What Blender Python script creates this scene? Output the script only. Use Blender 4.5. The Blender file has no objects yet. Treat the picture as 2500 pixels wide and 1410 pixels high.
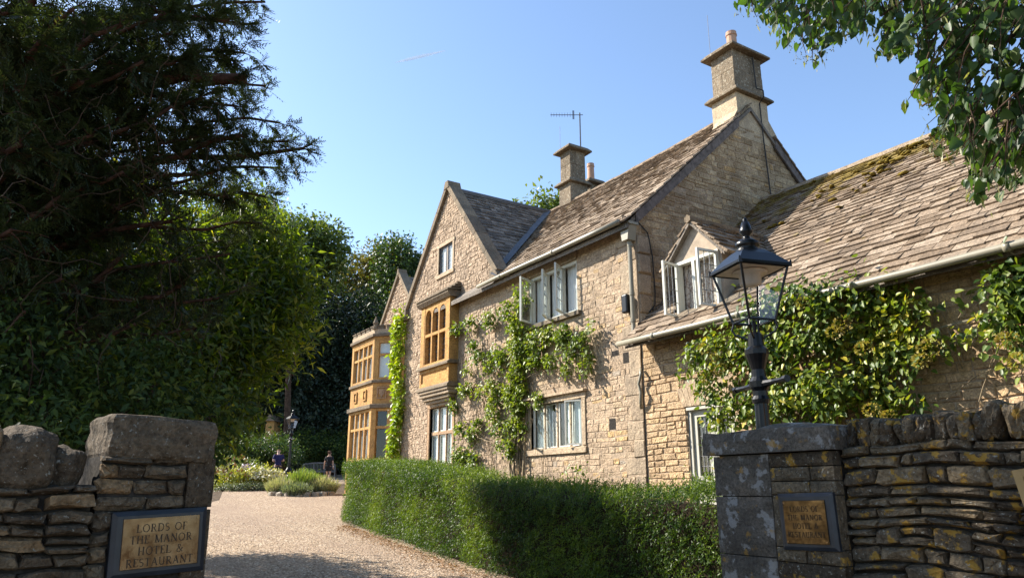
import bpy, math, random
import numpy as np
from mathutils import Vector, Matrix, noise

# ------------------------------------------------------------------ camera, sky, sun, exposure
SC = bpy.context.scene
COL = SC.collection
R = math.radians
cam_d = bpy.data.cameras.new('camera')
cam_d.sensor_width = 36.0
cam_d.lens = 25.92
cam_d.clip_start = 0.05
cam_d.clip_end = 20000
cam = bpy.data.objects.new('camera', cam_d)
COL.objects.link(cam)
cam.location = (0, 0, 1.6)
cam.rotation_euler = (R(90 + 15.376), 0, R(57.8))
SC.camera = cam

SUN = Vector((-1.35, -1.0, 1.2)).normalized()          # towards the sun
SUN_EL = math.asin(SUN.z)
SUN_AZ = math.atan2(SUN.x, SUN.y)
W = bpy.data.worlds.new('World')
SC.world = W
W.use_nodes = True
wn = W.node_tree
wn.nodes.clear()
sky = wn.nodes.new('ShaderNodeTexSky')
sky.sky_type = 'NISHITA'
sky.sun_disc = False
sky.sun_elevation = SUN_EL
sky.sun_rotation = SUN_AZ
sky.altitude = 120
sky.air_density = 1.0
sky.dust_density = 0.55
sky.ozone_density = 2.2
bg = wn.nodes.new('ShaderNodeBackground')
bg.inputs[1].default_value = 0.118
wo = wn.nodes.new('ShaderNodeOutputWorld')
wn.links.new(sky.outputs[0], bg.inputs[0])
wn.links.new(bg.outputs[0], wo.inputs[0])
sun_d = bpy.data.lights.new('sun', 'SUN')
sun_d.energy = 5.0
sun_d.angle = R(0.5)
sun_d.color = (1.0, 0.93, 0.82)
sun = bpy.data.objects.new('sun', sun_d)
COL.objects.link(sun)
sun.rotation_euler = (-SUN).to_track_quat('-Z', 'Y').to_euler()
SC.view_settings.view_transform = 'Standard'
SC.view_settings.look = 'None'
SC.view_settings.gamma = 1.0
SC.view_settings.exposure = 1.33
SC.view_settings.use_curve_mapping = False
SC.render.engine = 'CYCLES'
SC.cycles.max_bounces = 8
SC.cycles.transparent_max_bounces = 12
SC.cycles.use_denoising = True

# ------------------------------------------------------------------ helpers
rng = np.random.default_rng(7)
random.seed(7)
PITCH = R(15.376)
HD = R(147.8)
_cp, _sp, _ch, _sh = math.cos(PITCH), math.sin(PITCH), math.cos(HD), math.sin(HD)


def proj(p):
    """photo pixel of a world point (to rank pieces by how large they show)"""
    x, y, z = p[0], p[1], p[2] - 1.6
    fw = x * _ch + y * _sh
    rt = x * _sh - y * _ch
    d = fw * _cp + z * _sp
    u = -fw * _sp + z * _cp
    if d < 0.2:
        return None
    return 1250 + 1800 * rt / d, 705 - 1800 * u / d


def shown(pts):
    q = [proj(p) for p in pts]
    if any(k is None for k in q):
        return 0
    cx = sum(k[0] for k in q) / len(q)
    cy = sum(k[1] for k in q) / len(q)
    if not (-20 < cx < 2520 and -20 < cy < 1430):
        return 0
    a = 0
    for i in range(len(q)):
        x0, y0 = q[i]
        x1, y1 = q[(i + 1) % len(q)]
        a += x0 * y1 - x1 * y0
    return abs(a) / 2


def ground_z(x, y):
    d = np.maximum(np.hypot(x, y), 1e-6)
    s = np.minimum(1.0, 58.0 / d)
    return (0.045 * -x + 0.02 * y) * s


def thing(name, label, cat, loc=(0, 0, 0), group=None):
    o = bpy.data.objects.new(name, None)
    COL.objects.link(o)
    o.location = loc
    o.empty_display_size = 0.2
    o['label'] = label
    o['category'] = cat
    if group:
        o['group'] = group
    return o


def tag(o, label, cat, group=None):
    o['label'] = label
    o['category'] = cat
    if group:
        o['group'] = group
    return o


def link(o, parent=None):
    COL.objects.link(o)
    if parent is not None:
        o.parent = parent
        if parent.type == 'EMPTY':
            o.matrix_parent_inverse = Matrix.Translation(-Vector(parent.location))
    return o


def np_mesh(name, V, F, rnd=None, smooth=False):
    """fast mesh from arrays; F is (n,3) or (n,4)"""
    me = bpy.data.meshes.new(name)
    V = np.asarray(V, dtype=np.float32)
    F = np.asarray(F, dtype=np.int32)
    n, k = F.shape
    me.vertices.add(len(V))
    me.vertices.foreach_set('co', V.ravel())
    me.loops.add(n * k)
    me.loops.foreach_set('vertex_index', F.ravel())
    me.polygons.add(n)
    me.polygons.foreach_set('loop_start', np.arange(0, n * k, k, dtype=np.int32))
    if smooth:
        me.polygons.foreach_set('use_smooth', np.ones(n, dtype=bool))
    if rnd is not None:
        at = me.attributes.new('rnd', 'FLOAT', 'POINT')
        at.data.foreach_set('value', np.asarray(rnd, dtype=np.float32))
    me.update(calc_edges=True)
    return me


class MB:
    """collects shapes and links them as ONE mesh object"""

    def __init__(self):
        self.v, self.f, self.m, self.r = [], [], [], []
        self.mi = 0
        self.rnd = 0.5

    def add(self, vs, fs):
        b = len(self.v)
        self.v.extend([tuple(p) for p in vs])
        self.r.extend([self.rnd] * len(vs))
        for f in fs:
            self.f.append(tuple(i + b for i in f))
            self.m.append(self.mi)

    def hexa(self, p):
        """8 points: bottom ring 0-3 counter-clockwise, top ring 4-7"""
        self.add(p, [(3, 2, 1, 0), (4, 5, 6, 7), (0, 1, 5, 4), (1, 2, 6, 5), (2, 3, 7, 6), (3, 0, 4, 7)])

    def box(self, x0, x1, y0, y1, z0, z1):
        self.hexa([(x0, y0, z0), (x1, y0, z0), (x1, y1, z0), (x0, y1, z0),
                   (x0, y0, z1), (x1, y0, z1), (x1, y1, z1), (x0, y1, z1)])

    def lbox(self, fr, u0, u1, v0, v1, w0, w1):
        """box in a wall frame fr = (origin, along, outward); v is up"""
        o, U, N = fr
        Z = Vector((0, 0, 1))
        c = lambda u, v, w: o + U * u + Z * v + N * w
        self.hexa([c(u0, v0, w1), c(u1, v0, w1), c(u1, v0, w0), c(u0, v0, w0),
                   c(u0, v1, w1), c(u1, v1, w1), c(u1, v1, w0), c(u0, v1, w0)])

    def prism(self, pts, off):
        pts = [Vector(p) for p in pts]
        off = Vector(off)
        n = len(pts)
        vs = pts + [p + off for p in pts]
        fs = [tuple(range(n - 1, -1, -1)), tuple(range(n, 2 * n))]
        for i in range(n):
            j = (i + 1) % n
            fs.append((i, j, n + j, n + i))
        self.add(vs, fs)

    def tube(self, path, r, n=8, caps=True, flat=1.0):
        path = [Vector(p) for p in path]
        rs = r if isinstance(r, (list, tuple, np.ndarray)) else [r] * len(path)
        vs, fs = [], []
        prev = None
        for i, p in enumerate(path):
            a = path[max(i - 1, 0)]
            b = path[min(i + 1, len(path) - 1)]
            t = (b - a)
            t = t.normalized() if t.length > 1e-9 else Vector((0, 0, 1))
            if prev is None:
                e = Vector((1, 0, 0)) if abs(t.x) < 0.9 else Vector((0, 1, 0))
                s = t.cross(e).normalized()
            else:
                s = (prev - t * prev.dot(t)).normalized()
            prev = s
            q = t.cross(s)
            for k in range(n):
                an = 2 * math.pi * k / n
                vs.append(p + (s * math.cos(an) + q * math.sin(an) * flat) * rs[i])
        for i in range(len(path) - 1):
            for k in range(n):
                j = (k + 1) % n
                fs.append((i * n + k, i * n + j, (i + 1) * n + j, (i + 1) * n + k))
        if caps:
            fs.append(tuple(range(n - 1, -1, -1)))
            L = (len(path) - 1) * n
            fs.append(tuple(range(L, L + n)))
        self.add(vs, fs)

    def lathe(self, prof, o, n=16, rot=0.0, ripple=0, depth=0):
        vs, fs = [], []
        for (r, z) in prof:
            for k in range(n):
                an = 2 * math.pi * k / n + rot
                rr = r * (1 - depth * (ripple > 0 and k % 2)) if r > 0 else 0
                vs.append((o[0] + rr * math.cos(an), o[1] + rr * math.sin(an), o[2] + z))
        for i in range(len(prof) - 1):
            for k in range(n):
                j = (k + 1) % n
                fs.append((i * n + k, i * n + j, (i + 1) * n + j, (i + 1) * n + k))
        fs.append(tuple(range(n - 1, -1, -1)))
        L = (len(prof) - 1) * n
        fs.append(tuple(range(L, L + n)))
        self.add(vs, fs)

    def build(self, name, mats, parent=None, smooth=False, bevel=0.0, loc=None):
        me = bpy.data.meshes.new(name)
        me.from_pydata(self.v, [], self.f)
        mats = mats if isinstance(mats, (list, tuple)) else [mats]
        for m in mats:
            me.materials.append(m)
        if len(mats) > 1:
            me.polygons.foreach_set('material_index', self.m)
        at = me.attributes.new('rnd', 'FLOAT', 'POINT')
        at.data.foreach_set('value', np.asarray(self.r, dtype=np.float32))
        if smooth:
            me.polygons.foreach_set('use_smooth', np.ones(len(me.polygons), dtype=bool))
        me.update()
        o = bpy.data.objects.new(name, me)
        link(o, parent)
        if bevel:
            b = o.modifiers.new('bevel', 'BEVEL')
            b.width = bevel
            b.segments = 2
            b.limit_method = 'ANGLE'
            b.angle_limit = R(40)
        return o


# ------------------------------------------------------------------ materials
def mat(name, rough=0.8, spec=0.3, metal=0.0):
    m = bpy.data.materials.new(name)
    m.use_nodes = True
    nt = m.node_tree
    b = nt.nodes['Principled BSDF']
    b.inputs['Roughness'].default_value = rough
    b.inputs['Specular IOR Level'].default_value = spec
    b.inputs['Metallic'].default_value = metal
    return m, nt, b


def nd(nt, typ, **kw):
    n = nt.nodes.new(typ)
    for k, v in kw.items():
        if k.startswith('_'):
            n.inputs[k[1:]].default_value = v
        else:
            setattr(n, k, v)
    return n


def ramp(nt, fac, stops, interp='LINEAR'):
    r = nt.nodes.new('ShaderNodeValToRGB')
    r.color_ramp.interpolation = interp
    e = r.color_ramp.elements
    while len(e) < len(stops):
        e.new(0.5)
    for k, (p, c) in enumerate(stops):
        e[k].position = p
        e[k].color = (c[0], c[1], c[2], 1)
    nt.links.new(fac, r.inputs[0])
    return r.outputs[0]


def mixc(nt, fac, a, b, mode='MIX'):
    n = nt.nodes.new('ShaderNodeMix')
    n.data_type = 'RGBA'
    n.blend_type = mode
    for s, v in ((0, fac), (6, a), (7, b)):
        if isinstance(v, (int, float)):
            n.inputs[s].default_value = v
        elif isinstance(v, tuple):
            n.inputs[s].default_value = (v[0], v[1], v[2], 1)
        else:
            nt.links.new(v, n.inputs[s])
    return n.outputs[2]


def tex(nt, scale, detail=4, rough=0.6, coord=None, stretch=None, kind='noise'):
    g = nt.nodes.new('ShaderNodeNewGeometry').outputs['Position'] if coord is None else coord
    if stretch:
        mp = nt.nodes.new('ShaderNodeMapping')
        mp.inputs['Scale'].default_value = stretch
        nt.links.new(g, mp.inputs[0])
        g = mp.outputs[0]
    if kind == 'noise':
        n = nt.nodes.new('ShaderNodeTexNoise')
        n.inputs['Scale'].default_value = scale
        n.inputs['Detail'].default_value = detail
        n.inputs['Roughness'].default_value = rough
        nt.links.new(g, n.inputs['Vector'])
        return n.outputs['Fac']
    n = nt.nodes.new('ShaderNodeTexVoronoi')
    n.inputs['Scale'].default_value = scale
    nt.links.new(g, n.inputs['Vector'])
    return n.outputs['Distance'], n.outputs['Color']


def bump(nt, b, h, strength, dist):
    n = nt.nodes.new('ShaderNodeBump')
    n.inputs['Strength'].default_value = strength
    n.inputs['Distance'].default_value = dist
    nt.links.new(h, n.inputs['Height'])
    nt.links.new(n.outputs[0], b.inputs['Normal'])


def rnd_attr(nt):
    a = nt.nodes.new('ShaderNodeAttribute')
    a.attribute_name = 'rnd'
    return a.outputs['Fac']


def stone_mat(name, stops, stain=(0.12, 0.10, 0.08), stain_amt=0.5, fine=45, lichen=None, lichen_amt=0.0, bump_d=0.012, streak=None, coarse=7):
    m, nt, b = mat(name, 0.92, 0.15)
    c = ramp(nt, rnd_attr(nt), stops)
    f = tex(nt, fine, 5, 0.7)
    c = mixc(nt, 0.75, c, ramp(nt, f, [(0.34, (0.36, 0.34, 0.31)), (0.48, (0.95, 0.95, 0.95)), (0.63, (1.5, 1.48, 1.43))]), 'MULTIPLY')
    c = mixc(nt, 0.6, c, ramp(nt, tex(nt, fine * 0.22, 4, 0.7), [(0.34, (0.62, 0.60, 0.57)), (0.5, (1, 1, 1)), (0.66, (1.22, 1.2, 1.17))]), 'MULTIPLY')
    lo = tex(nt, 1.3, 6, 0.65)
    s = ramp(nt, lo, [(0.48, (0, 0, 0)), (0.68, (stain_amt,) * 3)])
    c = mixc(nt, s, c, stain)
    if streak:
        k = tex(nt, 2.0, 5, 0.6, stretch=(1, 1, 0.12))
        c = mixc(nt, ramp(nt, k, [(0.5, (0, 0, 0)), (0.75, (streak,) * 3)]), c, stain)
    if lichen:
        for (lc, sc, th) in lichen:
            l = tex(nt, sc, 5, 0.6)
            c = mixc(nt, ramp(nt, l, [(th, (0, 0, 0)), (th + 0.05, (lichen_amt,) * 3)]), c, lc)
    nt.links.new(c, b.inputs['Base Color'])
    h = nt.nodes.new('ShaderNodeMath')
    h.operation = 'ADD'
    h2 = nt.nodes.new('ShaderNodeMath')
    h2.operation = 'MULTIPLY'
    h2.inputs[1].default_value = 0.35
    nt.links.new(f, h2.inputs[0])
    nt.links.new(tex(nt, fine * 0.28, 4, 0.65), h.inputs[0])
    nt.links.new(h2.outputs[0], h.inputs[1])
    bump(nt, b, h.outputs[0], 1.0, bump_d * 2.2)
    return m


def plain(name, col, rough=0.6, spec=0.3, metal=0.0, vary=0.12, scale=12, bd=0.0, bs=40):
    m, nt, b = mat(name, rough, spec, metal)
    n = tex(nt, scale, 5, 0.65)
    lo = tuple(max(0, c * (1 - vary * 2)) for c in col)
    hi = tuple(c * (1 + vary) for c in col)
    nt.links.new(ramp(nt, n, [(0.3, lo), (0.6, col), (0.8, hi)]), b.inputs['Base Color'])
    if bd:
        bump(nt, b, tex(nt, bs, 4, 0.6), 0.7, bd)
    return m


def leaf_mat(name, stops, trans=0.35, tcol=None, rough=0.45, spec=0.35):
    m, nt, b = mat(name, rough, spec)
    c = ramp(nt, rnd_attr(nt), stops)
    nt.links.new(c, b.inputs['Base Color'])
    t = nt.nodes.new('ShaderNodeBsdfTranslucent')
    tc = mixc(nt, 1.0, c, tcol or (1.5, 1.6, 0.55), 'MULTIPLY')
    nt.links.new(tc, t.inputs[0])
    mx = nt.nodes.new('ShaderNodeMixShader')
    mx.inputs[0].default_value = trans
    out = nt.nodes['Material Output']
    nt.links.new(b.outputs[0], mx.inputs[1])
    nt.links.new(t.outputs[0], mx.inputs[2])
    nt.links.new(mx.outputs[0], out.inputs[0])
    return m


def glass_mat(name, tint=(0.9, 0.95, 0.95), lo=0.10, rough=0.02):
    m = bpy.data.materials.new(name)
    m.use_nodes = True
    nt = m.node_tree
    nt.nodes.remove(nt.nodes['Principled BSDF'])
    tr = nt.nodes.new('ShaderNodeBsdfTransparent')
    tr.inputs[0].default_value = (*tint, 1)
    gl = nt.nodes.new('ShaderNodeBsdfGlossy')
    gl.inputs['Roughness'].default_value = rough
    lw = nt.nodes.new('ShaderNodeLayerWeight')
    lw.inputs[0].default_value = 0.5
    pw = nd(nt, 'ShaderNodeMath', operation='POWER')
    pw.inputs[1].default_value = 4.0
    nt.links.new(lw.outputs['Facing'], pw.inputs[0])
    ad = nd(nt, 'ShaderNodeMath', operation='MULTIPLY_ADD')
    ad.inputs[1].default_value = 0.75
    ad.inputs[2].default_value = 0.045 + lo
    ad.use_clamp = True
    nt.links.new(pw.outputs[0], ad.inputs[0])
    nz = nt.nodes.new('ShaderNodeBump')
    nz.inputs['Strength'].default_value = 0.12
    nz.inputs['Distance'].default_value = 0.01
    nt.links.new(tex(nt, 5, 2), nz.inputs['Height'])
    nt.links.new(nz.outputs[0], gl.inputs['Normal'])
    mx = nt.nodes.new('ShaderNodeMixShader')
    nt.links.new(ad.outputs[0], mx.inputs[0])
    nt.links.new(tr.outputs[0], mx.inputs[1])
    nt.links.new(gl.outputs[0], mx.inputs[2])
    nt.links.new(mx.outputs[0], nt.nodes['Material Output'].inputs[0])
    return m


HONEY = [(0.0, (0.36, 0.265, 0.18)), (0.3, (0.42, 0.312, 0.215)), (0.6, (0.46, 0.345, 0.238)), (0.85, (0.49, 0.375, 0.262)), (0.95, (0.49, 0.33, 0.165)), (1.0, (0.37, 0.315, 0.255))]
M_HOUSE = stone_mat('honey_rubble_stone', HONEY, stain=(0.17, 0.135, 0.10), stain_amt=0.55, fine=40, bump_d=0.02, streak=0.35)
M_WING = stone_mat('golden_rubble_stone', [(0, (0.36, 0.25, 0.15)), (0.3, (0.43, 0.305, 0.185)), (0.7, (0.475, 0.34, 0.21)), (1, (0.50, 0.35, 0.20))], stain=(0.22, 0.16, 0.10), stain_amt=0.4, fine=40, bump_d=0.02)
M_ROUGH = stone_mat('pinkish_roughcast_stone', [(0, (0.36, 0.265, 0.185)), (0.5, (0.43, 0.32, 0.225)), (1, (0.465, 0.355, 0.255))], stain=(0.20, 0.15, 0.11), stain_amt=0.5, fine=34, bump_d=0.025, streak=0.25)
M_GABLE = stone_mat('weathered_gable_stone', [(0, (0.29, 0.205, 0.12)), (0.3, (0.37, 0.27, 0.165)), (0.6, (0.43, 0.32, 0.20)), (0.85, (0.47, 0.355, 0.225)), (1, (0.49, 0.32, 0.15))], stain=(0.13, 0.085, 0.05), stain_amt=0.6, fine=40, bump_d=0.02, streak=0.3)
M_MORTAR = plain('lime_mortar', (0.41, 0.315, 0.225), 0.95, 0.1, vary=0.25, scale=18, bd=0.012)
M_MORTAR_D = plain('dark_joint', (0.05, 0.045, 0.04), 0.95, 0.05, vary=0.3, scale=30, bd=0.01)
M_ASHLAR = stone_mat('orange_dressed_stone', [(0, (0.39, 0.22, 0.08)), (0.5, (0.46, 0.262, 0.095)), (1, (0.51, 0.31, 0.125))], stain=(0.27, 0.155, 0.075), stain_amt=0.6, fine=30, bump_d=0.004, streak=0.55)
M_MOULD = stone_mat('weathered_moulding_stone', [(0, (0.15, 0.118, 0.085)), (1, (0.25, 0.195, 0.135))], stain=(0.10, 0.085, 0.065), stain_amt=0.7, fine=50, bump_d=0.01)
M_BROWNSTONE = stone_mat('brown_window_stone', [(0, (0.33, 0.215, 0.13)), (1, (0.42, 0.28, 0.175))], stain=(0.2, 0.14, 0.1), stain_amt=0.4, fine=40, bump_d=0.006)
M_DRESSED = stone_mat('buff_dressed_stone', [(0, (0.38, 0.285, 0.19)), (1, (0.47, 0.365, 0.255))], stain=(0.2, 0.16, 0.12), stain_amt=0.5, fine=45, bump_d=0.006)
M_QUOIN = stone_mat('grey_quoin_stone', [(0, (0.29, 0.225, 0.16)), (1, (0.39, 0.305, 0.215))], stain=(0.16, 0.13, 0.10), stain_amt=0.6, fine=45, bump_d=0.01)
M_CHIM = stone_mat('lichened_chimney_stone', [(0, (0.16, 0.125, 0.085)), (1, (0.24, 0.19, 0.135))], stain=(0.085, 0.068, 0.05), stain_amt=0.7, fine=45, lichen=[((0.40, 0.37, 0.29), 18, 0.58)], lichen_amt=0.75, bump_d=0.012)
M_CHIM_LO = stone_mat('pale_chimney_base_stone', [(0, (0.40, 0.32, 0.215)), (1, (0.47, 0.375, 0.26))], stain=(0.22, 0.17, 0.12), stain_amt=0.5, fine=45, bump_d=0.008, streak=0.4)
M_SLATE = stone_mat('stone_roof_slate', [(0, (0.14, 0.102, 0.070)), (0.3, (0.21, 0.157, 0.111)), (0.7, (0.265, 0.203, 0.147)), (1, (0.32, 0.255, 0.192))], stain=(0.11, 0.085, 0.065), stain_amt=0.6, fine=38, lichen=[((0.27, 0.215, 0.08), 2.2, 0.64), ((0.42, 0.39, 0.34), 24, 0.66)], lichen_amt=0.6, bump_d=0.012)
M_SLATE_D = stone_mat('dark_stone_roof_slate', [(0, (0.11, 0.095, 0.08)), (0.5, (0.19, 0.165, 0.14)), (1, (0.27, 0.235, 0.20))], stain=(0.06, 0.055, 0.05), stain_amt=0.6, fine=38, lichen=[((0.45, 0.43, 0.40), 5, 0.68)], lichen_amt=0.7, bump_d=0.012)
M_FIELD = stone_mat('grey_lichened_drystone', [(0, (0.050, 0.038, 0.026)), (0.4, (0.086, 0.068, 0.047)), (0.75, (0.118, 0.094, 0.063)), (1, (0.155, 0.117, 0.072))], stain=(0.038, 0.036, 0.028), stain_amt=0.65, fine=42, lichen=[((0.30, 0.175, 0.03), 13, 0.575), ((0.25, 0.245, 0.21), 60, 0.61)], lichen_amt=0.85, bump_d=0.018)
M_FIELD_L = stone_mat('brown_drystone', [(0, (0.075, 0.055, 0.037)), (0.4, (0.125, 0.094, 0.063)), (0.75, (0.17, 0.128, 0.083)), (1, (0.27, 0.17, 0.085))], stain=(0.065, 0.055, 0.040), stain_amt=0.6, fine=42, lichen=[((0.27, 0.26, 0.225), 60, 0.615)], lichen_amt=0.8, bump_d=0.02)
M_PIER = stone_mat('mottled_pier_stone', [(0, (0.082, 0.072, 0.060)), (1, (0.125, 0.110, 0.091))], stain=(0.032, 0.029, 0.025), stain_amt=0.7, fine=60, lichen=[((0.27, 0.27, 0.26), 11, 0.55), ((0.28, 0.16, 0.035), 9, 0.60)], lichen_amt=0.65, bump_d=0.01, streak=0.5)
M_WHITE = plain('cream_white_paint', (0.60, 0.585, 0.51), 0.45, 0.4, vary=0.05, scale=6)
M_CREAM = plain('cream_gutter_paint', (0.25, 0.225, 0.165), 0.4, 0.4, vary=0.10, scale=4)
M_DOORP = plain('pale_sage_door_paint', (0.47, 0.45, 0.385), 0.5, 0.35, vary=0.05, scale=5)
M_CURTAIN = plain('white_curtain', (0.74, 0.74, 0.72), 0.9, 0.1, vary=0.06, scale=6)
M_PATTERN = None
M_LEAD = plain('lead_came', (0.16, 0.16, 0.17), 0.5, 0.4, vary=0.1)
M_LEADROOF = plain('lead_flashing', (0.10, 0.105, 0.115), 0.55, 0.4, vary=0.2, scale=5)
M_DARK = plain('dark_room', (0.025, 0.024, 0.023), 0.9, 0.05, vary=0.1)
M_ROOM = plain('dim_room_plaster', (0.30, 0.29, 0.27), 0.9, 0.05, vary=0.05)
M_BOARD = plain('grey_weathered_timber', (0.17, 0.14, 0.125), 0.85, 0.15, vary=0.3, scale=9, bd=0.004)
M_BLACK = plain('black_iron_paint', (0.006, 0.007, 0.009), 0.3, 0.28, vary=0.2, scale=30, bd=0.001, bs=90)
M_CABLE = plain('black_cable', (0.02, 0.02, 0.02), 0.6, 0.3)
M_STEEL = plain('dull_aluminium', (0.11, 0.11, 0.12), 0.6, 0.3, metal=0.0, vary=0.1)
M_TERRA = plain('pale_terracotta', (0.50, 0.31, 0.215), 0.85, 0.2, vary=0.1, scale=8)
M_BARK = plain('brown_bark', (0.085, 0.055, 0.038), 0.95, 0.1, vary=0.35, scale=9, bd=0.03, bs=14)
M_YEWBARK = plain('reddish_yew_bark', (0.09, 0.045, 0.03), 0.95, 0.1, vary=0.4, scale=12, bd=0.02, bs=20)
M_TWIG = plain('dry_vine_stem', (0.30, 0.235, 0.15), 0.95, 0.1, vary=0.3, scale=12)
M_GLASS = glass_mat('window_glass', lo=0.02)
M_GLASS_D = glass_mat('leaded_window_glass', (0.55, 0.55, 0.55), 0.12, 0.05)
M_LGLASS = glass_mat('lantern_glass', (0.96, 0.97, 0.98), 0.0, 0.02)
# ------------------------------------------------------------------ walls of laid stones, roofs of laid slates
X, Y, Z = Vector((1, 0, 0)), Vector((0, 1, 0)), Vector((0, 0, 1))


class Pieces:
    """stones or slates of ONE thing: the largest shown become parts, the rest one part of kind 'stuff'"""

    def __init__(self, root, name, rest, limit=300):
        self.root, self.name, self.rest, self.limit, self.L = root, name, rest, limit, []

    def add(self, score, parent, m, vs, fs, r):
        self.L.append((score, parent, m, vs, fs, r))

    def finish(self):
        L = sorted(self.L, key=lambda t: -t[0])
        for s, parent, m, vs, fs, r in L[:self.limit]:
            b = MB()
            b.rnd = r
            b.add(vs, fs)
            b.build(self.name, m, parent)
        rest = L[self.limit:]
        if rest:
            b = MB()
            ms = []
            for s, parent, m, vs, fs, r in rest:
                if m not in ms:
                    ms.append(m)
                b.mi = ms.index(m)
                b.rnd = r
                b.add(vs, fs)
            o = b.build(self.rest, ms, self.root)
            o['kind'] = 'stuff'


def fpt(fr, u, v, w):
    o, U, N = fr
    return o + U * u + Z * v + N * w


def rubble(fr, v0, v1, span, holes, ch, ln, gap=0.012):
    """coursed rubble: list of (u0,u1,v0,v1) rectangles"""
    out = []
    v = v0
    while v < v1 - 0.03:
        h = min(random.uniform(*ch), v1 - v)
        mid = v + h / 2
        iv = list(span(mid))
        for (a, b, c, d) in holes:
            if min(d, v + h) - max(c, v) > 0.025:
                nx = []
                for (p, q) in iv:
                    if b <= p or a >= q:
                        nx.append((p, q))
                    else:
                        if a - p > 0.03:
                            nx.append((p, a))
                        if q - b > 0.03:
                            nx.append((b, q))
                iv = nx
        for (p, q) in iv:
            u = p
            while u < q - 0.02:
                L = random.uniform(*ln)
                if random.random() < 0.2:
                    L *= 0.6
                if q - (u + L) < ln[0] * 0.6:
                    L = q - u
                u1 = min(u + L, q)
                if h > ch[0] * 1.5 and random.random() < 0.16 and L > ln[0] * 1.1:
                    hm = v + h * random.uniform(0.4, 0.6)
                    out.append((u + gap / 2, u1 - gap / 2, v + gap / 2, hm - gap / 2))
                    out.append((u + gap / 2, u1 - gap / 2, hm + gap / 2, v + h - gap / 2))
                else:
                    out.append((u + gap / 2, u1 - gap / 2, v + gap / 2, v + h - gap / 2))
                u = u1
        v += h
    return out


def stone4(fr, rc, w0, w1, jit=0.012, bev=0.02):
    u0, u1, v0, v1 = rc
    j = lambda: random.uniform(-jit, jit)
    c = [(u0 + j(), v0 + j()), (u1 + j(), v0 + j()), (u1 + j(), v1 + j()), (u0 + j(), v1 + j())]
    mu, mv = (u0 + u1) / 2, (v0 + v1) / 2
    bu = min(bev, (u1 - u0) * 0.3)
    bv = min(bev, (v1 - v0) * 0.3)
    ins = lambda p: (p[0] + (bu if p[0] < mu else -bu), p[1] + (bv if p[1] < mv else -bv))
    top = w1 + random.uniform(-0.35, 0.35) * (w1 - w0) * 0.6
    tl = [top + random.uniform(-0.008, 0.008) for _ in range(4)]
    vs = [fpt(fr, p[0], p[1], w0) for p in c] + [fpt(fr, p[0], p[1], w0 + (top - w0) * 0.55) for p in c] + \
         [fpt(fr, *ins(p), t) for p, t in zip(c, tl)]
    fs = []
    for a in (0, 4):
        for i in range(4):
            k = (i + 1) % 4
            fs.append((a + i, a + k, a + 4 + k, a + 4 + i))
    fs.append((8, 9, 10, 11))
    return vs, fs


def stone8(fr, rc, w0, w1, jit=0.01, cut=0.3, bev=0.02, back=False):
    """a more rounded field stone for the walls close by"""
    u0, u1, v0, v1 = rc
    mu, mv = (u0 + u1) / 2, (v0 + v1) / 2
    hu, hv = (u1 - u0) / 2, (v1 - v0) / 2
    ring = []
    cu = min(hu * 0.8, hv * cut * 1.5)
    cvv = hv * cut
    base = [(-hu + cu, -hv), (0, -hv), (hu - cu, -hv), (hu, -hv + cvv), (hu, hv - cvv), (hu - cu, hv), (0, hv), (-hu + cu, hv), (-hu, hv - cvv), (-hu, -hv + cvv)]
    sk = random.uniform(-0.12, 0.12) * hv
    for (a, b) in base:
        ring.append((a + random.uniform(-jit, jit) * 1.4, b * random.uniform(0.86, 1.03) + sk * a / hu + random.uniform(-jit, jit) * 0.5))
    n = len(ring)
    bev0 = bev
    top = w1 + random.uniform(-0.014, 0.014)
    vs = [fpt(fr, mu + a, mv + b, w0) for a, b in ring]
    vs += [fpt(fr, mu + a, mv + b, w0 + (top - w0) * 0.55) for a, b in ring]
    for a, b in ring:
        bev = bev0 * random.uniform(0.5, 1.3)
        f = 1 - min(0.5, bev / max(hv, 0.01))
        vs.append(fpt(fr, mu + a * (1 - bev / max(hu, bev * 2)), mv + b * f, top + random.uniform(-0.012, 0.008)))
    vs.append(fpt(fr, mu + random.uniform(-.4, .4) * hu, mv + random.uniform(-.4, .4) * hv, top + random.uniform(-0.004, 0.014)))
    fs = []
    for a in (0, n):
        for i in range(n):
            k = (i + 1) % n
            fs.append((a + i, a + k, a + n + k, a + n + i))
    c = 3 * n
    for i in range(n):
        fs.append((2 * n + i, 2 * n + (i + 1) % n, c))
    return vs, fs


def warp(vs, amp, f):
    """courses are never quite level: a slow continuous heave of the whole bed"""
    for p in vs:
        a = (p.x + p.y) * f
        p.z += amp * noise.noise(Vector((a, p.z * f * 1.6, 7.3))) + amp * 0.25 * noise.noise(Vector((a * 3.1, p.z * f * 4, 2.1)))
    return vs


def lay(pc, parent, fr, rects, m, w0=-0.015, w1=0.03, eight=False, hidden=None, heave=(0.035, 0.9), **kw):
    for rc in rects:
        c = [fpt(fr, rc[0], rc[2], w1), fpt(fr, rc[1], rc[2], w1), fpt(fr, rc[1], rc[3], w1), fpt(fr, rc[0], rc[3], w1)]
        s = shown(c)
        if hidden and hidden(sum(c, Vector()) / 4):
            s = 0
        vs, fs = (stone8 if eight else stone4)(fr, rc, w0, w1, **kw)
        if heave[0]:
            warp(vs, *heave)
        pc.add(s, parent, m, vs, fs, random.random())


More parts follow.
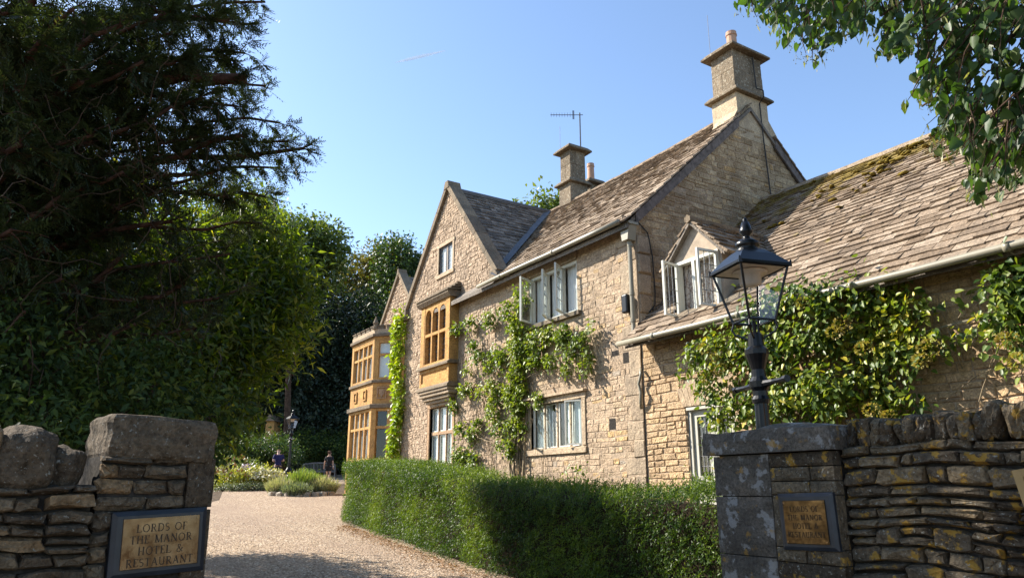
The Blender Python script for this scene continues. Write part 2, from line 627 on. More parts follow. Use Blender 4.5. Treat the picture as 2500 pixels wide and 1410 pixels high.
def backing(fr, v0, v1, span, holes, step=0.15, w=0.0):
    """mortar face of a wall with its openings cut out"""
    b = MB()
    cuts = {v0, v1}
    for h in holes:
        for k in (h[2], h[3]):
            if v0 < k < v1:
                cuts.add(k)
    v = v0
    while v < v1:
        cuts.add(v)
        v += step
    cuts = sorted(cuts)
    for a, c in zip(cuts, cuts[1:]):
        if c - a < 1e-5:
            continue
        mid = (a + c) / 2
        iv = list(span(mid))
        for h in holes:
            if h[2] < mid < h[3]:
                nx = []
                for (p, q) in iv:
                    if h[1] <= p or h[0] >= q:
                        nx.append((p, q))
                    else:
                        if h[0] > p:
                            nx.append((p, h[0]))
                        if q > h[1]:
                            nx.append((h[1], q))
                iv = nx
        for (p, q) in iv:
            b.add([fpt(fr, p, a, w), fpt(fr, q, a, w), fpt(fr, q, c, w), fpt(fr, p, c, w)], [(0, 1, 2, 3)])
    return b


def reveal(b, fr, h, d0, d1):
    """the four inner faces of an opening from depth d0 to d1"""
    u0, u1, v0, v1 = h
    p = lambda u, v, w: fpt(fr, u, v, w)
    b.add([p(u0, v0, d0), p(u1, v0, d0), p(u1, v1, d0), p(u0, v1, d0), p(u0, v0, d1), p(u1, v0, d1), p(u1, v1, d1), p(u0, v1, d1)],
          [(0, 1, 5, 4), (1, 2, 6, 5), (2, 3, 7, 6), (3, 0, 4, 7)])


def room(b, fr, h, d0, d1, grow=0.25):
    """a closed dim box behind an opening"""
    u0, u1, v0, v1 = h[0] - grow, h[1] + grow, h[2] - grow, h[3] + grow
    p = lambda u, v, w: fpt(fr, u, v, w)
    b.add([p(u0, v0, d0), p(u1, v0, d0), p(u1, v1, d0), p(u0, v1, d0), p(u0, v0, d1), p(u1, v0, d1), p(u1, v1, d1), p(u0, v1, d1)],
          [(0, 1, 5, 4), (1, 2, 6, 5), (2, 3, 7, 6), (3, 0, 4, 7), (4, 5, 6, 7)])


def curtain_sheet(b, fr, u0, u1, v0, v1, w, amp=0.02, n=14):
    vs = []
    for i in range(n + 1):
        u = u0 + (u1 - u0) * i / n
        ww = w + amp * math.sin(i * 2.4) + random.uniform(-0.004, 0.004)
        vs += [fpt(fr, u, v0, ww), fpt(fr, u, v1, ww)]
    b.add(vs, [(2 * i, 2 * i + 2, 2 * i + 3, 2 * i + 1) for i in range(n)])


def frame_bars(b, fr, u0, u1, v0, v1, t, w0, w1):
    b.lbox(fr, u0, u0 + t, v0, v1, w0, w1)
    b.lbox(fr, u1 - t, u1, v0, v1, w0, w1)
    b.lbox(fr, u0 + t, u1 - t, v0, v0 + t, w0 + 0.001, w1 - 0.001)
    b.lbox(fr, u0 + t, u1 - t, v1 - t, v1, w0 + 0.001, w1 - 0.001)


def leads(b, fr, u0, u1, v0, v1, w, nu, nv, t=0.006):
    for i in range(1, nu):
        u = u0 + (u1 - u0) * i / nu
        b.lbox(fr, u - t, u + t, v0, v1, w - t * 0.7, w + t * 0.7)
    for i in range(1, nv):
        v = v0 + (v1 - v0) * i / nv
        b.lbox(fr, u0, u1, v - t, v + t, w - t * 0.6, w + t * 0.6)


def pane(parent, fr, u0, u1, v0, v1, w, m=None):
    b = MB()
    b.add([fpt(fr, u0, v0, w), fpt(fr, u1, v0, w), fpt(fr, u1, v1, w), fpt(fr, u0, v1, w)], [(0, 1, 2, 3)])
    return b.build('pane', m or M_GLASS, parent)


def casement(parent, fr, hinge, width, v0, v1, ang, w, nu=0, nv=0, side=1, t=0.045, frame=None):
    """an opened casement: frame, glazing bars and glass in one mesh"""
    o, U, N = fr
    h = fpt(fr, hinge, 0, w)
    D = (U * side * math.cos(R(ang)) + N * math.sin(R(ang))).normalized()
    P = D.cross(Z) if side > 0 else -D.cross(Z)
    f2 = (h, D, P)
    b = MB()
    frame_bars(b, f2, 0, width, v0, v1, t, -0.02, 0.02)
    b.mi = 1
    if nu or nv:
        leads(b, f2, t, width - t, v0 + t, v1 - t, 0, nu, nv, 0.006)
    b.mi = 2
    b.add([fpt(f2, t, v0 + t, 0.004), fpt(f2, width - t, v0 + t, 0.004), fpt(f2, width - t, v1 - t, 0.004), fpt(f2, t, v1 - t, 0.004)], [(0, 1, 2, 3)])
    return b.build('casement', [frame or M_WHITE, M_LEAD, M_GLASS], parent)


def slates(pc, parent, O, U, V, length, S, m, e0=0.24, e1=0.12, wid=(0.16, 0.36), skip=None, th=0.028, hide=None, ext=0.0, sag=0.0):
    N = U.cross(V)
    v = -0.05
    k = 0
    while v < S - 0.02:
        f = max(0, v) / S
        e = e0 + (e1 - e0) * f
        u = -ext - random.uniform(0, 0.2)
        while u < length + ext:
            wd = random.uniform(*wid) * (1.15 - 0.45 * f)
            u1 = min(u + wd, length + ext)
            a = max(u, -ext)
            if u1 - a > 0.04:
                g = 0.004
                lift = th + random.uniform(-0.006, 0.02)
                tk = th * random.uniform(0.75, 1.3)
                dv = random.uniform(-0.026, 0.026) + 0.035 * noise.noise(Vector((a * 0.7, k * 0.37, 4.4)))
                sk = random.uniform(-0.022, 0.022)
                vt = min(v + e * 1.35, S + 0.02)
                sg = -sag * math.sin(math.pi * min(1, max(0, (a + u1) / 2 / length))) * (0.3 + 0.7 * f)
                q = lambda uu, vv, ww: O + U * uu + V * vv + N * (ww + sg)
                vs = [q(a + g, v + dv, lift - tk), q(u1 - g, v + dv + sk, lift - tk), q(u1 - g, vt, -0.01), q(a + g, vt, -0.01),
                      q(a + g, v + dv, lift), q(u1 - g, v + dv + sk, lift + random.uniform(-.006, .006)), q(u1 - g, vt, 0.008), q(a + g, vt, 0.008)]
                c = (vs[4] + vs[6]) / 2
                if not (skip and skip(c)):
                    s = shown([q(a, v, 0), q(u1, v, 0), q(u1, v + e, 0), q(a, v + e, 0)])
                    if hide and hide(c):
                        s = 0
                    pc.add(s, parent, m, vs, [(3, 2, 1, 0), (4, 5, 6, 7), (0, 1, 5, 4), (1, 2, 6, 5), (2, 3, 7, 6), (3, 0, 4, 7)], random.random())
            u = u1
        v += e
        k += 1


def plan_prism(b, pts, z0, z1):
    b.prism([(p[0], p[1], z0) for p in pts][::-1] if False else [(p[0], p[1], z0) for p in pts], (0, 0, z1 - z0))


def gutter(parent, x0, x1, y, z, m, name='gutter', r=0.05):
    b = MB()
    n = 8
    xs = np.linspace(x0, x1, max(2, int(abs(x1 - x0) / 0.9) + 1))
    b.tube([(x, y, z + 0.006 * math.sin(x * 1.7)) for x in xs], r, 10)
    for x in xs[1:-1:2]:
        b.tube([(x - 0.035, y, z), (x + 0.035, y, z)], r * 1.16, 10)
        b.tube([(x, y + 0.02, z - r), (x + 0.02, y + 0.24, z - r - 0.05)], 0.008, 5)
    return b.build(name, m, parent, smooth=True)


def blob_stone(b, c, half, rot=0.0, tilt=0.0, rough=0.12, seed=0, sub=3, pw=6):
    """a rounded irregular block: a cube grown into a boulder with noise"""
    n = sub
    idx = {}
    vs, fs = [], []
    M = Matrix.Rotation(rot, 3, 'Z') @ Matrix.Rotation(tilt, 3, 'Y')

    def vert(i, j, k):
        key = (i, j, k)
        if key not in idx:
            p = Vector((i / n * 2 - 1, j / n * 2 - 1, k / n * 2 - 1))
            q = p / max(1e-6, (abs(p.x) ** pw + abs(p.y) ** pw + abs(p.z) ** pw) ** (1 / pw))
            d = 1 + rough * noise.noise(q * 1.6 + Vector((seed * 3.1, seed * 1.7, seed)))
            q = Vector((q.x * half[0], q.y * half[1], q.z * half[2])) * d
            idx[key] = len(vs)
            vs.append(Vector(c) + M @ q)
        return idx[key]
    for a in range(n):
        for d in range(n):
            fs.append((vert(a, d, n), vert(a + 1, d, n), vert(a + 1, d + 1, n), vert(a, d + 1, n)))
            fs.append((vert(a, d + 1, 0), vert(a + 1, d + 1, 0), vert(a + 1, d, 0), vert(a, d, 0)))
            fs.append((vert(a, 0, d), vert(a + 1, 0, d), vert(a + 1, 0, d + 1), vert(a, 0, d + 1)))
            fs.append((vert(a, n, d + 1), vert(a + 1, n, d + 1), vert(a + 1, n, d), vert(a, n, d)))
            fs.append((vert(0, a, d + 1), vert(0, a + 1, d + 1), vert(0, a + 1, d), vert(0, a, d)))
            fs.append((vert(n, a, d), vert(n, a + 1, d), vert(n, a + 1, d + 1), vert(n, a, d + 1)))
    b.add(vs, fs)
# ------------------------------------------------------------------ ground
M_GRAVEL, _nt, _b = mat('honey_gravel', 0.95, 0.15)
_d, _c = tex(_nt, 30, kind='voronoi')
_sx = _nt.nodes.new('ShaderNodeSeparateColor')
_nt.links.new(_c, _sx.inputs[0])
_gc = ramp(_nt, _sx.outputs[0], [(0.0, (0.15, 0.105, 0.065)), (0.3, (0.37, 0.27, 0.18)), (0.65, (0.54, 0.41, 0.285)), (0.9, (0.66, 0.53, 0.39)), (1.0, (0.78, 0.68, 0.55))])
_gc = mixc(_nt, ramp(_nt, _d, [(0.3, (0, 0, 0)), (0.75, (0.75, 0.75, 0.75))]), _gc, (0.15, 0.10, 0.065))
_gc = mixc(_nt, 0.5, _gc, ramp(_nt, tex(_nt, 7, 5, 0.75), [(0.35, (0.68, 0.66, 0.64)), (0.65, (1.25, 1.24, 1.22))]), 'MULTIPLY')
_gc = mixc(_nt, ramp(_nt, tex(_nt, 0.5, 6, 0.65, stretch=(0.45, 1.6, 1)), [(0.42, (0, 0, 0)), (0.62, (0.6, 0.6, 0.6))]), _gc, (0.27, 0.195, 0.14))
_nt.links.new(_gc, _b.inputs['Base Color'])
bump(_nt, _b, _d, 1.0, 0.02)
M_SOIL = plain('dry_soil_and_leaf_mould', (0.12, 0.085, 0.055), 0.95, 0.1, vary=0.4, scale=6, bd=0.03, bs=30)
M_KERB = stone_mat('pale_kerb_stone', [(0, (0.33, 0.28, 0.22)), (1, (0.44, 0.38, 0.30))], fine=40)


def sheet(name, poly, dz, m, step=1.5):
    """a polygon laid over the sloping ground, cut into cells so that it follows it"""
    import bmesh
    bm = bmesh.new()
    bm.faces.new([bm.verts.new((x, y, 0)) for x, y in poly])
    xs = [p[0] for p in poly]
    ys = [p[1] for p in poly]
    for ax, lo, hi in ((0, min(xs), max(xs)), (1, min(ys), max(ys))):
        k = lo + step
        while k < hi:
            no = (1, 0, 0) if ax == 0 else (0, 1, 0)
            bmesh.ops.bisect_plane(bm, geom=bm.verts[:] + bm.edges[:] + bm.faces[:], plane_co=tuple(k * c for c in no), plane_no=no)
            k += step
    for v in bm.verts:
        v.co.z = float(ground_z(v.co.x, v.co.y)) + dz
    me = bpy.data.meshes.new(name)
    bm.to_mesh(me)
    bm.free()
    me.materials.append(m)
    o = bpy.data.objects.new(name, me)
    COL.objects.link(o)
    o['kind'] = 'structure'
    return o


def ground():
    r = np.concatenate([[0.01], np.linspace(2, 70, 35), [90, 140, 250, 500, 1000, 2500]])
    an = np.linspace(0, 2 * math.pi, 73)[:-1]
    V = [(a * math.cos(t), a * math.sin(t)) for a in r for t in an]
    V = np.array(V)
    z = ground_z(V[:, 0], V[:, 1])
    F = []
    n = len(an)
    for i in range(len(r) - 1):
        for k in range(n):
            F.append((i * n + k, i * n + (k + 1) % n, (i + 1) * n + (k + 1) % n, (i + 1) * n + k)[::-1])
    me = np_mesh('ground', np.column_stack([V, z]), F)
    me.materials.append(M_SOIL)
    o = bpy.data.objects.new('ground', me)
    COL.objects.link(o)
    o['kind'] = 'structure'


ground()
DRIVE = [(9, -4), (9, 3.3), (-2.6, 4.0), (-5, 5.7), (-12, 5.9), (-17.0, 6.6), (-17.9, 7.6), (-18.2, 8.6), (-21.5, 9.9), (-30, 10.2), (-36, 12.0), (-46, 19), (-62, 24), (-62, 15), (-50, 10.5), (-42, 9.0),
         (-32.5, 6.6), (-27, 5.4), (-18, 1.2), (-12, 0.2), (-3.6, 0.6), (-3.2, -0.2), (-1.5, -4)]
sheet('gravel_drive', DRIVE, 0.012, M_GRAVEL, 2.0)

# ------------------------------------------------------------------ the manor house
MANOR = thing('manor_house', 'honey stone manor house with steep gables, stone slate roofs and tall chimneys', 'house', (-15, 9, 0.8))
HS = Pieces(MANOR, 'stone', 'remaining_rubble')
SL = Pieces(MANOR, 'slate', 'remaining_slating')
FR = (Vector((0, 9, 0)), X, -Y)               # the front wall plane: u = x, v = z
GX = -9.9                                     # the gable end
W_LOW = (-13.50, -11.68, 2.48, 3.40)
W_UP = (-13.52, -11.76, 5.18, 6.30)
W_G = (-18.5, -17.17, 2.32, 3.80)
W_ATT = (-18.2, -17.36, 7.57, 8.35)
HOLE1 = (-10.72, -10.52, 4.08, 4.18)
HOLE2 = (-10.40, -10.18, 3.90, 4.10)
HOLE3 = (-10.86, -10.68, 2.72, 2.92)

main_span = lambda v: [(-15.0, GX)]
g_span = lambda v: [(max(-20.4, -17.67 - (10.05 - v) / 1.22), min(-15.0, -17.67 + (10.05 - v) / 1.22))] if v < 10.0 else []
mholes = [W_LOW, W_UP]
wall = backing(FR, 0.3, 6.62, main_span, mholes, 0.5)
reveal(wall, FR, W_LOW, 0, -0.3)
reveal(wall, FR, W_UP, 0, -0.3)
FRONT = wall.build('front_wall', M_MORTAR, MANOR)
sh = [W_UP[0] - 0.02, W_UP[1] + 0.02, W_UP[2] - 0.10, W_UP[3] + 0.16]
lh = [W_LOW[0] - 0.13, W_LOW[1] + 0.13, W_LOW[2] - 0.16, W_LOW[3] + 0.16]
# corner quoins first, rubble fits between
qz, q_rects = 0.5, []
k = 0
while qz < 6.45:
    h = random.uniform(0.30, 0.62)
    L = 0.52 if k % 2 else 0.30
    q_rects.append((GX - L * random.uniform(0.85, 1.1), GX - 0.012, qz + 0.008, min(6.5, qz + h) - 0.008))
    qz += h
    k += 1
lay(HS, FRONT, FR, q_rects, M_QUOIN, -0.01, 0.016, jit=0.01, bev=0.012)
hole_q = [(q[0], q[1] + 0.1, q[2] - 0.008, q[3] + 0.008) for q in q_rects]
rects = rubble(FR, 0.4, 6.6, main_span, [sh, lh, HOLE1, HOLE2, HOLE3] + hole_q, (0.075, 0.155), (0.13, 0.40), gap=0.006)
lay(HS, FRONT, FR, rects, M_HOUSE, jit=0.006, bev=0.008, w1=0.006, hidden=lambda c: c.z < 1.8)
for h in (HOLE1, HOLE2, HOLE3):
    dk = MB()
    dk.lbox(FR, h[0], h[1], h[2], h[3], -0.01, 0.004)
    dk.build('putlog_hole', M_MORTAR_D, FRONT)

# gabled wing: rough stone front
wall = backing(FR, 0.3, 10.0, g_span, [W_G, W_ATT], 0.1)
reveal(wall, FR, W_G, 0, -0.3)
reveal(wall, FR, W_ATT, 0, -0.25)
wall.add([(-20.4, 9, 0.5), (-20.4, 12.5, 0.5), (-20.4, 12.5, 6.6), (-20.4, 9, 6.6)], [(0, 1, 2, 3)])
GFRONT = wall.build('gable_front_wall', M_MORTAR, MANOR)
ga = [W_ATT[0] - 0.14, W_ATT[1] + 0.10, W_ATT[2] - 0.12, W_ATT[3] + 0.16]
gw = [W_G[0] - 0.16, W_G[1] + 0.14, W_G[2] - 0.2, W_G[3] + 0.16]
ori = (-18.72, -16.90, 3.95, 6.9)
rects = rubble(FR, 0.5, 9.95, lambda v: [(a + 0.02, b - 0.03) for a, b in g_span(v)], [ga, gw, ori], (0.06, 0.14), (0.08, 0.22), gap=0.008)
lay(HS, GFRONT, FR, rects, M_ROUGH, w1=0.010, jit=0.013, bev=0.010, heave=(0.09, 1.3), hidden=lambda c: c.z < 2.1)

# gable end wall (facing the road) up to the verge and the chimney
FG = (Vector((GX, 0, 0)), Y, X)               # u = y, v = z


def e_span(v):
    a = 8.98 if v < 6.5 else 8.98 + (v - 6.5) / 0.925
    b = 16.3 if v < 6.5 else 16.3 - (v - 6.5) / 0.925
    return [(max(a, 8.98), b)] if b > a else []


wall = backing(FG, 0.3, 10.0, e_span, [], 0.1)
END = wall.build('gable_end_wall', M_MORTAR, MANOR)
rects = rubble(FG, 4.0, 9.9, lambda v: [(a + 0.02, b - 0.05) for a, b in e_span(v)], [(12.1, 13.3, 9.5, 11)], (0.08, 0.17), (0.15, 0.42), gap=0.01)
lay(HS, END, FG, rects, M_GABLE, jit=0.008, w1=0.011, bev=0.010, hidden=lambda c: c.z < 4.2 + 0.862 * (c.y - 8.6) + 0.1 and c.y < 12.8)
rects = [(8.99 + 0.012, 8.99 + 0.32, z, z + 0.36) for z in np.arange(4.4, 6.3, 0.38)]
lay(HS, END, FG, rects, M_QUOIN, w1=0.045, jit=0.006)
# back and far walls close the volume
b = MB()
b.box(-20.4, GX - 0.05, 16.2, 16.3, 0.3, 6.6)
b.box(-20.4, -20.3, 12.6, 16.3, 0.3, 6.6)
b.build('rear_wall', M_MORTAR, MANOR)

# ---- roofs
RM = (6.52, 0.922)
main_z = lambda y: 6.52 + 0.922 * (y - 8.72) if y < 12.6 else 6.52 + 0.922 * (16.48 - y)
gz = lambda x: 10.0 - 1.205 * abs(x + 17.67)
b = MB()
Vm = Vector((0, 1, 0.922)).normalized()
b.prism([(-17.9, 8.74, 6.46), (-9.84, 8.74, 6.46), (-9.84, 12.6, 10.02), (-17.9, 12.6, 10.02)], (0, 0.0, -0.1))
b.prism([(-20.4, 16.5, 6.46), (-20.4, 12.6, 10.02), (-9.84, 12.6, 10.02), (-9.84, 16.5, 6.46)], (0, 0, -0.1))
ROOF = b.build('main_roof', M_SLATE_D, MANOR)
slates(SL, ROOF, Vector((-17.9, 8.70, 6.50)), X, Vm, 8.1, 5.30, M_SLATE, 0.19, 0.09, (0.12, 0.30), skip=lambda c: c.z < gz(c.x) - 0.12, sag=0.06)
b = MB()
b.tube([(x, 12.6, 10.06 - 0.07 * math.sin(math.pi * (x + 17.7) / 7.9) + random.uniform(-.012, .012)) for x in np.linspace(-17.7, -10.7, 24)], 0.085, 7)
b.build('ridge_tile', M_SLATE, ROOF)
b = MB()
b.prism([(-14.9, 9.15, 6.60), (-14.9, 12.6, 6.60), (-17.67, 12.6, 9.94), (-17.67, 9.15, 9.94)], (0, 0, -0.08))
b.prism([(-17.67, 9.15, 9.94), (-17.67, 12.6, 9.94), (-20.5, 12.6, 6.55), (-20.5, 9.15, 6.55)], (0, 0, -0.08))
GROOF = b.build('gable_wing_roof', M_SLATE_D, MANOR)
Vg = Vector((-2.82, 0, 3.4)).normalized()
slates(SL, GROOF, Vector((-14.85, 9.22, 6.58)), Y, Vg, 3.5, 4.42, M_SLATE_D, 0.23, 0.13, (0.16, 0.34), skip=lambda c: c.z < main_z(c.y) - 0.12, th=0.03)
b = MB()
b.tube([(-17.67, y, 10.02) for y in np.linspace(9.25, 12.7, 8)], 0.08, 7)
b.build('ridge_tile', M_LEADROOF, GROOF)
# valley flashing
b = MB()
pts = []
for t in np.linspace(0, 1, 8):
    x = -14.85 + t * (-17.62 + 14.85)
    z = gz(x) + 0.02
    y = 8.72 + (z - 6.52) / 0.922
    pts.append(Vector((x, y, z)))
for p, q in zip(pts, pts[1:]):
    b.add([p + Vector((-0.10, -0.05, 0.13)), q + Vector((-0.10, -0.05, 0.13)), q + Vector((0.10, 0.0, 0.035)), p + Vector((0.10, 0.0, 0.035))], [(0, 1, 2, 3)])
b.build('valley_flashing', M_LEADROOF, MANOR)


def coping(parent, fr, apex, foot, wid, th, m, w0=-0.28, w1=0.10):
    """stones of a gable coping from the foot to the apex, each a part"""
    a, f = Vector(apex), Vector(foot)          # (u, v) in the wall frame
    d = (a - f)
    L = d.length
    d = d / L
    nrm = Vector((-d.y, d.x)) if d.x > 0 else Vector((d.y, -d.x))
    if nrm.y < 0:
        nrm = -nrm
    n = max(2, int(L / 0.8))
    for i in range(n):
        p = f + d * (L * i / n + 0.004)
        q = f + d * (L * (i + 1) / n - 0.004)
        b = MB()
        b.rnd = random.random()
        j = random.uniform(-0.006, 0.006)
        c = [(p - nrm * 0.04), (q - nrm * 0.04), (q + nrm * (th + j)), (p + nrm * (th + j))]
        vs = [fpt(fr, k.x, k.y, w1) for k in c]
        b.prism(vs, fr[2] * (w0 - w1))
        b.build('coping_stone', m, parent, bevel=0.01)


coping(GFRONT, FR, (-17.67, 10.08), (-14.92, 6.80), 0.3, 0.11, M_MOULD)
coping(GFRONT, FR, (-17.67, 10.08), (-20.42, 6.80), 0.3, 0.11, M_MOULD)
b = MB()
b.prism([fpt(FR, u, v, 0.12) for u, v in ((-17.85, 10.0), (-17.49, 10.0), (-17.58, 10.24), (-17.76, 10.24))], Y * 0.42)
b.build('apex_stone', M_MOULD, GFRONT, bevel=0.02)
b = MB()
b.prism([fpt(FR, u, v, 0.13) for u, v in ((-15.18, 6.62), (-14.80, 6.62), (-14.78, 6.74), (-14.9, 6.88), (-15.18, 6.92))], Y * 0.36)
b.build('kneeler', M_MOULD, GFRONT, bevel=0.02)
b = MB()
b.prism([fpt(FR, u, v, 0.13) for u, v in ((-20.16, 6.62), (-20.16, 6.92), (-20.45, 6.88), (-20.55, 6.74), (-20.52, 6.62))][::1], Y * 0.36)
b.build('kneeler', M_MOULD, GFRONT, bevel=0.02)

# barge boards on the gable end
for s in (0, 1):
    b = MB()
    y0, y1 = (8.95, 12.12) if s == 0 else (16.25, 13.32)
    z0, z1 = main_z(y0), main_z(y1)
    b.prism([(GX + 0.045, y0, z0 - 0.04), (GX + 0.045, y1, z1 - 0.04), (GX + 0.045, y1, z1 - 0.27), (GX + 0.045, y0, z0 - 0.27)], (0.04, 0, 0))
    b.build('verge_board', M_BOARD, MANOR)
for s in (0, 1):
    y0, y1 = (8.80, 12.12) if s == 0 else (16.4, 13.32)
    n = 15
    for i in range(n):
        ya, yb = y0 + (y1 - y0) * i / n, y0 + (y1 - y0) * (i + 1.12) / n
        za, zb = main_z(ya), main_z(yb)
        j = random.uniform(0, 0.02)
        b = MB()
        b.rnd = random.random()
        b.prism([(GX + 0.10 + j, ya, za + 0.045), (GX + 0.10 + j, yb, zb + 0.015), (GX + 0.10 + j, yb, zb - 0.02), (GX + 0.10 + j, ya, za + 0.0)], (-0.3, 0, 0))
        b.build('verge_slate', M_SLATE, ROOF)


# ---- chimneys
def chimney(name, x0, x1, y0, y1, z0, zb, zc, mlo, mhi, pots, taper=0.04, parent=MANOR):
    cx, cy = (x0 + x1) / 2, (y0 + y1) / 2
    b = MB()
    b.rnd = 0.7
    b.box(x0, x1, y0, y1, z0, zb)
    stack = b.build(name, mlo, parent, bevel=0.012)

    def slab(nm, ex, za, zz, m, drip=0.55):
        s = MB()
        s.rnd = 0.3
        hx, hy = (x1 - x0) / 2, (y1 - y0) / 2
        e0 = ex * drip
        lo = [(cx - hx - ex, cy - hy - ex, za), (cx + hx + ex, cy - hy - ex, za), (cx + hx + ex, cy + hy + ex, za), (cx - hx - ex, cy + hy + ex, za)]
        mid = [(p[0], p[1], za + (zz - za) * 0.3) for p in lo]
        k = 0.03
        hi = [(cx - hx - k, cy - hy - k, zz), (cx + hx + k, cy - hy - k, zz), (cx + hx + k, cy + hy + k, zz), (cx - hx - k, cy + hy + k, zz)]
        s.hexa(lo + mid)
        s.hexa([(p[0], p[1], p[2] + 0.0005) for p in mid] + hi)
        return s.build(nm, m, stack, bevel=0.006)
    slab('chimney_band', 0.115, zb, zb + 0.14, M_CHIM)
    up = MB()
    # upper shaft: dressed blocks, each course two stones
    z = zb + 0.15
    n = max(2, int((zc - z) / 0.34))
    hh = (zc - z) / n
    for i in range(n):
        t = taper
        blk = MB()
        blk.rnd = random.random()
        split = random.uniform(0.4, 0.6)
        xm = x0 + t + (x1 - x0 - 2 * t) * split
        j = random.uniform(-0.004, 0.004)
        if i % 2:
            ym = y0 + t + (y1 - y0 - 2 * t) * split
            blk.box(x0 + t - j, x1 - t + j, y0 + t - j, ym - 0.002, z + 0.003, z + hh - 0.003)
            o1 = blk.build('chimney_block', mhi, stack, bevel=0.008)
            blk = MB()
            blk.rnd = random.random()
            blk.box(x0 + t - j, x1 - t + j, ym + 0.002, y1 - t + j, z + 0.003, z + hh - 0.003)
        else:
            blk.box(x0 + t - j, xm - 0.002, y0 + t - j, y1 - t + j, z + 0.003, z + hh - 0.003)
            blk.build('chimney_block', mhi, stack, bevel=0.008)
            blk = MB()
            blk.rnd = random.random()
            blk.box(xm + 0.002, x1 - t + j, y0 + t - j, y1 - t + j, z + 0.003, z + hh - 0.003)
        blk.build('chimney_block', mhi, stack, bevel=0.008)
        z += hh
    slab('chimney_cap', 0.125, zc, zc + 0.15, M_CHIM)
    for (px, py, r, h) in pots:
        p = MB()
        p.lathe([(r * 0.98, 0), (r * 0.90, h * 0.75), (r * 0.9, h * 0.8), (r * 1.04, h * 0.82), (r * 1.04, h * 0.88), (r * 0.95, h * 0.9), (r * 0.97, h), (r * 0.75, h), (r * 0.72, h * 0.6)], (px, py, zc + 0.16), 14)
        p.build('chimney_pot', M_TERRA, stack, smooth=False)
    return stack


CE = 0.12
c1 = chimney('gable_chimney', -10.62, GX + 0.012, 12.20, 13.25, 9.2, 10.32, 11.46, M_CHIM_LO, M_CHIM, [(-10.22, 12.62, 0.13, 0.55)])
for (ya, yb, yc) in ((12.2, 11.98, 0), (13.25, 13.5, 0)):
    b = MB()
    b.prism([(GX + 0.011, ya, 9.86), (GX + 0.011, yb, 9.52), (GX + 0.011, ya, 9.40)], (-0.6, 0, 0))
    b.build('chimney_shoulder', M_CHIM_LO, c1)
c2 = chimney('ridge_chimney', -17.05, -16.47, 12.45, 13.10, 9.4, 10.62, 11.72, M_CHIM, M_CHIM, [])
c3 = chimney('rear_chimney', -17.45, -16.97, 13.6, 14.1, 9.0, 10.6, 11.05, M_CHIM, M_CHIM, [(-17.22, 13.85, 0.12, 0.62)])

# ---- gutter, hopper, downpipe of the main range
gutter(MANOR, -15.35, -9.98, 8.66, 6.50, M_CREAM)
b = MB()
b.prism([(-10.10, 8.78, 6.45), (-9.84, 8.78, 6.45), (-9.89, 8.78, 6.16), (-10.05, 8.78, 6.16)], (0, 0.2, 0))
b.box(-10.13, -9.81, 8.76, 9.0, 6.45, 6.5)
b.tube([(-9.97, 8.89, 6.2), (-9.97, 8.9, 5.9), (-9.965, 8.9, 4.55), (-9.95, 8.88, 4.42), (-9.90, 8.72, 4.24)], 0.042, 10)
for z in (6.05, 5.1, 4.6):
    b.tube([(-9.967, 8.9, z), (-9.967, 8.9, z + 0.06)], 0.052, 10)
b.build('downpipe', M_CREAM, MANOR)


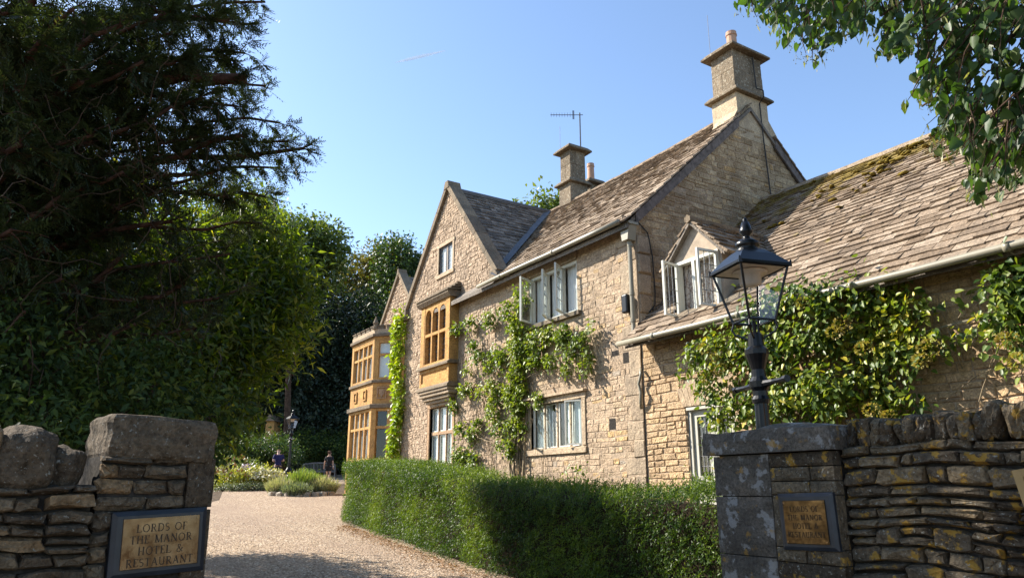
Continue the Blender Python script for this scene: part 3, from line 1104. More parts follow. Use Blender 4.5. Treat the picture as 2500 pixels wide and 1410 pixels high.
# ---- stone mullioned windows
def stone_window(fr, h, lights, transom, m, surround=0.12, sill=0.14, glass=M_GLASS, curtain=True, lead=None, hood=False, depth=0.07, mull=0.075, blind=None, rm=True, parent=MANOR, name='window', roomd=-0.75):
    u0, u1, v0, v1 = h
    b = MB()
    b.rnd = 0.5
    s = surround
    b.lbox(fr, u0 - s, u0, v0, v1, -depth - 0.06, 0.03)
    b.lbox(fr, u1, u1 + s, v0, v1, -depth - 0.06, 0.03)
    b.rnd = 0.8
    b.lbox(fr, u0 - s - 0.02, u1 + s + 0.02, v1, v1 + s, -depth - 0.06, 0.035)
    b.rnd = 0.6
    # sloping sill
    b.prism([fpt(fr, u0 - s - 0.02, v0 - sill, 0.05), fpt(fr, u0 - s - 0.02, v0 - 0.03, 0.05), fpt(fr, u0 - s - 0.02, v0, -depth), fpt(fr, u0 - s - 0.02, v0 - sill, -depth)], fr[1] * (u1 - u0 + 2 * s + 0.04))
    if hood:
        b.lbox(fr, u0 - s - 0.06, u1 + s + 0.06, v1 + s, v1 + s + 0.05, 0, 0.11)
    xs = [u0 + (u1 - u0) * i / lights for i in range(lights + 1)]
    for i, u in enumerate(xs[1:-1]):
        b.rnd = random.random()
        b.prism([fpt(fr, u - mull / 2, v0, -depth), fpt(fr, u - mull * 0.28, v0, -0.035), fpt(fr, u + mull * 0.28, v0, -0.035), fpt(fr, u + mull / 2, v0, -depth)], Z * (v1 - v0))
    if transom:
        b.lbox(fr, u0, u1, transom - 0.045, transom + 0.045, -depth, -0.04)
    w = b.build(name, m, parent, bevel=0.008)
    cw = MB()
    for i in range(lights):
        a, c = xs[i] + mull / 2, xs[i + 1] - mull / 2
        if i == 0:
            a = u0 + 0.0
        if i == lights - 1:
            c = u1
        for (p, q) in ([(v0, transom - 0.045), (transom + 0.045, v1)] if transom else [(v0, v1)]):
            f = MB()
            frame_bars(f, fr, a + 0.004, c - 0.004, p + 0.004, q - 0.004, 0.028, -depth - 0.01, -depth + 0.02)
            if lead:
                f.mi = 1
                leads(f, fr, a + 0.03, c - 0.03, p + 0.03, q - 0.03, -depth + 0.005, lead[0], lead[1], 0.004)
            f.build('glazing_frame', [M_WHITE if not lead else M_LEAD, M_LEAD], w)
            pane(w, fr, a + 0.03, c - 0.03, p + 0.03, q - 0.03, -depth, glass)
    if curtain:
        L = (u1 - u0)
        curtain_sheet(cw, fr, u0 + 0.01, u0 + L * 0.36, v0 - 0.05, v1 + 0.05, -depth - 0.06)
        curtain_sheet(cw, fr, u1 - L * 0.36, u1 - 0.01, v0 - 0.05, v1 + 0.05, -depth - 0.06)
        cw.build('curtain', M_CURTAIN, w)
    if blind:
        cw = MB()
        cw.add([fpt(fr, u0, blind[0], -depth - 0.03), fpt(fr, u1, blind[0], -depth - 0.03), fpt(fr, u1, blind[1], -depth - 0.03), fpt(fr, u0, blind[1], -depth - 0.03)], [(0, 1, 2, 3)])
        cw.build('blind', M_CURTAIN, w)
    if rm:
        r_ = MB()
        room(r_, fr, h, -depth - 0.16, roomd)
        r_.build('room_behind', M_ROOM, w)
    return w


w = stone_window(FR, W_LOW, 4, None, M_DRESSED, curtain=True, hood=True)
# one open casement in the right light
casement(w, FR, W_LOW[1] - 0.04, 0.40, W_LOW[2] + 0.02, W_LOW[3] - 0.02, 24, -0.03, side=-1, t=0.03)
casement(w, FR, W_LOW[0] + 0.06, 0.36, W_LOW[2] + 0.02, W_LOW[3] - 0.02, 35, -0.05, side=1, t=0.03)
stone_window(FR, W_G, 3, 3.12, M_BROWNSTONE, blind=(W_G[2], W_G[3]), curtain=False, depth=0.09)
stone_window(FR, W_ATT, 2, None, M_DRESSED, lead=(2, 5), blind=(W_ATT[2], W_ATT[3]), curtain=False, depth=0.045, surround=0.1, mull=0.06)

# upper timber window with three casements standing open
b = MB()
u0, u1, v0, v1 = W_UP
D = -0.05
frame_bars(b, FR, u0, u1, v0, v1, 0.06, D - 0.06, D + 0.02)
xs = [u0 + (u1 - u0) * i / 3 for i in range(4)]
for u in xs[1:-1]:
    b.lbox(FR, u - 0.05, u + 0.05, v0 + 0.06, v1 - 0.06, D - 0.06, D + 0.022)
UPW = b.build('timber_window', M_WHITE, MANOR)
b = MB()
b.lbox(FR, u0 - 0.08, u1 + 0.14, v0 - 0.09, v0 - 0.004, -0.1, 0.09)
b.build('sill', M_MOULD, UPW)
b = MB()
b.rnd = 0.2
b.lbox(FR, u0 - 0.18, u1 + 0.03, v1 + 0.004, v1 + 0.16, -0.15, 0.035)
b.build('lintel', M_QUOIN, UPW)
casement(UPW, FR, xs[0] + 0.03, 0.47, v0 + 0.05, v1 - 0.05, 66, D + 0.03, side=1)
casement(UPW, FR, xs[1] + 0.04, 0.46, v0 + 0.05, v1 - 0.05, 46, D + 0.03, side=1, nv=4)
casement(UPW, FR, xs[2] + 0.04, 0.46, v0 + 0.05, v1 - 0.05, 54, D + 0.03, side=1, nv=4)
b = MB()
room(b, FR, W_UP, -0.3, -1.4, 0.1)
b.build('room_behind', M_ROOM, UPW)
b = MB()
for a, c in ((xs[1] + 0.06, xs[1] + 0.42), (xs[2] + 0.06, xs[2] + 0.40), (xs[0] + .05, xs[0] + .46)):
    curtain_sheet(b, FR, a, c, v0 + 0.02, v1 - 0.02, -0.16, 0.015, 9)
b.build('curtain', M_CURTAIN, UPW)

# ---- the oriel: three arched lights over three plain ones
OY = 8.72
FO = (Vector((0, OY, 0)), X, -Y)
ox0, ox1 = -18.68, -16.94
b = MB()
b.rnd = 0.4
b.box(ox0, ox0 + 0.22, OY, 9.0, 4.90, 6.62)
b.box(ox1 - 0.22, ox1, OY, 9.0, 4.90, 6.62)
b.box(ox0 + 0.22, ox1 - 0.22, OY + 0.001, OY + 0.1, 4.90, 4.98)
ORI = b.build('oriel_window', M_ASHLAR, MANOR)
lw = (ox1 - ox0 - 0.44) / 3
tz = 5.78
b = MB()
for i in range(3):
    a = ox0 + 0.22 + lw * i
    c = a + lw
    zs, zt = 6.26, 6.60
    n = 10
    arch = []
    hw = lw / 2 - 0.035
    mc = (a + c) / 2
    for k in range(n + 1):
        t = math.pi * k / n
        arch.append((mc - hw * math.cos(t), zs + 0.24 * math.sin(t) ** 0.8))
    # head panel with the arch cut out, as strips
    for (p, q) in zip(arch, arch[1:]):
        b.prism([fpt(FO, p[0], p[1], -0.01), fpt(FO, q[0], q[1], -0.01), fpt(FO, q[0], 6.618, -0.01), fpt(FO, p[0], 6.618, -0.01)], Y * 0.16)
    b.box(a - 0.0005, a + 0.035, OY + 0.011, OY + 0.17, 4.98, 6.618)
    b.box(c - 0.035, c - 0.0008, OY + 0.012, OY + 0.17, 4.98, 6.617)
    b.box(a + 0.035, c - 0.035, OY + 0.014, OY + 0.17, tz - 0.04, tz + 0.04)
b.build('tracery', M_ASHLAR, ORI)
b = MB()
for i in range(3):
    a = ox0 + 0.22 + lw * i + 0.035
    c = a + lw - 0.07
    leads(b, FO, a, c, 4.98, tz - 0.04, -0.118, 3, 5, 0.005)
    leads(b, FO, a, c, tz + 0.04, 6.5, -0.118, 3, 4, 0.005)
b.build('lead_came', M_LEAD, ORI)
for i in range(3):
    a = ox0 + 0.22 + lw * i + 0.03
    c = a + lw - 0.06
    pane(ORI, FO, a, c, 4.96, tz, -0.125, M_GLASS_D)
    pane(ORI, FO, a, c, tz, 6.55, -0.125, M_GLASS_D)
b = MB()
b.box(ox0 + 0.21, ox1 - 0.21, OY + 0.2, OY + 0.26, 4.9, 6.62)
b.build('room_behind', M_DARK, ORI)
b = MB()
b.prism([(ox0 - 0.07, 9.0, 4.86), (ox0 - 0.07, OY - 0.08, 4.82), (ox0 - 0.07, OY - 0.08, 4.87), (ox0 - 0.07, OY, 4.93), (ox0 - 0.07, 9.0, 4.93)], X * (ox1 - ox0 + 0.14))
b.prism([(ox0 - 0.06, 9.0, 4.24), (ox0 - 0.06, OY - 0.07, 4.24), (ox0 - 0.06, OY - 0.06, 4.30), (ox0 - 0.06, OY, 4.36), (ox0 - 0.06, 9.0, 4.36)], X * (ox1 - ox0 + 0.12))
b.build('string_moulding', M_MOULD, ORI)
b = MB()
b.box(ox0 + 0.03, ox1 - 0.03, OY + 0.035, 9.0, 4.36, 4.84)
frame_bars(b, FO, ox0, ox1, 4.361, 4.83, 0.10, -0.034, 0.0)
b.build('apron_panel', M_ASHLAR, ORI)
b = MB()
for i, (dz, e) in enumerate(((4.24, 0.04), (4.15, 0.00), (4.06, -0.06), (3.98, -0.13), (3.90, -0.2))):
    inset = max(0.0, -e) * 0.9
    b.box(ox0 - 0.02 + inset * 1.6, ox1 + 0.02 - inset * 1.6, OY - e + 0.005, 9.0, dz - 0.085, dz - 0.002)
b.build('corbel', M_QUOIN, ORI, bevel=0.02)
b = MB()
b.prism([(ox0 - 0.1, 9.0, 6.62), (ox0 - 0.1, OY - 0.04, 6.62), (ox0 - 0.1, OY - 0.12, 6.72), (ox0 - 0.1, OY - 0.12, 6.77), (ox0 - 0.1, 9.0, 6.80)], X * (ox1 - ox0 + 0.2))
b.build('cornice', M_MOULD, ORI)
b = MB()
for r_ in range(3):
    u = ox0 - 0.12
    while u < ox1 + 0.1:
        wd = random.uniform(0.16, 0.3)
        b.rnd = random.random()
        y0 = OY - 0.15 + r_ * 0.12
        z0 = 6.775 + r_ * 0.075
        b.hexa([(u, y0, z0), (u + wd - 0.01, y0, z0), (u + wd - 0.01, 8.99, z0 + 0.05), (u, 8.99, z0 + 0.05), (u, y0, z0 + 0.035), (u + wd - 0.01, y0, z0 + 0.035), (u + wd - 0.01, 8.99, z0 + 0.09), (u, 8.99, z0 + 0.09)])
        u += wd
b.tube([(ox0 - 0.02, OY + 0.22, 7.0), (ox1 + 0.08, OY + 0.22, 7.0)], 0.06, 6)
b.build('oriel_slating', M_MOULD, ORI)

# ---- recessed far range with its gable and the canted bay
FF = (Vector((0, 12, 0)), X, -Y)
fs_ = lambda v: [(max(-31.0, -27.98 - (10.5 - v) / 1.13), min(-20.3, -27.98 + (10.5 - v) / 1.13) if v > 7.2 else -20.3)] if v < 10.45 else []
wall = backing(FF, 0.6, 10.45, fs_, [(-28.5, -27.6, 7.9, 8.7)], 0.1)
FAR = wall.build('far_range_wall', M_MORTAR, MANOR)
rects = rubble(FF, 6.9, 10.4, lambda v: [(a + 0.02, b - 0.02) for a, b in fs_(v)], [(-28.6, -27.5, 7.8, 8.85)], (0.08, 0.17), (0.12, 0.3), gap=0.016)
lay(HS, FAR, FF, rects, M_ROUGH, w1=0.022, jit=0.018, bev=0.018, hidden=lambda c: c.x > -26.8 or c.z < 7.6)
coping(FAR, FF, (-27.98, 10.53), (-25.05, 7.2), 0.3, 0.11, M_MOULD)
coping(FAR, FF, (-27.98, 10.53), (-31.0, 7.1), 0.3, 0.11, M_MOULD)
b = MB()
b.prism([fpt(FF, u, v, 0.12) for u, v in ((-28.12, 10.45), (-27.84, 10.45), (-27.93, 10.74), (-28.03, 10.74))], Y * 0.4)
b.build('apex_stone', M_MOULD, FAR, bevel=0.02)
b = MB()
b.prism([(-25.0, 12.1, 7.1), (-25.0, 17, 7.1), (-27.98, 17, 10.45), (-27.98, 12.1, 10.45)], (0, 0, -0.1))
b.prism([(-27.98, 12.1, 10.45), (-27.98, 17, 10.45), (-31.1, 17, 6.95), (-31.1, 12.1, 6.95)], (0, 0, -0.1))
FROOF = b.build('far_gable_roof', M_SLATE_D, MANOR)
slates(SL, FROOF, Vector((-24.95, 12.2, 7.05)), Y, Vector((-3.03, 0, 3.4)).normalized(), 4.5, 4.55, M_SLATE_D, 0.24, 0.15, (0.2, 0.4))
b = MB()
b.box(-31, -30.9, 12.0, 17, 0.8, 7.0)
b.box(-31, -20.4, 16.9, 17, 0.8, 7.0)
b.build('rear_wall', M_MORTAR, MANOR)
stone_window(FF, (-28.4, -27.7, 7.95, 8.65), 2, None, M_ASHLAR, curtain=False)


def plan(e):
    k = e * 0.414
    return [(-29.7 - e, 12), (-29.7 - e, 11.1 - k), (-29.1 - k, 10.5 - e), (-26.7 + k, 10.5 - e), (-26.1 + e, 11.1 - k), (-26.1 + e, 12)]


def band(b, e, z0, z1):
    b.prism([(x, y, z0) for x, y in plan(e)], Z * (z1 - z0))


b = MB()
b.rnd = 0.35
band(b, 0.0, 1.0, 2.72)
BAY = b.build('bay_window', M_ASHLAR, MANOR)
for e_, za, zb_ in ((-0.02, 4.82, 5.64), (0.0, 7.28, 7.42)):
    b = MB()
    b.rnd = 0.4
    band(b, e_, za, zb_)
    b.build('stone_course', M_ASHLAR, BAY)
for e_, za, zb_ in ((0.09, 4.66, 4.82), (0.06, 5.62, 5.74), (0.10, 7.42, 7.54)):
    b = MB()
    b.rnd = 0.4
    band(b, e_, za, zb_)
    b.build('string_moulding', M_MOULD, BAY, bevel=0.02)
b = MB()
band(b, 0.02, 7.54, 7.72)
b.build('parapet', M_DRESSED, BAY)
FB = (Vector((0, 10.5, 0)), X, -Y)
q = math.sqrt(0.5)
FC = (Vector((-26.7, 10.5, 0)), Vector((q, q, 0)), Vector((q, -q, 0)))
FD = (Vector((-26.1, 11.1, 0)), Y, X)
FL = (Vector((-29.7, 11.1, 0)), Vector((q, -q, 0)), Vector((-q, -q, 0)))
cl = 0.6 * math.sqrt(2)


def merlons(fr, u0, u1, n):
    for i in range(n):
        a = u0 + (u1 - u0) * (i + 0.14) / n
        c = u0 + (u1 - u0) * (i + 0.86) / n
        b = MB()
        b.rnd = random.random()
        b.lbox(fr, a, c, 7.722, 7.84, -0.16, 0.02)
        b.lbox(fr, a - 0.02, c + 0.02, 7.842, 7.875, -0.18, 0.05)
        b.build('merlon', M_MOULD, BAY)


merlons(FB, -29.1, -26.7, 5)
merlons(FC, 0.02, cl, 2)
merlons(FD, 0.02, 0.9, 2)
b = MB()
b.lathe([(0.13, 0), (0.13, 0.12), (0.08, 0.14), (0.09, 0.2), (0.12, 0.25), (0.07, 0.36), (0.0, 0.55)], (-26.72, 10.52, 7.72), 8)
b.build('finial', M_MOULD, BAY)


def bay_lights(fr, u0, u1, n, z0, z1, tzz, edge, blind=False, dark=False):
    b = MB()
    b.rnd = 0.6
    b.lbox(fr, u0, u0 + edge, z0, z1, -0.22, 0.0)
    b.lbox(fr, u1 - edge, u1, z0, z1, -0.22, 0.0)
    a, c = u0 + edge, u1 - edge
    b.lbox(fr, a, c, z0, z0 + 0.10, -0.22, -0.01)
    b.lbox(fr, a, c, z1 - 0.10, z1, -0.22, -0.01)
    for i in range(1, n):
        u = a + (c - a) * i / n
        big = 0.06 if i == n // 2 else 0.045
        b.lbox(fr, u - big, u + big, z0 + 0.1, z1 - 0.1, -0.12, -0.02)
    b.lbox(fr, a, c, tzz - 0.05, tzz + 0.05, -0.12, -0.03)
    w = b.build('window_frame', M_ASHLAR, BAY, bevel=0.01)
    for i in range(n):
        p, q_ = a + (c - a) * i / n, a + (c - a) * (i + 1) / n
        for zz0, zz1 in ((z0 + 0.1, tzz - 0.05), (tzz + 0.05, z1 - 0.1)):
            pane(BAY, fr, p + 0.03, q_ - 0.03, zz0, zz1, -0.10, M_GLASS)
    bb = MB()
    bw = -0.13 if blind else -0.2
    bb.add([fpt(fr, a, z0, bw), fpt(fr, c, z0, bw), fpt(fr, c, z1, bw), fpt(fr, a, z1, bw)], [(0, 1, 2, 3)])
    bb.build('blind' if blind else 'room_behind', M_CURTAIN if blind else (M_DARK if dark else M_ROOM), BAY)
    if blind is False and not dark:
        cc = MB()
        for i in range(n):
            p = a + (c - a) * i / n
            curtain_sheet(cc, fr, p + 0.06, p + 0.2, z0 + 0.1, z1 - 0.1, -0.14, 0.01, 6)
        cc.build('curtain', M_CURTAIN, BAY)


bay_lights(FB, -29.1, -26.7, 4, 5.74, 7.28, 6.72, 0.2)
bay_lights(FB, -29.1, -26.7, 4, 2.72, 4.66, 3.95, 0.2)
bay_lights(FC, 0.0, cl, 1, 5.74, 7.28, 6.72, 0.2, blind=True)
bay_lights(FC, 0.0, cl, 1, 2.72, 4.66, 3.95, 0.2, dark=True)
bay_lights(FL, 0.0, cl, 1, 5.74, 7.28, 6.72, 0.2, dark=True)
bay_lights(FL, 0.0, cl, 1, 2.72, 4.66, 3.95, 0.2, dark=True)
b = MB()
for z0, z1 in ((2.72, 4.66), (5.74, 7.28)):
    b.box(-26.5, -26.1, 11.1, 12, z0, z1)
    b.box(-29.7, -29.3, 11.1, 12, z0, z1)
b.build('bay_side', M_ASHLAR, BAY)
# pierced niches and the carved shield of the middle storey
for u in (-28.45, -27.45):
    b = MB()
    frame_bars(b, FB, u - 0.16, u + 0.16, 5.02, 5.44, 0.05, -0.02, 0.03)
    b.mi = 1
    b.lbox(FB, u - 0.11, u + 0.11, 5.07, 5.39, -0.02, -0.012)
    b.mi = 0
    b.prism([fpt(FB, u + du, 5.23 + dv, 0.004) for du, dv in ((0, -0.13), (0.07, 0), (0, 0.13), (-0.07, 0))], Y * 0.02)
    b.build('niche', [M_ASHLAR, M_MORTAR_D], BAY)
b = MB()
frame_bars(b, FC, cl / 2 - 0.22, cl / 2 + 0.16, 5.02, 5.46, 0.035, -0.03, 0.02)
b.prism([fpt(FC, cl / 2 - 0.03 + du, 5.24 + dv, 0.015) for du, dv in ((-0.12, 0.15), (-0.12, -0.02), (0, -0.17), (0.12, -0.02), (0.12, 0.15))], FC[2] * -0.06)
b.build('carved_shield', M_BROWNSTONE, BAY)
HS.finish()
SL.finish()
# ------------------------------------------------------------------ the lower wing on the right
WING = thing('cottage_wing', 'low golden stone wing with a long sagging stone slate roof and one dormer', 'house', (-5, 9, 0.6))
WS = Pieces(WING, 'stone', 'remaining_rubble')
WL = Pieces(WING, 'slate', 'remaining_slating')
DOOR = (-8.86, -7.86, 0.92, 2.95)
wspan = lambda v: [(GX + 0.004, 2.2)]
wall = backing(FR, 0.2, 4.25, wspan, [DOOR], 0.6)
reveal(wall, FR, DOOR, 0, -0.3)
WF = wall.build('front_wall', M_MORTAR, WING)
dh = (DOOR[0] - 0.01, DOOR[1] + 0.01, DOOR[2], DOOR[3] + 0.34)
rects = rubble(FR, 0.4, 4.2, lambda v: [(GX + 0.05, 2.2)], [dh], (0.08, 0.165), (0.16, 0.42), gap=0.010)
lay(WS, WF, FR, rects, M_WING, w1=0.016, jit=0.01, bev=0.010, hidden=lambda c: c.x > -8 and c.z < 2.0)
b = MB()
b.lbox(FR, GX + 0.005, GX + 0.05, 0.4, 4.2, -0.01, 0.003)
b.build('open_joint', M_MORTAR_D, WF)
for i in range(11):                           # flat arch over the door
    a = DOOR[0] - 0.06 + (DOOR[1] - DOOR[0] + 0.12) * i / 11
    c = a + (DOOR[1] - DOOR[0] + 0.12) / 11 - 0.008
    m_ = (DOOR[0] + DOOR[1]) / 2
    f = 0.22
    b = MB()
    b.rnd = random.random()
    b.prism([fpt(FR, a, DOOR[3] + 0.01, 0.03), fpt(FR, c, DOOR[3] + 0.01, 0.03), fpt(FR, c + (c - m_) * f, DOOR[3] + 0.32, 0.03), fpt(FR, a + (a - m_) * f, DOOR[3] + 0.32, 0.03)], Y * 0.06)
    b.build('voussoir', M_DRESSED, WF)
# door frame and two half-glazed leaves
b = MB()
frame_bars(b, FR, DOOR[0], DOOR[1], DOOR[2] - 0.06, DOOR[3], 0.06, -0.11, -0.02)
b.lbox(FR, DOOR[0] - 0.0, DOOR[1], DOOR[3] - 0.055, DOOR[3] - 0.01, -0.02, 0.02)
DR = b.build('door', M_DOORP, WING)
xm = (DOOR[0] + DOOR[1]) / 2
for a, c in ((DOOR[0] + 0.065, xm - 0.003), (xm + 0.003, DOOR[1] - 0.065)):
    b = MB()
    zlo, zhi = DOOR[2] + 0.002, DOOR[3] - 0.065
    zr = zlo + 0.85
    b.lbox(FR, a, a + 0.085, zlo, zhi, -0.10, -0.055)
    b.lbox(FR, c - 0.085, c, zlo, zhi, -0.10, -0.055)
    for z0, z1 in ((zlo, zlo + 0.16), (zr - 0.06, zr + 0.06), (zhi - 0.09, zhi)):
        b.lbox(FR, a + 0.085, c - 0.085, z0, z1, -0.099, -0.056)
    b.lbox(FR, a + 0.085, c - 0.085, zlo + 0.16, zr - 0.06, -0.09, -0.075)
    frame_bars(b, FR, a + 0.08, c - 0.08, zr + 0.055, zhi - 0.085, 0.018, -0.07, -0.045)
    b.build('door_leaf', M_DOORP, DR)
    b = MB()
    leads(b, FR, a + 0.1, c - 0.1, zr + 0.07, zhi - 0.1, -0.07, 3, 6, 0.005)
    b.build('lead_came', M_LEAD, DR)
    pane(DR, FR, a + 0.09, c - 0.09, zr + 0.06, zhi - 0.09, -0.076, M_GLASS)
b = MB()
b.lbox(FR, DOOR[0] - 0.02, DOOR[1] + 0.02, 0.55, DOOR[2] - 0.06, -0.3, 0.25)
b.build('door_step', M_QUOIN, WING)
b = MB()
room(b, FR, DOOR, -0.13, -1.0, 0.05)
b.build('room_behind', M_ROOM, DR)

wz = lambda y: 4.2 + 0.862 * (y - 8.6)
b = MB()
b.prism([(GX, 8.62, 4.16), (2.3, 8.62, 4.16), (2.3, 12.8, 7.76), (GX, 12.8, 7.76)], (0, 0, -0.1))
b.prism([(GX, 17, 4.16), (GX, 12.8, 7.76), (2.3, 12.8, 7.76), (2.3, 17, 4.16)], (0, 0, -0.1))
b.box(GX, 2.2, 9.02, 9.06, 4.0, 4.2)
WR = b.build('wing_roof', M_SLATE_D, WING)
# moss grows on the slates towards the ridge
mm = M_SLATE.copy()
mm.name = 'mossy_stone_roof_slate'
nt = mm.node_tree
bs = nt.nodes['Principled BSDF']
src = bs.inputs['Base Color'].links[0].from_socket
ge = nt.nodes.new('ShaderNodeNewGeometry')
sx = nt.nodes.new('ShaderNodeSeparateXYZ')
nt.links.new(ge.outputs['Position'], sx.inputs[0])
mr = nd(nt, 'ShaderNodeMapRange', **{'_From Min': 6.1, '_From Max': 7.8})
nt.links.new(sx.outputs[2], mr.inputs['Value'])
ad = nd(nt, 'ShaderNodeMath', operation='MULTIPLY_ADD')
nt.links.new(mr.outputs[0], ad.inputs[0])
ad.inputs[1].default_value = 0.27
nt.links.new(tex(nt, 1.9, 6, 0.7), ad.inputs[2])
mossf = ramp(nt, ad.outputs[0], [(0.66, (0, 0, 0)), (0.76, (0.85, 0.85, 0.85))])
mossc = ramp(nt, tex(nt, 30, 3), [(0.3, (0.12, 0.09, 0.02)), (0.7, (0.30, 0.215, 0.05))])
nt.links.new(mixc(nt, mossf, src, mossc), bs.inputs['Base Color'])
M_MOSSY = mm
Vw = Vector((0, 1, 0.862)).normalized()
in_dorm = lambda c: -9.02 < c.x < -7.92 and c.y > 8.98 and c.z < 6.05 - abs(c.x + 8.48) * 1.02
slates(WL, WR, Vector((GX, 8.58, 4.19)), X, Vw, 12.2, 5.55, M_MOSSY, 0.205, 0.10, (0.12, 0.34), skip=in_dorm, th=0.032, sag=0.07)
b = MB()
b.tube([(x, 12.8, 7.80 - 0.08 * math.sin(math.pi * (x + 9.9) / 12) + random.uniform(-.012, .012)) for x in np.linspace(-9.88, 2.3, 36)], 0.09, 7)
b.build('ridge_tile', M_QUOIN, WR)
gutter(WING, -9.98, 2.0, 8.52, 4.14, M_CREAM)
# cushions of moss
bm_ = MB()
for i in range(150):
    y = random.triangular(10.6, 12.7, 12.5)
    x = random.uniform(-9.3, -3.6) if random.random() < 0.55 else random.gauss(-6.6, 0.7)
    n = noise.noise(Vector((x * 1.1, y * 1.1, 3)))
    if n < 0.05 and random.random() < 0.85:
        continue
    r = random.uniform(0.02, 0.045)
    bm_.rnd = random.random()
    blob_stone(bm_, (x, y, wz(y) + 0.03), (r * 2.2, r * 1.1, r * 0.38), random.random() * 3, 0, 0.25, i, 2)
M_MOSS = plain('ochre_moss', (0.22, 0.16, 0.035), 0.95, 0.05, vary=0.4, scale=40, bd=0.01, bs=120)
o = bm_.build('roof_moss', M_MOSS, WING, smooth=True)
o['kind'] = 'stuff'

# the dormer
DY = 9.04
FDm = (Vector((0, DY, 0)), X, -Y)
da, db, dc = -9.02, -7.90, -8.48
b = MB()
b.add([(da, DY, 4.42), (da + 0.09, DY, 4.42), (da + 0.09, DY, 5.48), (da, DY, 5.48)], [(0, 1, 2, 3)])
b.prism([fpt(FDm, da, 5.47, 0), fpt(FDm, db, 5.47, 0), fpt(FDm, dc + 0.04, 6.06, 0), fpt(FDm, dc - 0.04, 6.06, 0)], Y * 0.12)
for x0, x1 in ((da, da + 0.08), (db - 0.08, db)):
    b.prism([(x0, DY + 0.0, 4.42), (x0, DY + 1.35, 5.60), (x0, DY + 1.6, 5.60), (x0, DY, 5.47)][::-1], X * (x1 - x0))
DORM = b.build('dormer', plain('buff_render', (0.42, 0.335, 0.25), 0.9, 0.15, vary=0.15, scale=7, bd=0.006, bs=60), WING)
b = MB()
w0, w1, z0, z1 = da + 0.09, db - 0.06, 4.44, 5.46
frame_bars(b, FDm, w0, w1, z0, z1, 0.055, -0.09, 0.03)
wm = w0 + (w1 - w0) * 0.42
b.lbox(FDm, wm - 0.03, wm + 0.03, z0 + 0.05, z1 - 0.05, -0.09, 0.03)
b.build('window_frame', M_WHITE, DORM)
casement(DORM, FDm, w0 + 0.03, 0.40, z0 + 0.03, z1 - 0.03, 82, 0.03, nu=3, nv=4, side=1, t=0.04)
casement(DORM, FDm, w1 - 0.03, 0.42, z0 + 0.03, z1 - 0.03, 84, 0.03, nu=3, nv=4, side=-1, t=0.04)
m_pat, nt, bs = mat('patterned_curtain', 0.9, 0.1)
dd, cc = tex(nt, 9, kind='voronoi')
nt.links.new(ramp(nt, tex(nt, 11, 3, 0.5), [(0.44, (0.50, 0.44, 0.38)), (0.5, (0.17, 0.10, 0.07)), (0.56, (0.50, 0.44, 0.38))]), bs.inputs['Base Color'])
b = MB()
curtain_sheet(b, FDm, w0 + 0.02, wm - 0.0, z0, z1, -0.14, 0.012, 8)
curtain_sheet(b, FDm, wm + 0.02, w1 - 0.05, z0, z1, -0.14, 0.012, 8)
b.build('curtain', m_pat, DORM)
b = MB()
room(b, FDm, (w0, w1, z0, z1), -0.2, -0.7, 0.0)
b.build('room_behind', M_ROOM, DORM)
b = MB()
for s in (-1, 1):
    foot = Vector((dc + s * 0.72, DY - 0.10, 5.36))
    top = Vector((dc, DY - 0.10, 6.10))
    ln_ = 1.9
    b.prism([foot, top, top + Y * ln_, foot + Y * ln_][::s], (0, 0, -0.06))
b.build('dormer_roof', M_SLATE_D, DORM)
for s, U_, O_ in ((1, Y, Vector((dc + 0.74, DY - 0.12, 5.36))), (-1, -Y, Vector((dc - 0.74, DY + 1.85, 5.36)))):
    Vd = Vector((-s * 0.72, 0, 0.74)).normalized()
    slates(WL, DORM, O_, U_, Vd, 1.97, 1.03, M_SLATE, 0.2, 0.13, (0.16, 0.34), th=0.045, skip=lambda c: c.z < wz(c.y) - 0.04)
b = MB()
b.tube([(dc, y, 6.13) for y in np.linspace(DY - 0.14, DY + 1.75, 6)], 0.075, 6)
b.build('ridge_tile', M_MOULD, DORM)
WS.finish()
WL.finish()

# ---- fixed to the walls
b = MB()
b.box(-10.24, -10.08, 8.86, 8.97, 4.80, 5.16)
tag(b.build('alarm_box', M_BLACK, bevel=0.03), 'small black alarm box high on the stone wall beside the downpipe', 'alarm box')
b = MB()
b.tube([(-10.12, 8.86, 6.48), (-9.95, 8.74, 6.62), (-9.86, 8.95, 6.60), (GX + 0.06, 9.25, 6.35), (GX + 0.06, 9.34, 5.9), (GX + 0.06, 9.36, 5.2), (GX + 0.06, 9.34, 4.95), (GX + 0.06, 9.2, 4.8)], 0.013, 6)
tag(b.build('cable', M_CABLE), 'black cable looping from the hopper down the shaded gable end', 'cable')
b = MB()
b.tube([(GX + 0.03, 12.86, 11.4), (GX + 0.03, 12.9, 10.6), (GX + 0.21, 12.9, 10.45), (GX + 0.21, 12.9, 10.3), (GX + 0.06, 12.92, 10.2), (GX + 0.05, 12.95, 9.3), (GX + 0.06, 13.0, 7.8)], 0.014, 6)
tag(b.build('lightning_conductor', M_CABLE), 'dark conductor strip running down the tall chimney and gable wall', 'cable')
b = MB()
b.tube([(-10.6, 12.28, 11.6), (-10.6, 12.28, 12.75)], 0.0055, 5)
tag(b.build('lightning_rod', M_STEEL), 'thin lightning rod on the cap of the tall gable chimney', 'rod')
b = MB()
b.tube([(-17.02, 12.5, 11.85), (-17.02, 12.5, 12.7)], 0.006, 5)
tag(b.build('lightning_rod', M_STEEL), 'thin lightning rod left of the television aerial on the ridge chimney', 'rod')
AER = thing('television_aerial', 'comb shaped television aerial on a mast above the ridge chimney', 'aerial', (-16.5, 12.9, 11.8))
b = MB()
b.tube([(-16.5, 12.9, 11.85), (-16.5, 12.9, 13.05)], 0.022, 6)
b.build('mast', M_STEEL, AER)
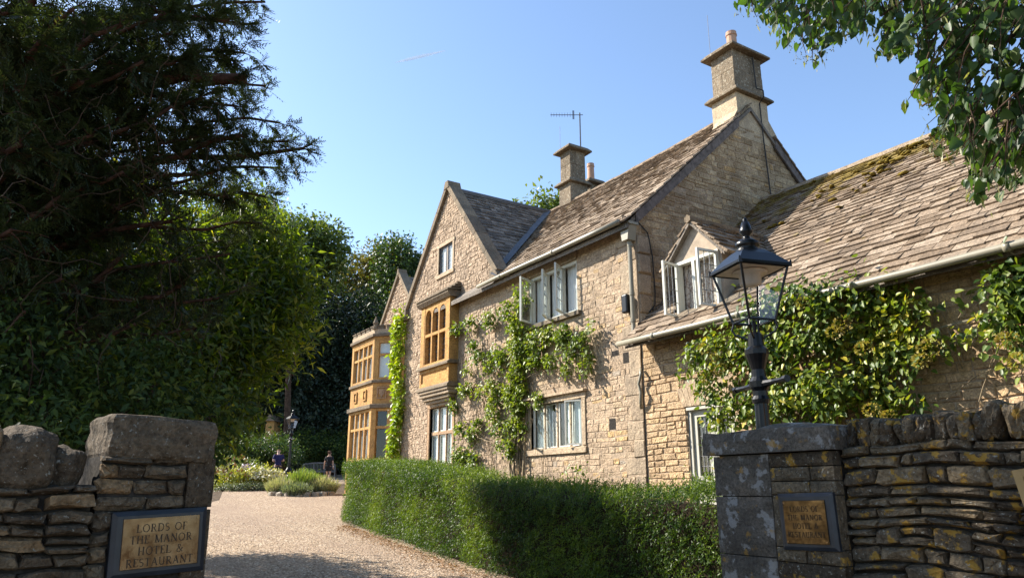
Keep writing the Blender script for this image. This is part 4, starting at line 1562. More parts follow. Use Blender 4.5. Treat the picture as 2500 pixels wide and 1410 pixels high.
dv = Vector((_sh, -_ch, 0))
b = MB()
o_ = Vector((-16.5, 12.9, 12.98))
b.tube([o_ + dv * 0.1, o_ - dv * 0.92], 0.012, 5)
b.build('boom', M_STEEL, AER)
pv = Vector((0, 0, 1))
for i in range(8):
    b = MB()
    c = o_ - dv * (0.30 + 0.085 * i)
    b.tube([c - pv * 0.075, c + pv * 0.075], 0.006, 4)
    b.build('element', M_STEEL, AER)
b = MB()
c = o_ - dv * 0.2
for k in (-1, 0, 1):
    b.tube([c + dv * 0.02 * k - pv * 0.15, c + dv * 0.02 * k + pv * 0.15], 0.01, 4)
b.build('reflector', M_STEEL, AER)
b = MB()
pp = [(-9.87, 8.93, 3.72), (-9.80, 8.88, 3.62), (-9.90, 8.9, 3.45), (-9.83, 8.88, 3.3), (-9.87, 8.9, 3.12), (-9.90, 8.94, 3.02)]
b.tube(pp, 0.028, 8)
tag(b.build('waste_pipe', M_CREAM, smooth=True), 'short crooked white pipe over the straight joint between house and wing', 'pipe')
b = MB()
b.tube([(x, 8.86 - 0.02 * math.sin(x * 3), 3.42 + (x + 5.2) * 0.055 + 0.03 * math.sin((x + 5.2) * 1.6)) for x in np.linspace(-5.4, -1.5, 16)], 0.01, 5)
tag(b.build('wall_wire', M_CREAM), 'slack pale wire strung along the wall under the wing gutter', 'wire')

# ------------------------------------------------------------------ boundary walls and gate piers
RW = thing('boundary_wall', 'mossy grey drystone wall with upright cope stones right of the drive', 'wall', (-1, 3.9, 0.1))
RS = Pieces(RW, 'stone', 'remaining_stonework')
FW = (Vector((0, 3.78, 0)), X, -Y)
rects = rubble(FW, 0.0, 1.84, lambda v: [(-2.56, 1.3)], [], (0.045, 0.105), (0.10, 0.29), gap=0.006)
b = MB()
b.box(-2.56, 1.3, 3.80, 4.2, -0.1, 1.82)
RB = b.build('wall_core', M_MORTAR_D, RW)
lay(RS, RB, FW, rects, M_FIELD, w0=-0.03, w1=0.035, eight=True, jit=0.010, cut=0.2, bev=0.010, heave=(0.035, 2.2))
RS.finish()
x = -2.54
k = 0
while x < 1.2:
    t = random.uniform(0.045, 0.095)
    h = random.uniform(0.13, 0.165) * (1.0 if x < -1.95 else random.uniform(0.95, 1.2))
    b = MB()
    b.rnd = random.random()
    lean = random.uniform(-0.12, 0.12) if x < -1.95 else random.uniform(-0.3, 0.3)
    blob_stone(b, (x + t / 2, 3.95, 1.835 + h / 2), (t * 0.56, random.uniform(0.17, 0.22), h * 0.54), random.uniform(-.1, .1), lean, 0.2, k + 5, 5)
    b.build('cope_stone', M_FIELD, RW)
    x += t + random.uniform(-0.012, 0.012)
    k += 1

RP = thing('gate_pier', 'square mottled stone gate pier right of the drive with a low hipped cap', 'gate pier', (-3.0, 4.1, 0.2))
FP = (Vector((0, 3.70, 0)), X, -Y)
b = MB()
b.box(-3.40, -2.57, 3.72, 4.42, -0.1, 1.82)
PB = b.build('pier_core', M_MORTAR_D, RP)


def pier_block(parent, fr, u0, u1, v0, v1, m, w=0.03, name='stone', bevel=0.012):
    b = MB()
    b.rnd = random.random()
    n, k = 6, 5
    g = lambda i, j: (u0 + 0.004 + (u1 - u0 - 0.008) * i / n, v0 + 0.003 + (v1 - v0 - 0.006) * j / k)
    vs, fs = [], []
    sd = random.random() * 50
    for j in range(k + 1):
        for i in range(n + 1):
            u, v = g(i, j)
            e = 0.010 if i in (0, n) or j in (0, k) else 0
            ww = w - e + 0.010 * noise.noise(Vector((u * 9 + sd, v * 9, sd)))
            vs.append(fpt(fr, u, v, ww))
    q = lambda i, j: j * (n + 1) + i
    for j in range(k):
        for i in range(n):
            fs.append((q(i, j), q(i + 1, j), q(i + 1, j + 1), q(i, j + 1)))
    edge = [q(i, 0) for i in range(n + 1)] + [q(n, j) for j in range(1, k + 1)] + [q(i, k) for i in range(n - 1, -1, -1)] + [q(0, j) for j in range(k - 1, 0, -1)]
    base = len(vs)
    for e in edge:
        p = vs[e]
        vs.append(p - fr[2] * (w + 0.04))
    m_ = len(edge)
    for i in range(m_):
        j = (i + 1) % m_
        fs.append((edge[j], edge[i], base + i, base + j))
    b.add(vs, fs)
    return b.build(name, m, parent, smooth=False)


zs = [1.82, 1.575, 1.235, 0.90, 0.52, 0.15, -0.08]
for a, c in zip(zs, zs[1:]):
    pier_block(PB, FP, -3.42, -2.985, c, a, M_PIER)
for a, c in zip([1.82, 1.74, 1.66, 1.585, 1.30, 1.22, 1.12, 0.98, 0.84, 0.66, 0.5, 0.3, 0.1], [1.74, 1.66, 1.585, 1.30, 1.22, 1.12, 0.98, 0.84, 0.66, 0.5, 0.3, 0.1, -0.08]):
    sp = random.uniform(0.35, 0.65)
    um = -2.985 + 0.43 * sp
    if a - c > 0.2 or random.random() < 0.4:
        pier_block(PB, FP, -2.985, -2.555, c, a, M_FIELD)
    else:
        pier_block(PB, FP, -2.985, um, c, a, M_FIELD)
        pier_block(PB, FP, um, -2.555, c, a, M_FIELD)
FPL = (Vector((-3.40, 0, 0)), -Y, -X)
for a, c in zip(zs, zs[1:]):
    pier_block(PB, FPL, -4.42, -4.02, c, a, M_PIER)
    pier_block(PB, FPL, -4.02, -3.71, c, a, M_PIER)


def slab_cap(parent, name, fr, u0, u1, w0, w1, v0, ve, vt, m, seed=1, sx=10, sy=7):
    """a rough cap slab: upright edges, gently humped and pitted top"""
    b = MB()
    vs, fs = [], []
    for j in range(sy + 1):
        for i in range(sx + 1):
            a, c = i / sx, j / sy
            u, w = u0 + (u1 - u0) * a, w0 + (w1 - w0) * c
            hump = min(1, 2.2 * min(a, 1 - a)) * min(1, 2.2 * min(c, 1 - c))
            n_ = noise.noise(Vector((u * 5 + seed, w * 5, seed * 2.0)))
            vs.append(fpt(fr, u + 0.02 * noise.noise(Vector((seed, w * 7, u * 2))), ve + (vt - ve) * hump + 0.022 * n_, w + 0.015 * noise.noise(Vector((u * 7, seed, 3)))))
    q = lambda i, j: j * (sx + 1) + i
    for j in range(sy):
        for i in range(sx):
            fs.append((q(i, j), q(i, j + 1), q(i + 1, j + 1), q(i + 1, j)))
    edge = [q(i, 0) for i in range(sx + 1)] + [q(sx, j) for j in range(1, sy + 1)] + [q(i, sy) for i in range(sx - 1, -1, -1)] + [q(0, j) for j in range(sy - 1, 0, -1)]
    m_ = len(edge)
    r1 = len(vs)
    cen = Vector(fpt(fr, (u0 + u1) / 2, v0, (w0 + w1) / 2))
    for ring in (0.65, 0.3, 0.0):
        for e in edge:
            p = vs[e].copy()
            p.z = v0 + (p.z - 0.02 - v0) * ring
            out = (p - cen)
            out.z = 0
            p = p + out.normalized() * (0.014 + 0.016 * noise.noise(p * 9))
            vs.append(p)
    for k_ in range(3):
        for i in range(m_):
            j = (i + 1) % m_
            if k_ == 0:
                fs.append((edge[i], edge[j], r1 + j, r1 + i))
            else:
                fs.append((r1 + (k_ - 1) * m_ + i, r1 + (k_ - 1) * m_ + j, r1 + k_ * m_ + j, r1 + k_ * m_ + i))
    fs.append(tuple(r1 + 2 * m_ + i for i in range(m_))[::-1])
    b.add(vs, fs)
    return b.build(name, m, parent)


slab_cap(RP, 'cap', FP, -3.46, -2.545, 0.05, -0.76, 1.825, 1.955, 2.03, M_PIER, 3)

# left pier and wall: they face the road more squarely
T = Vector((-0.136, 0.991, 0)).normalized()
NL = Vector((T.y, -T.x, 0))
FL0 = (Vector((-3.765, 0.516, 0)), T, NL)
LP = thing('gate_pier', 'rough stone gate pier left of the drive with one big boulder cap', 'gate pier', (-3.9, 0.5, 0.2))
b = MB()
b.hexa([fpt(FL0, u, v, w) for v in (-0.1, 1.752) for u, w in ((-0.27, -0.02), (0.2, -0.02), (0.2, -0.5), (-0.27, -0.5))])
LB = b.build('pier_core', M_MORTAR_D, LP)
LS = Pieces(LP, 'stone', 'remaining_stonework')
quo = [(0.085, 0.212, 1.53, 1.755), (0.10, 0.212, 1.20, 1.525), (0.07, 0.212, 0.85, 1.195), (0.1, 0.212, 0.5, 0.845), (0.07, 0.212, 0.1, 0.495)]
for q_ in quo:
    pier_block(LB, FL0, *q_, M_FIELD_L, w=0.02)
rects = rubble(FL0, 0.0, 1.752, lambda v: [(-0.285, 0.085)], [(-0.20, 0.3, 1.28, 1.50)], (0.055, 0.085), (0.11, 0.24), gap=0.006)
lay(LS, LB, FL0, rects, M_FIELD_L, w0=-0.03, w1=0.02, eight=True, jit=0.008, cut=0.25, bev=0.014, heave=(0.02, 3))
LS.finish()
b = MB()
sub = 9
vs, fs = [], []
b.rnd = 0.35
blob_stone(b, fpt(FL0, -0.032, 1.835, -0.22), (0.238, 0.255, 0.10), math.atan2(T.y, T.x) + math.pi / 2 - math.pi / 2, 0.03, 0.075, 11, 9, 13)
cap = b.build('cap', M_FIELD_L, LP)

LW = thing('boundary_wall', 'brown drystone wall topped with big rounded boulders left of the drive', 'wall', (-3.6, -1.2, 0.1))
b = MB()
b.hexa([fpt(FL0, u, v, w) for v in (-0.1, 1.63) for u, w in ((-3.6, -0.02), (-0.29, -0.02), (-0.29, -0.42), (-3.6, -0.42))])
LC = b.build('wall_core', M_MORTAR_D, LW)
LS2 = Pieces(LW, 'stone', 'remaining_stonework')
rects = rubble(FL0, -0.05, 1.64, lambda v: [(-3.6, -0.286)], [], (0.045, 0.10), (0.10, 0.28), gap=0.005)
lay(LS2, LC, FL0, rects, M_FIELD_L, w0=-0.03, w1=0.045, eight=True, jit=0.011, cut=0.22, bev=0.010, heave=(0.045, 2.6))
LS2.finish()
u = -0.33
k = 0
sizes = [(0.07, 0.15, 0.10), (0.10, 0.17, 0.145), (0.14, 0.20, 0.155), (0.15, 0.19, 0.17), (0.14, 0.19, 0.15)]
while u > -3.5:
    su, sw, sz = sizes[k] if k < len(sizes) else (random.uniform(0.10, 0.14), random.uniform(0.15, 0.19), random.uniform(0.11, 0.15))
    b = MB()
    b.rnd = random.random()
    zc = 1.61 + sz * 0.78
    blob_stone(b, fpt(FL0, u - su, zc, -0.16 + random.uniform(-.03, .05)), (su * 1.12, sw, sz), math.atan2(T.y, T.x) + random.uniform(-0.2, 0.2), random.uniform(-0.25, 0.25), 0.16, k * 3 + 2, 8, 3.2)
    b.build('cope_stone', M_FIELD_L, LW)
    u -= su * 1.85
    k += 1

# ------------------------------------------------------------------ brass name plates
M_BRASS, nt, bs = mat('weathered_brass', 0.16, 0.5, 1.0)
nt.links.new(ramp(nt, tex(nt, 7, 4), [(0.3, (0.14, 0.098, 0.06)), (0.7, (0.25, 0.18, 0.112))]), bs.inputs['Base Color'])
nt.links.new(ramp(nt, tex(nt, 16, 5, 0.7), [(0.3, (0.10, 0.10, 0.10)), (0.7, (0.32, 0.32, 0.32))]), bs.inputs['Roughness'])
bump(nt, bs, tex(nt, 5, 2), 0.25, 0.01)
M_BRASS_D, nt, bs = mat('dark_mottled_brass', 0.22, 0.5, 1.0)  # brass mottled by noise, darker than the left plate
nt.links.new(ramp(nt, tex(nt, 9, 5, 0.7), [(0.38, (0.06, 0.04, 0.021)), (0.68, (0.20, 0.135, 0.068))]), bs.inputs['Base Color'])
bump(nt, bs, tex(nt, 6, 3), 0.3, 0.01)
M_LETTER = plain('engraved_letter_shade', (0.035, 0.022, 0.013), 0.5, 0.3, vary=0.2)
M_SLATEB = plain('blue_black_sign_board', (0.022, 0.027, 0.036), 0.35, 0.4, vary=0.25, scale=8)

# letters as broad-nib strokes with serifs: unit height 1, strokes (points, thickness)
def arc(cx, cy, rx, ry, a0, a1, n=12):
    return [(cx + rx * math.cos(R(a0 + (a1 - a0) * i / n)), cy + ry * math.sin(R(a0 + (a1 - a0) * i / n))) for i in range(n + 1)]


TK, TN = 0.13, 0.06
def stem(x):
    return [([(x, 0), (x, 1)], TK), ([(x - 0.12, 0.025), (x + 0.12, 0.025)], 0.05), ([(x - 0.12, 0.975), (x + 0.12, 0.975)], 0.05)]


GL = {
    'L': (0.62, stem(0.15) + [([(0.15, 0.03), (0.6, 0.03), (0.6, 0.2)], TN)]),
    'O': (0.86, [(arc(0.43, 0.5, 0.37, 0.47, 0, 360, 20), 0.09)]),
    'R': (0.72, stem(0.15) + [([(0.15, 0.97)] + arc(0.33, 0.74, 0.22, 0.23, 90, -90, 8) + [(0.15, 0.5)], 0.08), ([(0.34, 0.5), (0.66, 0.02)], 0.11), ([(0.58, 0.025), (0.74, 0.025)], 0.05)]),
    'D': (0.82, stem(0.15) + [([(0.15, 0.97)] + arc(0.36, 0.5, 0.38, 0.47, 90, -90, 12) + [(0.15, 0.03)], 0.085)]),
    'S': (0.56, [(arc(0.27, 0.74, 0.2, 0.23, 40, 250, 9) + arc(0.28, 0.26, 0.22, 0.235, 90, -140, 10), 0.095)]),
    'F': (0.56, stem(0.15) + [([(0.15, 0.97), (0.53, 0.97), (0.53, 0.82)], TN), ([(0.15, 0.52), (0.44, 0.52)], TN)]),
    'T': (0.66, stem(0.33)[:2] + [([(0.03, 0.82), (0.03, 0.97), (0.63, 0.97), (0.63, 0.82)], TN)]),
    'H': (0.82, stem(0.15) + stem(0.67) + [([(0.15, 0.5), (0.67, 0.5)], TN)]),
    'E': (0.60, stem(0.15) + [([(0.15, 0.97), (0.55, 0.97), (0.55, 0.82)], TN), ([(0.15, 0.52), (0.46, 0.52)], TN), ([(0.15, 0.03), (0.58, 0.03), (0.58, 0.2)], TN)]),
    'M': (0.96, stem(0.14) + stem(0.82) + [([(0.14, 0.98), (0.48, 0.03)], TK), ([(0.48, 0.03), (0.82, 0.98)], TN)]),
    'A': (0.78, [([(0.08, 0.02), (0.39, 0.98)], TN), ([(0.39, 0.98), (0.68, 0.02)], TK), ([(0.2, 0.36), (0.58, 0.36)], TN), ([(0, 0.025), (0.18, 0.025)], 0.05), ([(0.57, 0.025), (0.79, 0.025)], 0.05)]),
    'N': (0.84, [([(0.14, 0), (0.14, 0.98)], TN), ([(0.14, 0.98), (0.70, 0.02)], TK), ([(0.70, 0.02), (0.70, 1)], TN), ([(0.03, 0.975), (0.2, 0.975)], 0.05), ([(0.60, 0.975), (0.80, 0.975)], 0.05), ([(0.03, 0.025), (0.25, 0.025)], 0.05)]),
    'U': (0.78, [([(0.14, 0.98), (0.14, 0.3)] + arc(0.39, 0.28, 0.25, 0.26, 180, 360, 10) + [(0.64, 0.98)], 0.095), ([(0.02, 0.975), (0.26, 0.975)], 0.05), ([(0.54, 0.975), (0.76, 0.975)], 0.05)]),
    '&': (0.86, [([(0.80, 0.03), (0.26, 0.66)] + arc(0.37, 0.80, 0.14, 0.17, 200, -20, 8) + [(0.16, 0.36)] + arc(0.34, 0.22, 0.24, 0.21, 150, 300, 8) + [(0.74, 0.5)], 0.085), ([(0.64, 0.52), (0.84, 0.52)], 0.05)]),
    ' ': (0.42, [])}


def text_mesh(b, fr, text, uc, v, h, w, th=0.0015, space=0.13):
    tot = sum(GL[c][0] + space for c in text) - space
    u = uc - tot * h / 2
    for c in text:
        wd, st = GL[c]
        for pts, tk in st:
            n = len(pts)
            lft, rgt = [], []
            for i, p in enumerate(pts):
                a, c2 = pts[max(i - 1, 0)], pts[min(i + 1, n - 1)]
                dx, dy = c2[0] - a[0], c2[1] - a[1]
                l = math.hypot(dx, dy) or 1
                nx, ny = -dy / l * tk / 2, dx / l * tk / 2
                lft.append((p[0] + nx, p[1] + ny))
                rgt.append((p[0] - nx, p[1] - ny))
            for i in range(n - 1):
                qd = [rgt[i], rgt[i + 1], lft[i + 1], lft[i]]
                b.prism([fpt(fr, u + x * h, v + y * h, w) for x, y in qd], fr[2] * th)
        u += (wd + space) * h
    return b


def roll(fr, uc, vc, ang):
    """the wall frame turned in its own plane about (uc, vc)"""
    o, U, N = fr
    c = fpt(fr, uc, vc, 0)

    def m(vs):
        M = Matrix.Translation(c) @ Matrix.Rotation(ang, 4, N) @ Matrix.Translation(-c)
        return [M @ Vector(p) for p in vs]
    return m


def plaque(label, fr, u0, u1, v0, v1, pu0, pu1, pv0, pv1, brass, ang, lines, hgt, pitch, vtop, proud=0.03):
    uc, vc = (u0 + u1) / 2, (v0 + v1) / 2
    rl = roll(fr, uc, vc, ang)
    root = thing('name_plaque', label, 'sign', fpt(fr, uc, vc, 0), 'brass name plaques on the gate piers')
    b = MB()
    b.lbox(fr, u0, u1, v0, v1, 0.0, proud)
    # bevelled board edge
    e = 0.02
    b.hexa([fpt(fr, u, v, w) for w, k in ((proud + 0.0003, 0), (proud + 0.010, e)) for u, v in ((u0 + k, v0 + k), (u1 - k, v0 + k), (u1 - k, v1 - k), (u0 + k, v1 - k))])
    b.v = rl(b.v)
    b.build('backboard', M_SLATEB, root, bevel=0.003)
    b = MB()
    w = proud + 0.0105
    b.lbox(fr, pu0, pu1, pv0, pv1, w, w + 0.006)
    b.v = rl(b.v)
    pl = b.build('brass_plate', brass, root, bevel=0.002)
    b = MB()
    for i, t in enumerate(lines):
        text_mesh(b, fr, t, (pu0 + pu1) / 2, vtop - pitch * i, hgt, w + 0.0062)
    b.v = rl(b.v)
    b.build('lettering', M_LETTER, pl)
    for su in (pu0 + 0.012, pu1 - 0.012):
        for sv in (pv0 + 0.012, pv1 - 0.012):
            b = MB()
            p = fpt(fr, su, sv, w + 0.006)
            b.tube([p, p + fr[2] * 0.003], 0.0055, 8)
            b.v = rl(b.v)
            b.build('screw', M_BRASS, pl)
    return root


LINES = ['LORDS OF', 'THE MANOR', 'HOTEL &', 'RESTAURANT']
plaque('brass name plaque on a black board low on the left pier, brightly legible', FL0, -0.206, 0.19, 1.25, 1.525, -0.163, 0.155, 1.285, 1.495, M_BRASS, R(2.6), LINES, 0.033, 0.047, 1.435)
plaque('mottled dark brass plaque on a black board at the right pier corner', FP, -2.925, -2.565, 1.29, 1.595, -2.885, -2.612, 1.325, 1.555, M_BRASS_D, R(1.5), LINES, 0.029, 0.045, 1.495, 0.04)

NB = thing('notice_board', 'tan framed notice board on the wall, cut off by the right edge', 'sign', (-1.5, 3.7, 1.55))
FN = (Vector((0, 3.68, 0)), X, -Y)
rl = roll(FN, -1.40, 1.6, R(9))
b = MB()
b.lbox(FN, -1.61, -1.15, 1.40, 1.70, 0.0, 0.02)
b.v = rl(b.v)
b.build('panel', plain('green_notice_panel', (0.16, 0.12, 0.05), 0.6, 0.3), NB)
b = MB()
frame_bars(b, FN, -1.64, -1.12, 1.37, 1.73, 0.035, 0.0, 0.035)
b.v = rl(b.v)
b.build('frame', plain('tan_wood_frame', (0.30, 0.20, 0.08), 0.6, 0.3), NB)

# ------------------------------------------------------------------ lamp posts
M_LAMPW = plain('cream_lamp_fitting', (0.70, 0.60, 0.50), 0.5, 0.3)


def lamp_post(x, y, z, total, label, rot):
    k = total / 3.6
    r = thing('lamp_post', label, 'lamp post', (x, y, z), 'victorian lamp posts along the drive')
    P = lambda a, c, h: (x + a, y + c, z + h)
    b = MB()
    b.lathe([(0.17, 0), (0.17, 0.10), (0.15, 0.14), (0.14, 0.62), (0.155, 0.66), (0.11, 0.74), (0.075, 0.80)], (x, y, z), 12)
    b.build('base', M_BLACK, r)
    b = MB()
    b.lathe([(0.068, 0.80), (0.062, 1.4), (0.056, 2.02)], (x, y, z), 20, 0, 1, 0.14)
    b.lathe([(0.07, 2.02), (0.075, 2.05), (0.062, 2.08), (0.062, 2.12), (0.082, 2.15), (0.085, 2.20), (0.062, 2.24), (0.058, 2.30), (0.075, 2.36), (0.10, 2.43), (0.10, 2.47), (0.07, 2.50), (0.062, 2.60), (0.045, 2.62)], (x, y, z), 16)
    b.build('column', M_BLACK, r)
    c_, s_ = math.cos(rot), math.sin(rot)
    L = lambda a, c, h: (x + a * c_ - c * s_, y + a * s_ + c * c_, z + h)
    b = MB()
    b.tube([L(-0.36, 0, 2.175), L(-0.30, 0, 2.175), L(0.30, 0, 2.175), L(0.36, 0, 2.175)], [0.024, 0.021, 0.021, 0.024], 8)
    for s in (-1, 1):
        b.tube([L(s * 0.345, 0, 2.175), L(s * 0.385, 0, 2.175)], 0.031, 8)
        b.tube([L(s * 0.06, 0, 2.175), L(s * 0.2, 0, 2.175)], [0.035, 0.022], 8)
    b.build('ladder_bar', M_BLACK, r)
    zb, zt = 2.72, 3.18                         # lantern cage
    hb, ht = 0.125, 0.228
    for sx, sy in ((1, 1), (1, -1), (-1, -1), (-1, 1)):
        b = MB()
        b.tube([L(sx * 0.028, sy * 0.028, 2.50), L(sx * 0.035, sy * 0.035, 2.56), L(sx * 0.12, sy * 0.12, 2.62), L(sx * 0.135, sy * 0.135, 2.66), L(sx * 0.12, sy * 0.12, zb)], 0.009, 6)
        b.tube([L(sx * 0.02, sy * 0.02, 2.58), L(sx * 0.025, sy * 0.025, zb)], 0.009, 6)
        b.build('bracket', M_BLACK, r)
    b = MB()
    cs = ((1, 1), (-1, 1), (-1, -1), (1, -1))
    for i, (sx, sy) in enumerate(cs):
        b.tube([L(sx * hb, sy * hb, zb), L(sx * ht, sy * ht, zt)], 0.011, 6)
        nx_ = cs[(i + 1) % 4]
        b.tube([L(sx * hb, sy * hb, zb), L(nx_[0] * hb, nx_[1] * hb, zb)], 0.012, 6)
        b.tube([L(sx * ht, sy * ht, zt), L(nx_[0] * ht, nx_[1] * ht, zt)], 0.016, 6)
        b.tube([L(sx * (ht + 0.012), sy * (ht + 0.012), zt - 0.01), L(sx * (ht + 0.02), sy * (ht + 0.02), zt + 0.045)], [0.02, 0.006], 6)
    b.build('lantern_frame', M_BLACK, r)
    for i, (sx, sy) in enumerate(cs):
        nx_ = cs[(i + 1) % 4]
        g = MB()
        g.add([L(sx * hb, sy * hb, zb), L(nx_[0] * hb, nx_[1] * hb, zb), L(nx_[0] * ht, nx_[1] * ht, zt), L(sx * ht, sy * ht, zt)], [(0, 1, 2, 3)])
        g.build('pane', M_LGLASS, r)
    b = MB()
    rt = ht + 0.022
    prev = [L(s[0] * rt, s[1] * rt, zt + 0.018) for s in cs]
    under = [L(s[0] * rt, s[1] * rt, zt - 0.004) for s in cs]
    b.add(under + prev, [(0, 1, 5, 4), (1, 2, 6, 5), (2, 3, 7, 6), (3, 0, 4, 7), (3, 2, 1, 0)])
    prof = [(rt, zt + 0.018), (0.155, zt + 0.125), (0.10, zt + 0.175)]
    for (r0, z0), (r1, z1) in zip(prof, prof[1:]):
        a_ = [L(s[0] * r0, s[1] * r0, z0) for s in cs]
        c2 = [L(s[0] * r1, s[1] * r1, z1) for s in cs]
        b.add(a_ + c2, [(0, 1, 5, 4), (1, 2, 6, 5), (2, 3, 7, 6), (3, 0, 4, 7)])
    b.build('lantern_roof', M_BLACK, r)
    b = MB()
    b.lathe([(0.105, zt + 0.165), (0.10, zt + 0.19), (0.085, zt + 0.20), (0.105, zt + 0.215), (0.108, zt + 0.25), (0.075, zt + 0.275), (0.035, zt + 0.295), (0.03, zt + 0.32), (0.058, zt + 0.35), (0.055, zt + 0.375), (0.032, zt + 0.45), (0.018, zt + 0.455), (0.022, zt + 0.475), (0.0, zt + 0.50)], (x, y, z), 14)
    b.build('finial', M_BLACK, r, smooth=True)
    b = MB()
    b.lathe([(0.15, zt - 0.015), (0.15, zt - 0.03), (0.098, zt - 0.035), (0.092, zt - 0.13), (0.0, zt - 0.15)], (x, y, z), 16)
    b.build('lamp_unit', M_LAMPW, r, smooth=True)
    b = MB()
    e_ = ht - 0.012
    b.add([L(-e_, -e_, zt - 0.008), L(-e_, e_, zt - 0.008), L(e_, e_, zt - 0.008), L(e_, -e_, zt - 0.008)], [(0, 1, 2, 3)])
    b.build('reflector', M_LAMPW, r)
    r.scale = (k, k, k)
    return r


lamp_post(-4.17, 5.11, float(ground_z(-4.17, 5.11)), 3.62, 'tall black lamp post with a four sided lantern behind the right gate pier', R(-17))
lamp_post(-39.45, 11.16, float(ground_z(-39.45, 11.16)), 3.75, 'distant black lamp post beside the flower beds', R(10))
# ------------------------------------------------------------------ plants
def ray(px, py):
    a, c = (px - 1250) / 1800, -(py - 705) / 1800
    F, U_ = _cp - _sp * c, _sp + _cp * c
    return np.array([F * _ch + a * _sh, F * _sh - a * _ch, U_])


def at_d(px, py, D):
    """the world point at plan distance D along a sight line"""
    r = ray(px, py)
    return r * (D / math.hypot(r[0], r[1])) + np.array([0, 0, 1.6])


def at_y(px, py, yy):
    r = ray(px, py)
    return r * (yy / r[1]) + np.array([0, 0, 1.6])


def unit(a):
    a = np.asarray(a, float)
    return a / np.maximum(np.linalg.norm(a, axis=-1, keepdims=True), 1e-9)


def leaf_arrays(C, A, N, l, w, fold=0.2, rnd=None, heart=False):
    C, A = np.asarray(C, float), unit(A)
    N = unit(N - A * (np.sum(N * A, axis=1, keepdims=True)))
    S = np.cross(A, N)
    n = len(C)
    l = np.broadcast_to(np.asarray(l, float), (n,))[:, None]
    w = np.broadcast_to(np.asarray(w, float), (n,))[:, None]
    if rnd is None:
        rnd = rng.random(n)
    if not heart:
        mid = C + A * l * 0.42
        V = np.stack([C, mid + S * w / 2 + N * w * fold, C + A * l, mid - S * w / 2 + N * w * fold], axis=1).reshape(-1, 3)
        k = np.arange(n)[:, None] * 4
        F = np.concatenate([k + np.array([[0, 2, 1]]), k + np.array([[0, 3, 2]])])
        return V, F, np.repeat(rnd, 4)
    P = [(0, 0, 0), (-0.08, 0.30, 0.10), (0.22, 0.5, 0.16), (0.62, 0.34, 0.10), (1.0, 0, -0.08), (0.62, -0.34, 0.10), (0.22, -0.5, 0.16), (-0.08, -0.30, 0.10), (0.45, 0, -0.04)]
    V = np.stack([C + A * l * a + S * w * s + N * w * h * (fold / 0.2) for a, s, h in P], axis=1).reshape(-1, 3)
    k = np.arange(n)[:, None] * 9
    F = np.concatenate([k + np.array([[8, i, (i + 1) % 8]]) for i in range(8)])
    return V, F, np.repeat(rnd, 9)


def rand_dirs(n):
    return unit(rng.normal(size=(n, 3)))


def foliage_mesh(name, parts, mats, parent=None, kind=None):
    """parts: list of (V,F,rnd,mat index) joined into one mesh object"""
    V = np.concatenate([p[0] for p in parts])
    off = np.cumsum([0] + [len(p[0]) for p in parts[:-1]])
    F = np.concatenate([p[1] + o for p, o in zip(parts, off)])
    rn = np.concatenate([p[2] for p in parts])
    me = np_mesh(name, V, F, rn)
    mats = mats if isinstance(mats, list) else [mats]
    for m in mats:
        me.materials.append(m)
    if len(mats) > 1:
        me.polygons.foreach_set('material_index', np.concatenate([np.full(len(p[1]), p[3], dtype=np.int32) for p in parts]))
    o = bpy.data.objects.new(name, me)
    link(o, parent)
    if kind:
        o['kind'] = kind
    return o


def blob_leaves(blobs, per_m2, l, w, droop=0.4, twig=7, spread=0.10, shell=0.55, var=0.3, flat=None, tone=0.25):
    """leaves on the shoots of ellipsoid masses; blob = (centre, (rx,ry,rz))"""
    out = []
    for c, r in blobs:
        r = np.broadcast_to(np.asarray(r, float), (3,))
        area = 4 * math.pi * (((r[0] * r[1]) ** 1.6 + (r[0] * r[2]) ** 1.6 + (r[1] * r[2]) ** 1.6) / 3) ** (1 / 1.6)
        nt = max(3, int(area * per_m2 / twig))
        d = rand_dirs(nt)
        rad = shell + (1.08 - shell) * rng.random(nt) ** 0.6
        lump = np.array([noise.noise(Vector(x * 2.4 + np.asarray(c))) + 0.6 * noise.noise(Vector(x * 5.5 + np.asarray(c))) for x in d])
        P = np.asarray(c) + d * r * (rad * (1 + 0.5 * lump))[:, None]
        tn = np.clip(0.5 + tone * lump + rng.normal(0, 0.12, nt), 0, 1)
        C = np.repeat(P, twig, 0) + rng.normal(0, spread, (nt * twig, 3))
        D = np.repeat(d, twig, 0)
        A = unit(D * 0.6 + rng.normal(0, 0.7, C.shape) + np.array([0, 0, -droop]))
        N = unit(D * 0.7 + rng.normal(0, 0.5, C.shape) + np.array([0, 0, 0.6]))
        n = len(C)
        s = 1 + rng.uniform(-var, var, n)
        rn = np.clip(np.repeat(tn, twig) + rng.normal(0, 0.16, n), 0, 1)
        out.append((*leaf_arrays(C, A, N, l * s, w * s, 0.22, rn), 0))
    V = np.concatenate([o[0] for o in out])
    off = np.cumsum([0] + [len(o[0]) for o in out[:-1]])
    return V, np.concatenate([o[1] + k for o, k in zip(out, off)]), np.concatenate([o[2] for o in out]), 0


def wander(a, b_, n=8, amp=0.08, sag=0.0):
    a, b_ = np.asarray(a, float), np.asarray(b_, float)
    L = np.linalg.norm(b_ - a)
    off = np.cumsum(rng.normal(0, amp * L / n, (n + 1, 3)), axis=0)
    t = np.linspace(0, 1, n + 1)[:, None]
    off = off - off[0] - t * (off[-1] - off[0])
    p = a + (b_ - a) * t + off
    p[:, 2] += sag * L * (np.sin(math.pi * t[:, 0]))
    return p


